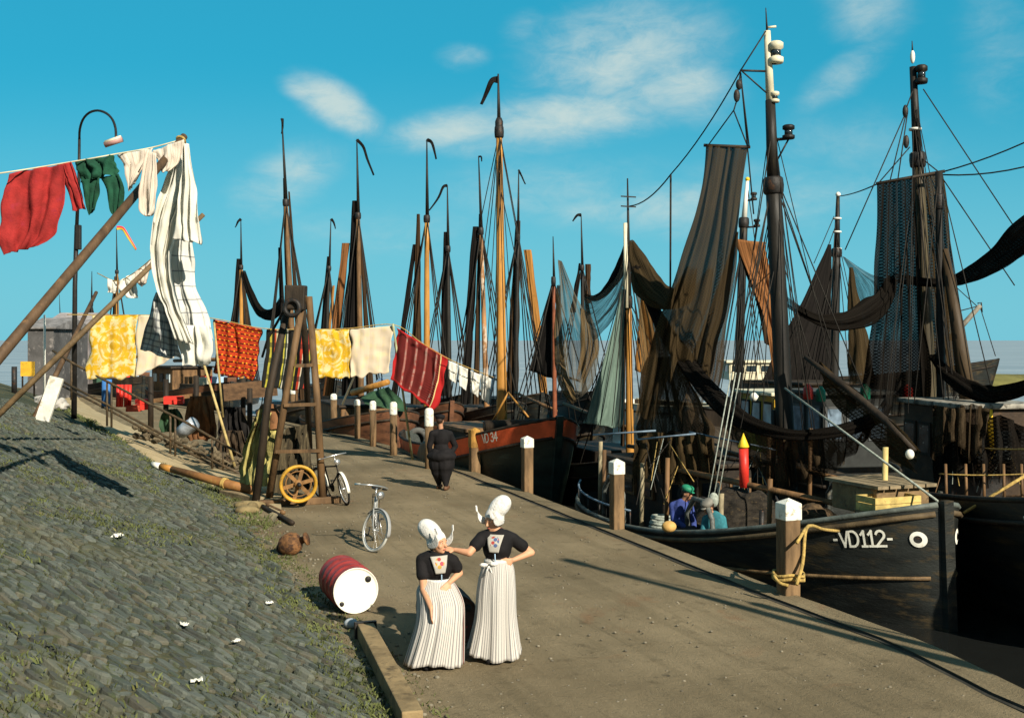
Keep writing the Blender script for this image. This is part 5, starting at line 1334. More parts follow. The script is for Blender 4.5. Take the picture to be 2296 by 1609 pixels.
# ================================================================== bicycles
TYRE = mat('tyre_rubber', (.02,.02,.02), .85, .3, 8, 40, .3); CHR = mat('bright_steel', (.62,.62,.60), .3, .15, 5, 30, .1, metal=.8); TYW = mat('pale_tyre', (.42,.42,.38), .7, .2)
def bicycle(label, loc, head, steer, frame_m, tyre_m, rim_m, guard_m, lean=0):
    o = root('bicycle', label, 'bicycle', loc, 0)
    o.matrix_basis = Matrix.Translation(Vector(loc)) @ Matrix.Rotation(head, 4, 'Z') @ Matrix.Rotation(lean, 4, 'X')
    def wheel(cx, M, nm):
        T = lambda mb: (setattr(mb, 'v', [M @ v for v in mb.v]), mb)[1]
        wv = T(MB().torus((cx,0,.345), (0,1,0), .325, .021, 36, 8)).build(nm, tyre_m, o, 'l')
        T(MB().torus((cx,0,.345), (0,1,0), .298, .012, 36, 6)).build('rim', rim_m, wv, 'l')
        mb = MB().tube([(cx,-.05,.345),(cx,.05,.345)], .022, 10)
        for i in range(18):
            a = i*2*math.pi/18; mb.tube([(cx,.03*(-1)**i,.345),(cx+.295*math.cos(a),0,.345+.295*math.sin(a))], .0022, 4, False)
        T(mb).build('spokes', CHR, wv, 'l')
        mb = MB()
        def gfn(u, v):
            a = R(-5 + 150*u); r_ = .362; y = (v-.5)*.06
            return Vector((cx + r_*math.cos(a)*1, y, .345 + (r_ - abs(y)*.25)*math.sin(a)))
        T(mb.grid(gfn, 18, 4)).build('mudguard', guard_m, o, 'l', solid=.004)
    I = Matrix(); hx = .40
    piv = Vector((.42, 0, .6)); axis = Vector((-.33,0,1)).normalized()
    S = Matrix.Translation(piv) @ Matrix.Rotation(steer, 4, axis) @ Matrix.Translation(-piv)
    wheel(-.54, I, 'wheel'); wheel(.56, S, 'wheel')
    mb = MB()
    for a, b_ in (((-.04,0,.30),(-.20,0,.80)),((-.04,0,.30),(.40,0,.66)),((-.17,0,.74),(.36,0,.80)),((.40,0,.64),(.33,0,.86))): mb.tube([a, b_], .016, 8)
    for sy in (-.045,.045):
        mb.tube([(-.04,sy*.5,.30),(-.54,sy,.345)], .010, 6); mb.tube([(-.17,sy*.4,.72),(-.54,sy,.345)], .009, 6)
    mb.build('frame', frame_m, o, 'l')
    mb = MB(); T = lambda m_: (setattr(m_, 'v', [S @ v for v in m_.v]), m_)[1]
    for sy in (-.05,.05): mb.tube([(.56,sy,.345),(.46,sy,.60),(.40,sy*.5,.67)], .012, 6)
    T(mb).build('fork', frame_m, o, 'l')
    mb = MB().tube([(.335,0,.84),(.31,0,1.0)], .014, 8)
    mb.tube(curve([(.12,-.29,.98),(.25,-.27,1.0),(.35,-.12,1.03),(.35,.12,1.03),(.25,.27,1.0),(.12,.29,.98)], 20), .012, 8)
    hbr = T(mb).build('handlebar', CHR, o, 'l')
    for sy in (-.285,.285): T(MB().tube([(.10,sy,.975),(.22,sy*.96,.995)], .018, 8)).build('grip', WHITE if sy < 0 else IRON, hbr, 'l')
    T(MB().lathe([(.02,-.04),(.06,.02),(.065,.05),(.001,.06)], 14, MF((.43,0,.90), (1,0,.05)))).build('headlamp', CHR, o, 'l')
    MB().tube([(-.20,0,.78),(-.225,0,.90)], .012, 8).build('seat_post', CHR, o, 'l')
    MB().ell((-.26,0,.93), (.14,.085,.035), 14, 8).build('saddle', IRON, o, 'l')
    mb = MB().lathe([(.09,-.006),(.095,0),(.09,.006)], 18, MF((-.04,.04,.30),(0,1,0)))
    mb.tube([(-.04,-.07,.30),(.07,-.09,.18)], .010, 6); mb.tube([(-.04,.07,.30),(-.15,.09,.42)], .010, 6); mb.box((.07,-.12,.18),(.09,.07,.02)); mb.box((-.15,.12,.42),(.09,.07,.02)); mb.build('crank', IRON, o, 'l')
    mb = MB()
    for y in (-.06,.06): mb.tube([(-.75,y,.75),(-.35,y,.75)], .006, 5)
    for x in (-.75,-.55,-.36): mb.tube([(x,-.06,.75),(x,.06,.75)], .006, 5)
    for y in (-.06,.06): mb.tube([(-.6,y,.75),(-.54,y,.36)], .006, 5)
    mb.build('carrier', IRON, o, 'l')
    mb = MB().tube([(-.50,.08,.33),(-.52,.16,.005)], .009, 6); mb.build('kickstand', CHR, o, 'l')
    return o
g = G(835, 1237); hd = math.atan2(-.99, .10)
bicycle('pale steel bicycle standing alone facing the two women', g - Vector((.56*math.cos(hd), .56*math.sin(hd), 0)), hd, R(38), mat('bike_grey', (.34,.35,.34), .4, .2), TYW, CHR, mat('bike_guard', (.30,.30,.29), .4, .2), R(-3))
g = G(776, 1132); hd = math.atan2(-.80, .60)
bicycle('dark bicycle with white mudguard leaning on the timber hoist', g - Vector((.56*math.cos(hd), .56*math.sin(hd), 0)), hd, R(-12), IRON, TYRE, CHR, WHITE, R(8))
# ================================================================== washing
def clothmat(name, build):
    m, nt, b, tc = newmat(name); u, v = uvs(nt, tc)
    c = build(nt, u, v, tc)
    nt.links.new(c, b.inputs['Base Color']); b.inputs['Roughness'].default_value = .9; b.inputs['Specular IOR Level'].default_value = .1
    tl = nt.nodes.new('ShaderNodeBsdfTranslucent'); nt.links.new(c, tl.inputs[0]); mx = nt.nodes.new('ShaderNodeMixShader'); mx.inputs[0].default_value = .25
    nt.links.new(b.outputs[0], mx.inputs[1]); nt.links.new(tl.outputs[0], mx.inputs[2]); nt.links.new(mx.outputs[0], nt.nodes['Material Output'].inputs['Surface'])
    bump(nt, b, noisen(nt, tc.outputs['Object'], 30, 4, .6), .25, .01)
    return m
def f_yellow(nt, u, v, tc):
    n = noisen(nt, tc.outputs['Object'], 5.5, 3, .6, .6); r = ((u-.5)*(u-.5) + (v-.5)*(v-.5)*1.6).sqrt()
    ring = (r*44).sin()*.5 + .5
    c = mixc(nt, n.ss(.44,.58), (.74,.45,.025), (.78,.66,.33))
    c = mixc(nt, (r.lt(.30))*ring.gt(.45)*.75, c, (.62,.36,.02))
    c = mixc(nt, r.lt(.30)*r.gt(.26)*.7, c, (.70,.42,.03)); return c
def f_crochet(nt, u, v, tc):
    row = (v*12); fr = row.frac(); odd = (row.floor()*.5).frac()
    us = (u*9 + odd); fu = us.frac()
    n = noisen(nt, tc.outputs['Object'], 9, 3, .6)
    c = mixc(nt, n.ss(.35,.65), (.40,.035,.014), (.56,.075,.018))
    c = mixc(nt, (fr.gt(.55)*fr.lt(.80)*fu.lt(.58)), c, (.018,.010,.008))
    c = mixc(nt, (fr.gt(.42)*fr.lt(.60)*fu.gt(.62)*fu.lt(.86)), c, (.72,.52,.03))
    c = mixc(nt, u.lt(.035).mx(u.gt(.975)), c, (.03,.012,.01)); return c
def f_stripe(nt, u, v, tc):
    n = nt.nodes.new('ShaderNodeValToRGB'); n.color_ramp.interpolation = 'CONSTANT'
    st_ = [(0,(.02,.02,.018)),(.06,(.45,.40,.05)),(.10,(.02,.02,.018)),(.17,(.45,.08,.03)),(.21,(.55,.50,.30)),(.24,(.02,.02,.018)),(.36,(.50,.44,.06)),(.39,(.03,.06,.03)),(.43,(.62,.60,.50)),(.46,(.02,.02,.018)),(.60,(.05,.16,.05)),(.64,(.50,.42,.05)),(.67,(.02,.02,.018)),(.75,(.55,.06,.03)),(.79,(.70,.62,.45)),(.81,(.02,.02,.018)),(.90,(.50,.05,.03)),(.94,(.45,.40,.06)),(.97,(.02,.02,.018))]
    el = n.color_ramp.elements
    while len(el) < len(st_): el.new(.5)
    for e, (p, c) in zip(el, st_): e.position = p; e.color = c4(c)
    nt.links.new(u.s, n.inputs[0]); z = ((v*26).sin()*.5+.5)
    return mixc(nt, z.gt(.78)*.65, n.outputs[0], (.02,.02,.018))
def f_rug(nt, u, v, tc):
    cu = (u*5.0).frac(); dash = ((v*26 + (u*5.0).floor()*.37).frac()).lt(.62)
    n = noisen(nt, tc.outputs['Object'], 14, 3, .7)
    c = mixc(nt, dash*cu.gt(.20)*cu.lt(.99), (.34,.035,.028), (.016,.010,.010))
    c = mixc(nt, cu.lt(.17)*n.ss(.42,.56)*.8, c, (.40,.33,.27))
    edge = u.lt(.07).mx(u.gt(.90)).mx(v.lt(.05)).mx(v.gt(.93))
    c = mixc(nt, edge, c, (.46,.024,.024))
    return mixc(nt, u.gt(.885)*u.lt(.90), c, (.7,.55,.25))
def f_plaid(nt, u, v, tc):
    a = (u*7).frac().lt(.28); b_ = (v*9).frac().lt(.30)
    return mixc(nt, a.mx(b_)*.6 + a*b_*.25, (.60,.60,.56), (.10,.11,.13))
def f_gridline(nt, u, v, tc):
    a = (u*5).frac().lt(.07); b_ = (v*8).frac().lt(.07)
    return mixc(nt, a.mx(b_)*.8, (.74,.73,.67), (.16,.17,.20))
def f_cream(nt, u, v, tc):
    n = noisen(nt, tc.outputs['Object'], 4, 4, .6); l = (u*4.2).frac().lt(.02)
    c = mixc(nt, n.ss(.48,.62)*.45, (.74,.62,.46), (.80,.66,.34))
    return mixc(nt, l*.5, c, (.45,.36,.24))
def f_pale(nt, u, v, tc):
    return mixc(nt, (u*11).frac().lt(.22)*.55, (.76,.67,.56), (.46,.36,.28))
def f_white(nt, u, v, tc):
    n = noisen(nt, tc.outputs['Object'], 2.5, 4, .6)
    return mixc(nt, n.ss(.4,.65)*.5, (.80,.78,.70), (.74,.70,.55))
L_Y = clothmat('yellow_damask', f_yellow); L_C = clothmat('crochet_wool', f_crochet); L_S = clothmat('striped_wool', f_stripe); L_R = clothmat('woven_rug', f_rug)
L_P = clothmat('plaid_cotton', f_plaid); L_G = clothmat('checked_linen', f_gridline); L_K = clothmat('cream_linen', f_cream); L_U = clothmat('striped_flannel', f_pale); L_W = clothmat('white_linen', f_white)
L_RED = mat('red_wool', (.29,.020,.018), .9, .3, 4, 30, .4, col2=(.28,.02,.03)); L_GR = mat('green_wool', (.008,.058,.030), .9, .35, 4, 30, .4)
WL = 30.0
rope_pts = [(150,705),(205,706),(308,706),(390,708),(480,714),(590,736),(705,738),(785,736),(884,728),(945,768),(1003,803),(1060,828),(1108,846)]
tag(MB().tube(curve([P(x, y, WL) for x, y in rope_pts], 60), .012, 5).build('washing_line', ROPEL), 'long washing line of blankets running behind the hoist', 'washing line')
def laundry(name, label, rows, Y, m, folds=3, amp=.03, seed=0, nu=20, nv=20, cat='laundry', group='blankets on the long washing line', extra=(), wav=0):
    q = lambda p: P(p[0], p[1], p[2] if len(p) > 2 else Y)
    mb = sheet([(q(a), q(b)) for a, b in rows], nu, nv, folds, amp, seed)
    for i_, v_ in enumerate(mb.v): v_ += Vector((.010*noise.noise(v_*7), .035*noise.noise(v_*5 + Vector((seed,0,0))), .008*noise.noise(v_*9)))
    for rws in extra: mb.merge(sheet([(q(a), q(b)) for a, b in rws], max(6, nu//2), nv, 2, amp*.7, seed+1.3))
    return tag(mb.build(name, m, solid=.004), label, cat, group)
laundry('hanging_blanket', 'yellow blanket with round medallion, left end of the long line', [((206,708),(308,706)),((200,775),(307,775)),((192,849),(304,846))], WL, L_Y, 3, .03, 1)
laundry('hanging_cloth', 'plain cream cloth right of the medallion blanket, corner lifted', [((309,706),(392,710)),((308,775),(395,765)),((304,846),(390,802))], WL, L_K, 3, .03, 2)
def scallop(x0, y0, x1, y1, n):
    return [(x0+(x1-x0)*i/n, y0+(y1-y0)*i/n) for i in range(n+1)]
laundry('hanging_blanket', 'orange red crochet blanket with black and yellow dashes', [((481,716),(588,738)),((484,775),(582,790)),((480,836),(574,852))], WL+.1, L_C, 4, .05, 3, 26, 26)
laundry('hanging_blanket', 'black blanket with many thin coloured stripes behind the hoist', [((600,738),(704,740)),((596,800),(698,808)),((586,868),(688,876))], WL+.1, L_S, 4, .05, 4, 26, 24)
laundry('hanging_blanket', 'yellow patterned blanket right of the hoist', [((706,739),(785,738)),((708,790),(785,790)),((710,846),(783,848))], WL, L_Y, 3, .03, 5)
laundry('hanging_cloth', 'cream cloth with faint seams next to the red rug', [((786,738),(882,730)),((786,790),(877,782)),((785,846),(872,834))], WL, L_K, 3, .025, 6)
laundry('hanging_rug', 'red rug with dark dashes and plain red border', [((888,734),(1002,801)),((884,790),(994,862)),((875,850),(975,922))], WL+.2, L_R, 4, .05, 7, 26, 24)
for i, (x, y, w_, h_, lab) in enumerate(((1005,808,22,44,'first small white cloth next to the red rug'),(1028,818,22,50,'second small white cloth after the red rug'),(1054,830,22,52,'third small white cloth after the red rug'),(1076,838,24,60,'last small white cloth at the end of the long line'))):
    laundry('hanging_cloth', lab, [((x,y),(x+w_,y+w_*.42)),((x+1,y+h_*.5),(x+w_-2,y+w_*.42+h_*.5)),((x+2,y+h_*.92),(x+w_-5,y+w_*.35+h_))], WL+.3, L_W, 2, .03, i+10, 10, 12, group='small white cloths on the long washing line')
def prop(label, a, b, r, m):
    b = Vector(b); o = root('prop_pole', label, 'clothes prop', b); MB().tube([b, b.lerp(a, .5), a], [r, r*.95, r*.8], 8).build('pole', m, o)
STICK = mat('pale_stick', (.42,.32,.13), .7, .3, 5, 25, .3)
prop('thin yellow prop slanting under the crochet blanket', P(456,812,29.6), G(528,1050), .04, STICK)
prop('short thin prop right beside the slanting yellow one', P(480,722,29.8), P(500,935,30.2), .032, STICK)
prop('thin pale prop standing under the corner of the red rug', P(881,726,29.9), G(925,1030), .036, mat('mint_stick', (.36,.36,.20), .7, .3, 5, 25, .3))
prop('thin white prop under the cream cloth right of the hoist', P(795,842,31), P(768,905,32.5), .035, WHITE)
prop('pale prop at the far end of the long line', P(1110,840,30.6), P(1096,905,30.9), .035, LBLUE)
# upper line, close
up = [P(-120,402,13.4), P(18,386,14.0), P(172,361,14.7), P(262,345,15.1), P(340,331,15.4), P(411,312,15.75)]
tag(MB().tube(curve(up, 40), .010, 6).build('washing_line', mat('pale_line', (.55,.48,.30), .8, .2)), 'upper washing line with red and green clothes', 'washing line')
gU = 'clothes on the upper washing line'
def slv(a): return a
laundry('hanging_blouse', 'big red blouse with one sleeve hanging, far left', [((22,389),(152,366)),((12,440),(146,425)),((6,490),(138,485)),((4,540),(122,528)),((14,572),(84,552))], 14.2, L_RED, 3, .05, 2.2, 24, 26, group=gU,
        extra=[[((132,369),(163,363)),((143,405),(176,400)),((156,440),(186,436)),((165,473),(195,468))]])
laundry('hanging_shorts', 'dark green knee breeches on the upper line', [((171,362),(256,347)),((176,385),(262,368)),((183,408),(268,392))], 14.8, L_GR, 3, .05, 3.1, 20, 12, group=gU,
        extra=[[((183,404),(226,398)),((191,440),(222,430)),((200,482),(210,470))],[((226,398),(268,390)),((240,425),(279,420)),((248,468),(272,462)),((254,482),(262,478))]])
laundry('hanging_underwear', 'pale striped underpants crumpled right of the green breeches', [((263,347),(345,332)),((276,365),(338,355)),((284,385),(325,372)),((288,428),(300,408))], 15.2, L_U, 3, .05, 4.4, 16, 14, group=gU)
laundry('hanging_underwear', 'pale striped long leg hanging before the dark prop', [((330,336),(352,345)),((318,390),(352,395)),((310,440),(350,445)),((312,472),(346,470)),((322,484),(338,484))], 14.4, L_U, 2, .05, 5.2, 14, 20, group=gU)
laundry('hanging_underwear', 'pale cloth looping up to the tip of the prop', [((342,338),(410,313)),((350,362),(408,338)),((358,382),(398,366)),((364,388),(380,382))], 15.4, L_U, 2, .04, 6.1, 14, 12, group=gU)
# the big sheet
laundry('hanging_sheet', 'big white sheet swinging from the tip of the prop', [((406,318),(420,322)),((388,370),(425,380)),((366,430),(414,445)),((347,505),(392,520)),((341,565),(382,590)),((350,635),(395,670)),((374,695),(408,715)),((396,760),(430,770))], 15.8, L_W, 3, .07, 1.5, 24, 50, group=gU)
laundry('hanging_sheet', 'white sheet corner falling in a bright triangle from the prop', [((412,320),(424,328)),((410,385),(438,410)),((402,450),(446,470)),((396,505),(451,515)),((391,536),(455,547))], 15.5, L_W, 3, .06, 2.7, 18, 26, group=gU)
laundry('hanging_cloth', 'checked thin cloth below the big white sheet', [((385,500),(432,520)),((372,570),(436,575)),((382,640),(437,640)),((388,700),(464,700)),((396,752),(478,764))], 16.2, L_G, 3, .06, 3.9, 20, 30, group=gU)
laundry('hanging_cloth', 'bright white cloth knotted at the foot of the big sheet', [((402,728),(468,730)),((398,765),(478,768)),((404,800),(474,800)),((410,820),(466,818))], 16.0, L_W, 2, .06, 7.7, 18, 16, group=gU)
laundry('hanging_cloth', 'grey plaid cloth blown left of the big white sheet', [((350,655),(366,662)),((336,710),(392,725)),((322,755),(400,775)),((312,783),(404,806))], 16.6, L_P, 3, .05, 4.8, 20, 20, group=gU)
# small whites on the middle line
ml = [P(215,612,24), P(232,610,24), P(275,640,23.6), P(310,612,23.2), P(340,580,22.8)]
tag(MB().tube(curve([P(218,612,24), P(262,630,23.5), P(300,612,23.2), P(342,578,22.8)], 20), .010, 5).build('washing_line', ROPEL), 'middle washing line with a few white clothes', 'washing line')
gM = 'white clothes on the middle washing line'
laundry('hanging_cloth', 'small white cloth on the left of the middle line', [((240,624),(262,630)),((242,645),(262,650)),((240,655),(258,658))], 23.6, L_W, 2, .04, 1, 8, 8, group=gM)
laundry('hanging_cloth', 'pale blouse in the centre of the middle line', [((266,630),(304,610)),((272,650),(306,640)),((286,668),(310,668))], 23.4, L_W, 3, .05, 2, 10, 10, group=gM)
laundry('hanging_cloth', 'pale blouse at the right of the middle line near the prop', [((304,608),(340,580)),((306,630),(334,610)),((318,642),(328,634))], 23.1, L_U, 3, .05, 3, 10, 10, group=gM)

# ================================================================== clutter between dike and boats
def hung(name, label, rows, Y, m, cat, folds=4, amp=.12, seed=0): return laundry(name, label, rows, Y, m, folds, amp, seed, 18, 18, cat, None)
hung('tarpaulin', 'brown tarpaulin draped over a rack behind the railing', [((424,888),(474,886)),((420,925),(482,925)),((416,968),(486,966)),((420,985),(480,985))], 32.5, TARB, 'tarpaulin', 5, .12, 1.2)
hung('fishing_net', 'black net pile draped over a rail right of the brown tarpaulin', [((505,912),(542,912)),((496,940),(552,940)),((492,970),(560,972)),((500,990),(552,990))], 31.5, mat('black_net_heap', (.014,.012,.011), .95, .5, 4, 18, .8, stretch=(5,1,.4)), 'fishing net', 6, .14, 2.6)
hung('fishing_net', 'dark brown net pile below the black one', [((498,965),(545,965)),((482,1000),(560,1005)),((478,1040),(570,1045))], 31, mat('brown_net_heap', (.055,.036,.02), .95, .5, 4, 18, .8, stretch=(5,1,.4)), 'fishing net', 6, .16, 3.6)
hung('tarpaulin', 'green tarpaulin bulge behind the railing', [((372,918),(400,915)),((362,940),(412,938)),((362,968),(415,970))], 33.5, TARG, 'tarpaulin', 4, .12, 4.1)
tag((lambda mb: mb.build('tarpaulin', TARG))(sheet([(P(826,880,40.5), P(872,866,39.5)), (P(815,895,40), P(905,905,38.8)), (P(820,905,39.6), P(910,925,38.2))], 14, 12, 3, .06, 2)), 'green tarpaulin spread over the brown boat below the rug', 'tarpaulin')
tag((lambda mb: mb.build('tarpaulin', mat('blue_tarpaulin', (.10,.17,.26), .8, .3, 2, 12, .5)))(sheet([(P(852,846,42), P(858,846,42)), (P(840,858,42), P(868,856,42)), (P(828,870,42), P(874,866,42))], 12, 8, 2, .05, 2)), 'small blue tarpaulin tent peeping under the cream cloth', 'tarpaulin')
def crate(label, x, y, Y, s, m, slat=True, rz=.2):
    p = P(x, y, Y); o = root('fish_box', label, 'crate', p, rz)
    sx, sy, sz = s; t = .025
    MB().box((0,0,t/2), (sx, sy, t)).build('bottom', m, o, 'l')
    for k in range(2):
        zc = sz*(.28 + .44*k); hh = sz*.40
        MB().box((0,sy/2-t/2,zc),(sx,t,hh)).build('side_board', m, o, 'l'); MB().box((0,-sy/2+t/2,zc),(sx,t,hh)).build('side_board', m, o, 'l')
        MB().box((sx/2-t/2,0,zc),(t,sy-2*t-.004,hh)).build('end_board', m, o, 'l'); MB().box((-sx/2+t/2,0,zc),(t,sy-2*t-.004,hh)).build('end_board', m, o, 'l')
    return o
crate('red fish box standing behind the railing, right of the green tarpaulin', 390, 905, 33, (.55,.4,.24), RED)
crate('red fish box leaning among nets left of the green tarpaulin', 320, 918, 33.4, (.34,.3,.34), RED, rz=.8)
crate('flat dull red fish box beside the taller red one', 300, 922, 33.2, (.4,.3,.2), mat('dull_red', (.40,.06,.03), .7, .3), rz=.1)
tag(MB().tube([P(238,915,33), P(240,850,33)], .14, 14).build('barrel', BLUE), 'upright blue cylinder under the medallion blanket', 'barrel')
for k, x in enumerate((264, 272, 282, 290)):
    tag(MB().tube([P(x, 912, 33+.1*k), P(x+1, 862, 33+.1*k)], .055, 10).build('marker_stake', RED), ['first thin red marker stake beside the blue cylinder','second thin red marker stake from the blue cylinder','third thin red marker stake from the blue cylinder','last thin red marker stake, farthest from the blue cylinder'][k], 'stake', 'red marker stakes under the washing')
tag(MB().lathe([(.02,0),(.17,.0),(.20,.3),(.18,.55),(.19,.60),(.001,.62)], 16, MF(P(402,972,31), (.75,-.3,.5))).build('bucket', mat('zinc', (.42,.46,.50), .4, .3, 6, 30, .2, metal=.3)), 'grey metal bucket tipped over behind the railing', 'bucket')
rk = MB(); rnd = random.Random(12)
for _ in range(150):
    t = rnd.random(); x = 300 + 290*t; y = 965 + 92*t + rnd.uniform(-16, 12)
    p = P(x, y, 30.6 - 1.6*t + rnd.uniform(0, .8)); p.z = max(p.z, dike_z(p.x, p.y) + .02); s_ = rnd.uniform(.04, .13)
    rk.ell(p, (s_, s_*rnd.uniform(.6,1), s_*rnd.uniform(.5,.9)), 7, 5, Matrix.Rotation(rnd.uniform(0,3), 3, 'X'))
tag(rk.build('rubble', mat('rubble_stone', (.11,.085,.05), .9, .5, 3, 20, .6, col2=(.24,.19,.11)), smooth=False), None, None, None, 'stuff')
# racks and posts behind the railing
for k, (x, yt, yb, Y) in enumerate(((338,845,935,33),(372,850,920,34),(440,842,930,33.5),(545,848,945,34),(560,870,960,33))):
    p = P(x, yb, Y); mb = MB().tube([p - Vector((0,0,.4)), P(x, yt, Y)], .08, 10); tag(mb.build('rack_post', WOODD), ['dark rack post below the plain cream cloth','dark rack post left of the big sheet foot','dark rack post above the brown tarpaulin','dark rack post below the crochet blanket','dark rack post nearest the hoist'][k], 'post', 'dark posts of the drying racks')
tag(MB().beam(P(330,900,33.6), P(450,884,33.6), .08, .12).build('rack_beam', WOODM), 'brown rack beam running behind the railing', 'rack beam')
tag(MB().beam(P(500,880,33.2), P(620,868,34), .14, .5).build('plank_screen', mat('plank_brown', (.10,.055,.026), .8, .4, 3, 20, .5, stretch=(.3,3,3))), 'brown plank screen left of the hoist under the blankets', 'plank screen')
# far left: huts, boats and people's things on the dike top
hm = mat('hut_grey', (.085,.082,.08), .9, .3, 1, 8, .4, col2=(.30,.27,.25)); rm = mat('hut_roof', (.20,.19,.185), .9, .35, 2, 10, .5, col2=(.09,.085,.08))
def hut(label, x0, x1, yb, ye, yr, Y, wall=hm, roof=rm, win=True):
    a = P(x0, yb, Y); b_ = P(x1, yb, Y); z0 = WATER; e = P(x0, ye, Y).z; rz_ = P(x0, yr, Y).z; dp = 5
    o = root('harbour_hut', label, 'hut', (a + b_)/2)
    MB().box(((a.x+b_.x)/2, Y+dp/2, (z0+e)/2), (b_.x-a.x, dp, e-z0)).build('wall', wall, o)
    mb = MB().add([(a.x-.2,Y-.2,e),(b_.x+.2,Y-.2,e),(b_.x+.2,Y+dp/2,rz_),(a.x-.2,Y+dp/2,rz_),(b_.x+.2,Y+dp+.2,e),(a.x-.2,Y+dp+.2,e)], [(0,1,2,3),(3,2,4,5),(0,3,5),(1,4,2)], flat=True); mb.build('roof', roof, o, solid=.1)
    n = max(1, int((b_.x-a.x)/2))
    if win:
        for i in range(n):
            cx = a.x + (b_.x-a.x)*(i+.5)/n; w_ = MB().box((cx, Y-.03, e-.9), (.8,.06,.8)).build('window', WHITE, o); MB().box((cx, Y-.06, e-.9), (.6,.04,.6)).build('pane', GLASS, w_)
        MB().box(((a.x+b_.x)/2+.9, Y-.03, z0+2.2), (.8,.06,1.7)).build('door', WOODD, o)
    return o
hut('low grey harbour hut with a sloping roof left of the lamp post', 62, 120, 800, 735, 712, 62, win=False)
hut('paler harbour hut with light roof just behind the lamp post', 108, 200, 800, 728, 700, 70, mat('hut_pale', (.20,.175,.17), .9, .4, 1, 8, .4), mat('hut_pale_roof', (.30,.27,.26), .9, .3, 2, 10, .4, col2=(.16,.15,.14)), win=False)
p = P(62, 812, 42); p.z = dike_z(p.x, p.y)
o = root('notice_board', 'small ochre board on posts standing on the dike top', 'notice board', p)
MB().box(p + Vector((0,0,.95)), (.52,.06,.55)).build('panel', YEL, o)
for sx in (-.22,.22): MB().tube([p + Vector((sx,.06,-.1)), p + Vector((sx,.06,1.2))], .035, 8).build('post', WOODD, o)
for k, (x, lab, m) in enumerate(((32,'dark bollard at the left end of the dike path',IRON),(100,'slim white pole standing on the dike top',WHITE))):
    p = P(x, 830, 38); p.z = dike_z(p.x, p.y); h = .9 if k == 0 else 3.0
    tag(MB().tube([p - Vector((0,0,.1)), p + Vector((0,0,h))], .09 if k == 0 else .035, 10).build('path_post' if k == 0 else 'thin_pole', m), lab, 'post')
prw = [(98,822,.24,'first lump of white canvas on the dike top'),(112,830,.20,'second lump of white canvas on the dike top'),(130,826,.28,'largest lump of white canvas near the lamp post')]
for x, y, s_, lab in prw:
    p = P(x, y, 37); p.z = dike_z(p.x, p.y) + s_*.5
    mb = MB().ell((0,0,0), (s_*1.3, s_*.9, s_*.75), 24, 16); mb.v = [p + v_ * (1 + .45*noise.noise(v_*(2.2/s_) + Vector((x,0,0)))) for v_ in mb.v]
    tag(mb.build('canvas_bundle', mat('grey_canvas', (.42,.40,.36), .9, .3, 4, 20, .4)), lab, 'canvas', 'white canvas bundles on the dike top')
HL = Hull(6, 2.2, 1.2, .9, .9, rake=.4)
boat('rowing_boat', 'small white rowing boat beside the huts', (-32.6, 82), (.61,-.79), HL, WHITE, None, band=.3, cat='rowing boat')
boat('rowing_boat', 'dark brown rowing boat behind the medallion blanket', (-29.8, 78.5), (.61,-.79), HL, BRN, None, band=.3, cat='rowing boat')
HB = Hull(10, 3.4, 2.0, 1.35, 1.4, rake=.3, bluff=.34)
for (sx, sy, lab, cm, hmm, bm2) in ((-14.4, 57.3, 'dark barge with brown cabin lying behind the crochet and striped blankets', WOODM, BLK, BRN), (-22.0, 66.6, 'black barge with green cabin lying behind the big white sheet', mat('barge_green', (.03,.075,.045), .7, .3), BLK, WOODD)):
    bb = boat('barge', lab, (sx, sy), (.61,-.79), HB, hmm, bm2, band=.35, cat='barge'); MBm = wm(bb); rzz = Matrix.Rotation(math.atan2(-.79,.61), 3, 'Z')
    cbx = MB().box(MBm @ Vector((3.2,0,1.9)), (3.2,2.3,1.5), rzz).build('cabin', cm, bb, 'w', bevel=.05); MB().box(MBm @ Vector((3.2,0,2.7)), (3.5,2.6,.1), rzz).build('cabin_roof', WOODD, cbx, 'w')
    for k in (-1,0,1): MB().box(MBm @ Vector((3.2+k,-1.17,2.1)), (.5,.06,.45), rzz).build('window', PGLASS if k else GLASS, cbx, 'w')
    MB().box(MBm @ Vector((7,0,1.6)), (2.6,2.2,.5), rzz).build('hatch', DECK, bb, 'w')
    MB().tube([MBm @ Vector((1,.4,3.0)), MBm @ Vector((9,.2,3.2))], .10, 8).build('lowered_mast', WOODM, bb, 'w')
    for k in range(5): MB().box(MBm @ Vector((5.2+.8*k,(-1)**k*.6,2.0)), (.5,.5,.45), rzz).build('stowed_box', [RED,WOODM,LBLUE,CREAM,BRN][k], bb, 'w')
# ================================================================== people
SKIN = mat('skin', (.58,.30,.17), .55, .12, 6, 40, .1); SKINW = mat('weathered_skin', (.36,.18,.10), .6, .15, 6, 40, .1)
HAIR = mat('brown_hair', (.035,.018,.010), .6, .4, 20, 40, .3)
BLACKW = mat('black_velvet', (.006,.005,.0055), .85, .5, 6, 40, .3); LACE = mat('white_lace', (.68,.665,.62), .85, .10, 9, 60, .6, col2=(.56,.54,.50), c2a=.5, c2b=.6, spec=.1)
REDB = mat('coral_beads', (.50,.04,.03), .35, .2, 10, 30, .2)
def f_apron(nt, u, v, tc):
    a = (u*60).frac(); b_ = (u*60).floor()*.3333
    k = b_.frac()
    c = mixc(nt, a.lt(.30)*k.lt(.3)*.9, (.70,.665,.60), (.30,.12,.10))
    c = mixc(nt, a.lt(.30)*k.gt(.3)*.85, c, (.20,.19,.20)); return c
APR = clothmat('striped_skirt_cotton', f_apron)
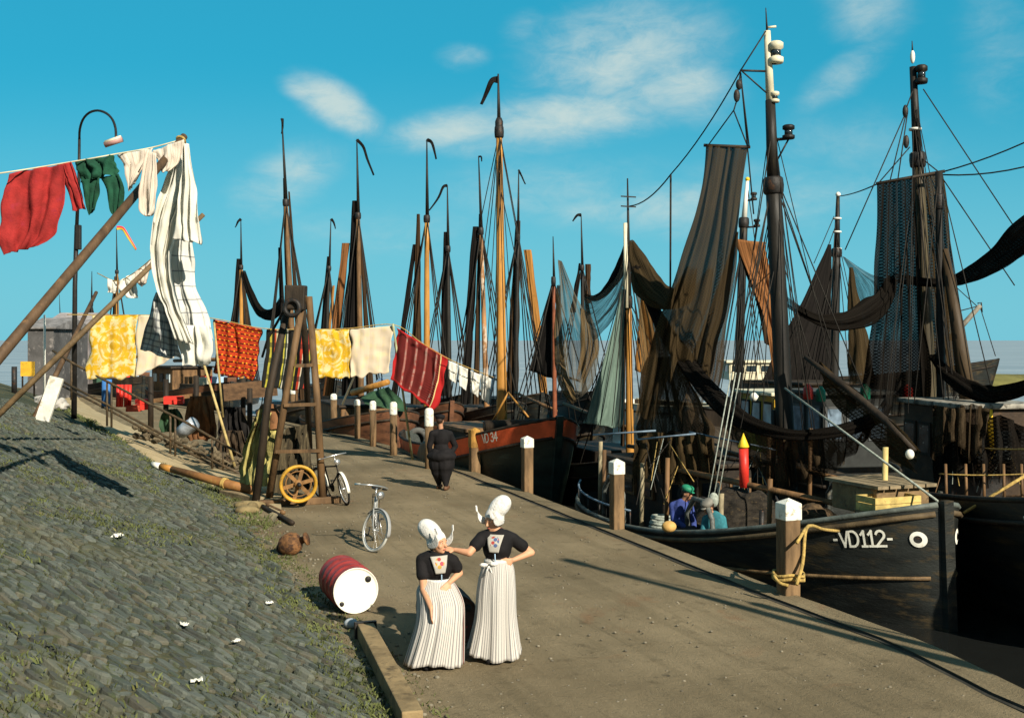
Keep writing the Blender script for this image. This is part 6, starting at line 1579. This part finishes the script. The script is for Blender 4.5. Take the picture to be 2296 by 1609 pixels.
def f_plast(nt, u, v, tc):
    n = nt.nodes.new('ShaderNodeTexVoronoi'); n.inputs['Scale'].default_value = 24; nt.links.new(tc.outputs['Object'], n.inputs['Vector'])
    sp_ = nt.nodes.new('ShaderNodeSeparateXYZ'); nt.links.new(n.outputs['Color'], sp_.inputs[0]); k = E(nt, sp_.outputs[0]); d = E(nt, n.outputs['Distance'])
    r = ((u-.5)*(u-.5) + (v-.42)*(v-.42)).sqrt()
    c = mixc(nt, k.gt(.34), (.45,.03,.025), (.60,.36,.05)); c = mixc(nt, k.gt(.62), c, (.06,.12,.30)); c = mixc(nt, k.gt(.80), c, (.50,.06,.10))
    c = mixc(nt, d.lt(.55)*r.lt(.33)*.9, (.56,.53,.46), c)
    return mixc(nt, (u*14).frac().lt(.2)*r.gt(.33)*.4, c, (.30,.29,.30))
PLA = clothmat('embroidered_cloth', f_plast)
def hand(mb, w, d, palm_n, thumb_side, s=1.0, curl=.35):
    """fingers and palm as overlapping capsules: w wrist, d direction of the fingers, palm_n normal of the palm"""
    w = Vector(w); d = Vector(d).normalized(); n = Vector(palm_n); n = (n - d*n.dot(d)).normalized(); sd = d.cross(n) * thumb_side
    for k in range(4): mb.cap(w + d*.012*s + sd*(.010 - .007*k)*s, w + d*.088*s + sd*(.030 - .020*k)*s, .017*s, .0125*s, 8)
    for k, (ln) in enumerate((.072, .080, .074, .058)):
        b0 = w + d*.088*s + sd*(.030 - .020*k)*s
        dd = (d + sd*(.10 - .07*k)).normalized(); d1 = (dd + n*curl).normalized(); d2 = (dd + n*curl*2.4).normalized()
        p1 = b0 + dd*ln*.42*s; p2 = p1 + d1*ln*.33*s; p3 = p2 + d2*ln*.28*s
        mb.cap(b0, p1, .0098*s, .0092*s, 8); mb.cap(p1, p2, .0092*s, .0085*s, 8); mb.cap(p2, p3, .0085*s, .0072*s, 8)
    t0 = w + d*.025*s + sd*.026*s; t1 = t0 + (d*.6 + sd*.75 + n*.2).normalized()*.038*s; t2 = t1 + (d*.85 + sd*.35 + n*.3).normalized()*.030*s; t3 = t2 + (d + n*.3).normalized()*.024*s
    mb.cap(t0, t1, .014*s, .0115*s, 8); mb.cap(t1, t2, .0115*s, .0102*s, 8); mb.cap(t2, t3, .0102*s, .008*s, 8)
def head(mb, c, fw, up, s=1.0):
    """skull, jaw, nose, lips, ears; c = centre of skull, fw = where the face looks"""
    fw = Vector(fw).normalized(); up = Vector(up); up = (up - fw*up.dot(fw)).normalized(); sd = fw.cross(up)
    Rm = Matrix((fw, sd, up)).transposed()
    A = lambda f, d, u: Vector(c) + (fw*f + sd*d + up*u)*s
    mb.ell(c, (.098*s, .077*s, .098*s), 18, 14, Rm)
    mb.ell(A(.030,0,-.055), (.064*s, .058*s, .066*s), 16, 12, Rm)
    mb.ell(A(.062,0,-.098), (.024*s, .026*s, .020*s), 10, 8, Rm)
    mb.cap(A(.092,0,-.002), A(.112,0,-.036), .009*s, .013*s, 8)
    for k in (-1, 1):
        mb.ell(A(.068,.040*k,-.040), (.022*s,.022*s,.022*s), 10, 8, Rm); mb.ell(A(.083,.030*k,.014), (.014*s,.026*s,.010*s), 10, 6, Rm)
        mb.ell(A(-.005,.078*k,-.025), (.020*s,.008*s,.030*s), 10, 8, Rm); mb.ell(A(.101,.009*k,-.036), (.009*s,.008*s,.007*s), 8, 6, Rm)
    mb.ell(A(.088,0,-.066), (.010*s,.022*s,.006*s), 10, 6, Rm); mb.ell(A(.085,0,-.076), (.010*s,.018*s,.007*s), 10, 6, Rm)
    return A, Rm
def face_bits(body, A, Rm, s=1.0):
    for k in (-1, 1):
        e = MB().ell(A(.079,.030*k,-.004), (.010*s,.012*s,.0085*s), 10, 8, Rm).build('eye', WHITE, body)
        MB().ell(A(.0862,.030*k,-.004), (.0045*s,.0058*s,.0062*s), 8, 6, Rm).build('iris', IRON, e)
        MB().tube([A(.090,.016*k,.017), A(.092,.030*k,.021), A(.084,.046*k,.016)], .0035*s, 6).build('eyebrow', HAIR, body)
    MB().ell(A(.0925,0,-.071), (.007*s,.021*s,.0075*s), 10, 6, Rm).build('lips', mat('lips', (.42,.10,.08), .5, .1), body)
def torso_caps(mb, hip, chest, neck, head_c, sh, hipw, chw, wst=None):
    pass
def woman(label, base, J, fw, face, cap_back, skirt, seated=False, s=1.0):
    """J: world joints. fw torso facing, face head facing"""
    o = root('person', label, 'person', base)
    up = (J['neck'] - J['hip']).normalized(); fw = Vector(fw).normalized(); sd = up.cross(fw).normalized()     # sd: figure's left
    b = MB()
    A, Rm = head(b, J['head'], face, Vector((0,0,1)) + Vector(face)*.12, 1.0)
    b.cap(J['neck'] - up*.05, J['head'] - Vector((0,0,.05)), .056, .050, 14)
    ch = J['neck'].lerp(J['hip'], .34); wa = J['neck'].lerp(J['hip'], .72)
    TR = Matrix((fw, sd, up)).transposed()
    b.ell(ch, (.105,.155,.20), 18, 14, TR); b.ell(wa, (.090,.118,.16), 18, 12, TR); b.ell(J['hip'], (.12,.165,.13), 18, 12, TR)
    for k in ('L', 'R'):
        b.cap(ch + (J['sh'+k]-ch)*.55 + up*.04, J['sh'+k], .075, .056, 12)
        b.cap(J['sh'+k], J['el'+k], .050, .040, 12); b.cap(J['el'+k], J['wr'+k], .040, .026, 12)
        hand(b, J['wr'+k], J['hd'+k][0], J['hd'+k][1], J['hd'+k][2], .98, J['hd'+k][3])
    for k, sgn in (('L', 1), ('R', -1)):
        h0 = J['hip'] + sd*.09*sgn - up*.04; kn = J['kn'+k]; an = J['an'+k]
        b.cap(h0, kn, .085, .058, 12); b.cap(kn, an, .056, .038, 12); b.cap(an, an + Vector((fw.x, fw.y, 0))*.13 - Vector((0,0,.045)), .042, .030, 10)
    body = voxel(b, 'body', SKIN, o, .0075, 3); face_bits(body, A, Rm)
    # hair at the nape and temples
    h = MB(); h.ell(A(-.018,0,.012), (.096,.082,.098), 16, 12, Rm); h.ell(A(-.055,0,-.055), (.05,.066,.05), 14, 10, Rm)
    h.v = [v for v in h.v]; voxel(h, 'hair', HAIR, o, .010, 3)
    # black bodice with short sleeves
    c = MB(); c.ell(ch, (.122,.162,.20), 18, 14, TR); c.ell(wa, (.100,.122,.17), 18, 12, TR); c.ell(ch + fw*.055 - up*.02, (.085,.135,.10), 16, 12, TR)
    for k in ('L', 'R'):
        c.cap(ch + (J['sh'+k]-ch)*.5 + up*.06, J['sh'+k] + up*.008, .082, .066, 14); c.cap(J['sh'+k], J['sh'+k].lerp(J['el'+k], J.get('slv', .62)), .066, .070, 14)
    bod = voxel(c, 'bodice', BLACKW, o, .011, 4)
    # embroidered front
    Ap = lambda f, d, u: ch + fw*f + sd*d + up*u
    def pl(u, v):
        d = (u-.5)*(.185 - .085*v); z = .13 - .18*v
        return Ap(.150 - 1.6*d*d - .02*max(0, -z+.02) - .055*max(0, (z-.03)/.1), d, z)
    MB().grid(pl, 10, 12).build('plastron', PLA, o, solid=.01)
    MB().tube([Ap(.150,.012,-.062), Ap(.140,.014,-.15), Ap(.125,.014,-.22)], .006, 6).build('front_lacing', LBLUE, bod)
    nk = J['neck'] + up*.005
    mb = MB().torus(nk + up*.02, (up + fw*.25), .060, .012, 24, 8); mb.torus(nk + up*.003, (up + fw*.3), .066, .012, 24, 8); mb.build('coral_necklace', REDB, o)
    # skirt
    skirt(o, J, fw, sd, up, wa)
    # winged lace cap
    fwx = Vector(face).normalized(); hu = Vector((0,0,1)); hs = fwx.cross(hu).normalized()
    c = MB(); cb = Vector(cap_back).normalized()
    c.ell(A(-.020,0,.026), (.108,.092,.100), 18, 14, Rm); c.ell(A(-.045,0,.0), (.088,.094,.075), 16, 12, Rm)
    tipc = A(-.02,0,.06)
    for i in range(9):
        t = i/8; c.ell(tipc + cb*(.02 + .125*t), (.082 + .020*math.sin(t*2.6), .076 + .024*math.sin(t*2.6), .080 + .022*math.sin(t*2.6)), 14, 10)
    cp = voxel(c, 'lace_cap', LACE, o, .0095, 5)
    for k in (-1, 1):
        pts = [A(-.06,.092*k,-.045), A(.02,.100*k,-.035), A(.075,.108*k,.0), A(.100,.118*k,.055), A(.092,.124*k,.11), A(.108,.128*k,.135)]
        def wing(u, v):
            p = cr(pts, u); w_ = .045 + .045*math.sin(math.pi*min(1, u*.9)); 
            return p + (Rm @ Vector((-.3, .25*k, 1))).normalized()*w_*(v-.35) + hs*0
        MB().grid(wing, 18, 6).build('cap_wing', LACE, cp, solid=.006)
    # black shoes
    for k in ('L', 'R'):
        an = J['an'+k]; ff = Vector((fw.x, fw.y, 0)).normalized()
        mb = MB(); g0 = Vector((an.x, an.y, .045)); mb.cap(g0 - ff*.05, g0 + ff*.05, .048, .050, 12); mb.cap(g0 + ff*.05, g0 + ff*.17 + Vector((0,0,-.005)), .048, .036, 12)
        voxel(mb, 'shoe', BLACKW, o, .011, 3)
    return o
def ring_skirt(rows, m, o, name='skirt', pleat=26, amp=.012, seed=0, n=110):
    """rows: (centre, rx, ry, axis angle) from waist to hem; u goes round"""
    cs = [Vector(r_[0]) for r_ in rows]; rxs = [r_[1] for r_ in rows]; rys = [r_[2] for r_ in rows]
    mb = MB()
    def fn(u, v):
        a = u*2*math.pi; c = cr(cs, v); rx = cr(rxs, v); ry = cr(rys, v)
        k = 1 + (amp/.3)*(.8*math.sin(a*pleat*.6 + 6*noise.noise((math.cos(a)*2, math.sin(a)*2, v*.9 + seed)))*(.35+.65*v) + 6.0*noise.noise((math.cos(a)*2.3, math.sin(a)*2.3, v*.6+seed))*v + 3.6*noise.noise((math.cos(a)*5, math.sin(a)*5, v*1.4+seed))*(.3+.7*v))
        return Vector((c.x + rx*k*math.cos(a), c.y + ry*k*math.sin(a), c.z + (.030*math.sin(a*2+seed) + .02*noise.noise((math.cos(a)*3, math.sin(a)*3, seed)))*v**2))
    mb.grid(fn, n, 30); return mb.build(name, m, o, solid=.006)
V = Vector
# --- standing woman
Y0 = 11.9
def skirt_s(o, J, fw, sd, up, wa):
    ring_skirt([(P(1117,1250,Y0),.125,.105),(P(1116,1275,Y0),.175,.155),(P(1114,1320,Y0),.205,.20),(P(1113,1390,Y0),.225,.23),(P(1111,1464,Y0),.285,.28)], APR, o, 'striped_skirt', 26, .010, 1.0)
    mb = MB().torus(P(1116,1256,Y0), (0,0,1), .128, .020, 30, 8); mb.v = [V((v.x, Y0 + (v.y - Y0)*.86, v.z)) for v in mb.v]; wb_ = mb.build('waistband', LACE, o)
    c = P(1096,1268,Y0-.14); mb = MB()
    for (dx_, dz_) in ((-.055,.02),(.05,.03)): mb.ell(c + V((dx_,0,dz_-.01)), (.045,.02,.022), 12, 8)
    mb.tube([c, c + V((-.035,-.01,-.09))], .009, 6); mb.tube([c, c + V((.05,-.01,-.11))], .009, 6); mb.build('apron_bow', LACE, wb_)
JS = dict(hip=P(1114,1278,Y0), neck=P(1115,1194,Y0), head=P(1106,1163,Y0-.02),
  shR=P(1080,1205,Y0-.02), elR=P(1052,1239,Y0-.16), wrR=P(1020,1232,Y0-.10), hdR=(V((-1,.25,.06)), V((-.2,.6,-1)), 1, .25),
  shL=P(1151,1209,Y0+.03), elL=P(1191,1238,Y0+.06), wrL=P(1150,1255,Y0-.06), hdL=(V((-1,-.35,-.20)), V((-.2,1,-.1)), 1, .45),
  knL=P(1123,1375,Y0-.02), knR=P(1102,1378,Y0-.04), anL=P(1122,1458,Y0), anR=P(1105,1462,Y0-.06), slv=.50)
JS['anL'].z = .09; JS['anR'].z = .09
woman('standing woman in winged white cap, hand on hip, touching her friend\'s chin', (JS['anL'].x, Y0, 0), JS, (-.22,-1,.02), (-.66,-.72,-.22), (.62,.25,.62), skirt_s)
# --- woman leaning on the barrel
Y1 = 11.75
def skirt_t(o, J, fw, sd, up, wa):
    ring_skirt([(P(980,1296,Y1+.02),.135,.12),(P(982,1318,Y1),.205,.18),(P(989,1352,Y1-.03),.235,.24),(P(986,1400,Y1-.07),.245,.28),(P(971,1482,Y1-.08),.30,.31)], APR, o, 'striped_skirt', 26, .011, 5.0)
    mb = MB().torus(P(980,1298,Y1+.02), (0,0,1), .136, .018, 30, 8); mb.v = [V((v.x, Y1+.02 + (v.y - Y1-.02)*.9, v.z)) for v in mb.v]; mb.build('waistband', LACE, o)
JT = dict(hip=P(982,1322,Y1+.05), neck=P(980,1242,Y1), head=P(982,1214,Y1-.03),
  shR=P(946,1255,Y1-.02), elR=P(950,1322,Y1-.10), wrR=P(966,1362,Y1-.30), hdR=(V((.05,-.25,-1)), V((1,.2,-.1)), -1, .30),
  shL=P(1016,1258,Y1+.02), elL=P(1030,1284,Y1+.08), wrL=P(1008,1305,Y1-.10), hdL=(V((-.7,-.55,-.75)), V((-.4,.8,-.4)), 1, .4),
  knL=P(996,1392,Y1-.12), knR=P(962,1400,Y1-.14), anL=P(992,1470,Y1-.10), anR=P(950,1474,Y1-.14), slv=.50)
JT['anL'].z = .09; JT['anR'].z = .09
woman('woman in winged white cap leaning on a barrel, face turned to her friend', (JT['anL'].x, Y1, 0), JT, (.28,-1,.02), (.76,-.62,.02), (-.66,.20,.50), skirt_t)

# --- men
def man(name_label, base, J, fw, face, shirt, trouser, cap_m, hat=True, baggy=1.0, skin=SKINW, shoes=True, capcat='cap'):
    o = root('person', name_label, 'person', base)
    up = (J['neck'] - J['hip']).normalized(); fw = V(fw).normalized(); sd = up.cross(fw).normalized(); fw2 = sd.cross(up).normalized()
    TR = Matrix((fw2, sd, up)).transposed(); b = MB()
    A, Rm = head(b, J['head'], face, V((0,0,1)), 1.02)
    b.cap(J['neck'] - up*.05, J['head'] - V((0,0,.05)), .062, .056, 12)
    ch = J['neck'].lerp(J['hip'], .32); wa = J['neck'].lerp(J['hip'], .72)
    b.ell(ch, (.115,.17,.21), 16, 12, TR); b.ell(wa, (.105,.14,.18), 16, 12, TR); b.ell(J['hip'], (.12,.16,.13), 16, 12, TR)
    for k in 'LR':
        b.cap(ch + (J['sh'+k]-ch)*.55 + up*.04, J['sh'+k], .08, .062, 12); b.cap(J['sh'+k], J['el'+k], .055, .044, 12); b.cap(J['el'+k], J['wr'+k], .043, .030, 12)
        hand(b, J['wr'+k], J['hd'+k][0], J['hd'+k][1], J['hd'+k][2], 1.05, .5)
    for k, sgn in (('L', 1), ('R', -1)):
        b.cap(J['hip'] + sd*.09*sgn, J['kn'+k], .09, .06, 12); b.cap(J['kn'+k], J['an'+k], .058, .04, 12); b.cap(J['an'+k], J['an'+k] + V((fw.x, fw.y, 0)).normalized()*.15 - V((0,0,.045)), .045, .032, 10)
    body = voxel(b, 'body', skin, o, .0105, 3); face_bits(body, A, Rm, 1.02)
    c = MB(); c.ell(ch, (.145,.20,.22), 16, 12, TR); c.ell(wa, (.135,.175,.20), 16, 12, TR)
    for k in 'LR':
        c.cap(ch + (J['sh'+k]-ch)*.5 + up*.05, J['sh'+k], .10, .086, 12); c.cap(J['sh'+k], J['el'+k], .083, .068, 12); c.cap(J['el'+k], J['el'+k].lerp(J['wr'+k], .85), .066, .052, 12)
    voxel(c, 'jersey', shirt, o, .014, 4)
    c = MB(); c.ell(J['hip'], (.15*baggy,.19*baggy,.16), 16, 12, TR)
    for k, sgn in (('L', 1), ('R', -1)):
        m1 = (J['hip'] + sd*.09*sgn).lerp(J['kn'+k], .55)
        c.cap(J['hip'] + sd*.09*sgn, m1, .115*baggy, .118*baggy, 12); c.cap(m1, J['kn'+k], .118*baggy, .088*baggy, 12); c.cap(J['kn'+k], J['an'+k] + V((0,0,.03)), .088*baggy, .060, 12)
    voxel(c, 'trousers', trouser, o, .014, 5)
    h = MB(); h.ell(A(-.022,0,.008), (.098,.084,.094), 14, 10, Rm); voxel(h, 'hair', HAIR, o, .012, 2)
    c = MB().lathe([(.104,.0),(.110,.03),(.118,.06),(.10,.085),(.05,.10),(.001,.103)], 18, Matrix.Translation(A(-.012,0,.035)) @ Rm.to_4x4())
    c.ell(A(.095,0,.045), (.045,.065,.010), 12, 6, Rm); c.build('cap', cap_m, o)
    if shoes:
        for k in 'LR':
            an = J['an'+k]; ff = V((fw.x, fw.y, 0)).normalized(); g0 = an - V((0,0,.045)); mb = MB(); mb.cap(g0 - ff*.05, g0 + ff*.06, .052, .055, 12); mb.cap(g0 + ff*.06, g0 + ff*.19, .054, .040, 12); voxel(mb, 'shoe', mat('brown_shoe', (.10,.05,.025), .6, .3), o, .013, 3)
    return o
g = G(990, 1097); Ym = g.y; X = lambda x, y, d=0: P(x, y, Ym + d)
JM = dict(hip=X(990,1022), neck=X(989,962), head=X(987,942,.02), shR=X(1008,973,.03), elR=X(1021,1000,.12), wrR=X(1006,1024,.02), hdR=(V((-.8,.2,-.6)), V((0,1,-.2)), 1),
  shL=X(970,972,-.02), elL=X(963,1000,.0), wrL=X(966,1028,.10), hdL=(V((.1,.3,-1)), V((1,.2,0)), 1), knR=X(998,1058,-.03), knL=X(982,1056,.05), anR=X(1000,1088,-.10), anL=X(984,1084,.16))
JM['anR'].z = .09; JM['anL'].z = .09
man('man in black jacket and baggy black trousers walking away along the quay', g, JM, (.25,1,0), (.35,1,-.05), BLACKW, BLACKW, BLACKW, baggy=1.85)
DNM = mat('blue_jersey', (.035,.055,.20), .9, .35, 5, 30, .5); TEAL = mat('teal_shirt', (.03,.16,.19), .9, .35, 5, 30, .5); DKT = mat('dark_trousers', (.02,.02,.022), .9, .4, 5, 30, .4)
Yf = 20.3; X = lambda x, y, d=0: P(x, y, Yf + d)
JF = dict(hip=X(1524,1188), neck=X(1530,1122), head=X(1541,1104,-.06), shR=X(1510,1134), elR=X(1512,1166,-.12), wrR=X(1538,1182,-.28), hdR=(V((1,-.2,-.25)), V((0,.4,-1)), 1),
  shL=X(1545,1134,.02), elL=X(1554,1164,-.12), wrL=X(1556,1182,-.30), hdL=(V((.5,-.6,-.4)), V((-.5,.2,-1)), -1), knR=X(1555,1190,-.35), knL=X(1572,1186,-.15), anR=X(1560,1238,-.35), anL=X(1575,1236,-.15))
man('fisherman in blue jersey and green cap mending nets aboard VD112', X(1524,1200), JF, (.8,-.6,0), (.72,-.62,-.30), DNM, DKT, GREEN)
Yg = 19.5; X = lambda x, y, d=0: P(x, y, Yg + d)
JG = dict(hip=X(1606,1214), neck=X(1600,1152), head=X(1588,1136,-.04), shR=X(1584,1164), elR=X(1578,1190,-.12), wrR=X(1590,1204,-.30), hdR=(V((.2,-.9,-.2)), V((.3,0,-1)), 1),
  shL=X(1618,1164,.02), elL=X(1624,1190,-.10), wrL=X(1604,1206,-.28), hdL=(V((-.6,-.6,-.2)), V((0,0,-1)), -1), knR=X(1580,1212,-.30), knL=X(1598,1214,-.35), anR=X(1576,1262,-.3), anL=X(1598,1264,-.35))
man('fisherman in teal shirt bending over beside the man in blue', X(1606,1226), JG, (-.6,-.8,0), (-.72,-.4,-.55), TEAL, DKT, mat('grey_cap', (.20,.19,.16), .8, .3))
# what lies around them on deck
tag(MB().ell(P(1500,1180,19.3), (.13,.11,.10), 14, 10).build('net_float', mat('ochre_float', (.55,.33,.10), .6, .2, 4, 20, .2)), 'round ochre net float left of the fisherman in blue', 'float')
o = root('marker_buoy', 'upright red marker buoy with yellow top on the cutter', 'buoy', P(1668,1088,19.8))
MB().tube([P(1669,1092,19.8), P(1667,1005,19.8)], [.085,.085], 16).build('float_body', RED, o); MB().lathe([(.09,0),(.10,.02),(.001,.26)], 16, Matrix.Translation(P(1667,1003,19.8))).build('cone_top', YELB, o)
crate('pale fish box on the foredeck of VD112 filled with yellow baskets', 1992, 1142, 16.95, (.85,.45,.24), mat('yellow_box', (.50,.37,.12), .7, .3, 4, 20, .4, col2=(.25,.17,.06)), rz=rz1+1.57)
tag(MB().ell(P(2040,1018,17.6), (.07,.065,.08), 12, 10).build('glass_float', WHITE), 'white round float hung above the foredeck of VD112', 'float')
for k, (x, y, m, lab) in enumerate(((1940,880,GREEN,'green lantern on the dark wheelhouse roof'),(1812,880,RED,'red flag box above the white wheelhouse'),(1840,885,GREEN,'small green lantern left of the dark wheelhouse'),(2035,880,RED,'red lantern beside the thick mast'))):
    p = P(x, y, 26.5); tag(MB().lathe([(.10,-.16),(.12,-.14),(.12,.1),(.06,.16),(.05,.2),(.001,.21)], 12, Matrix.Translation(p)).build('lantern', m), lab, 'lantern')
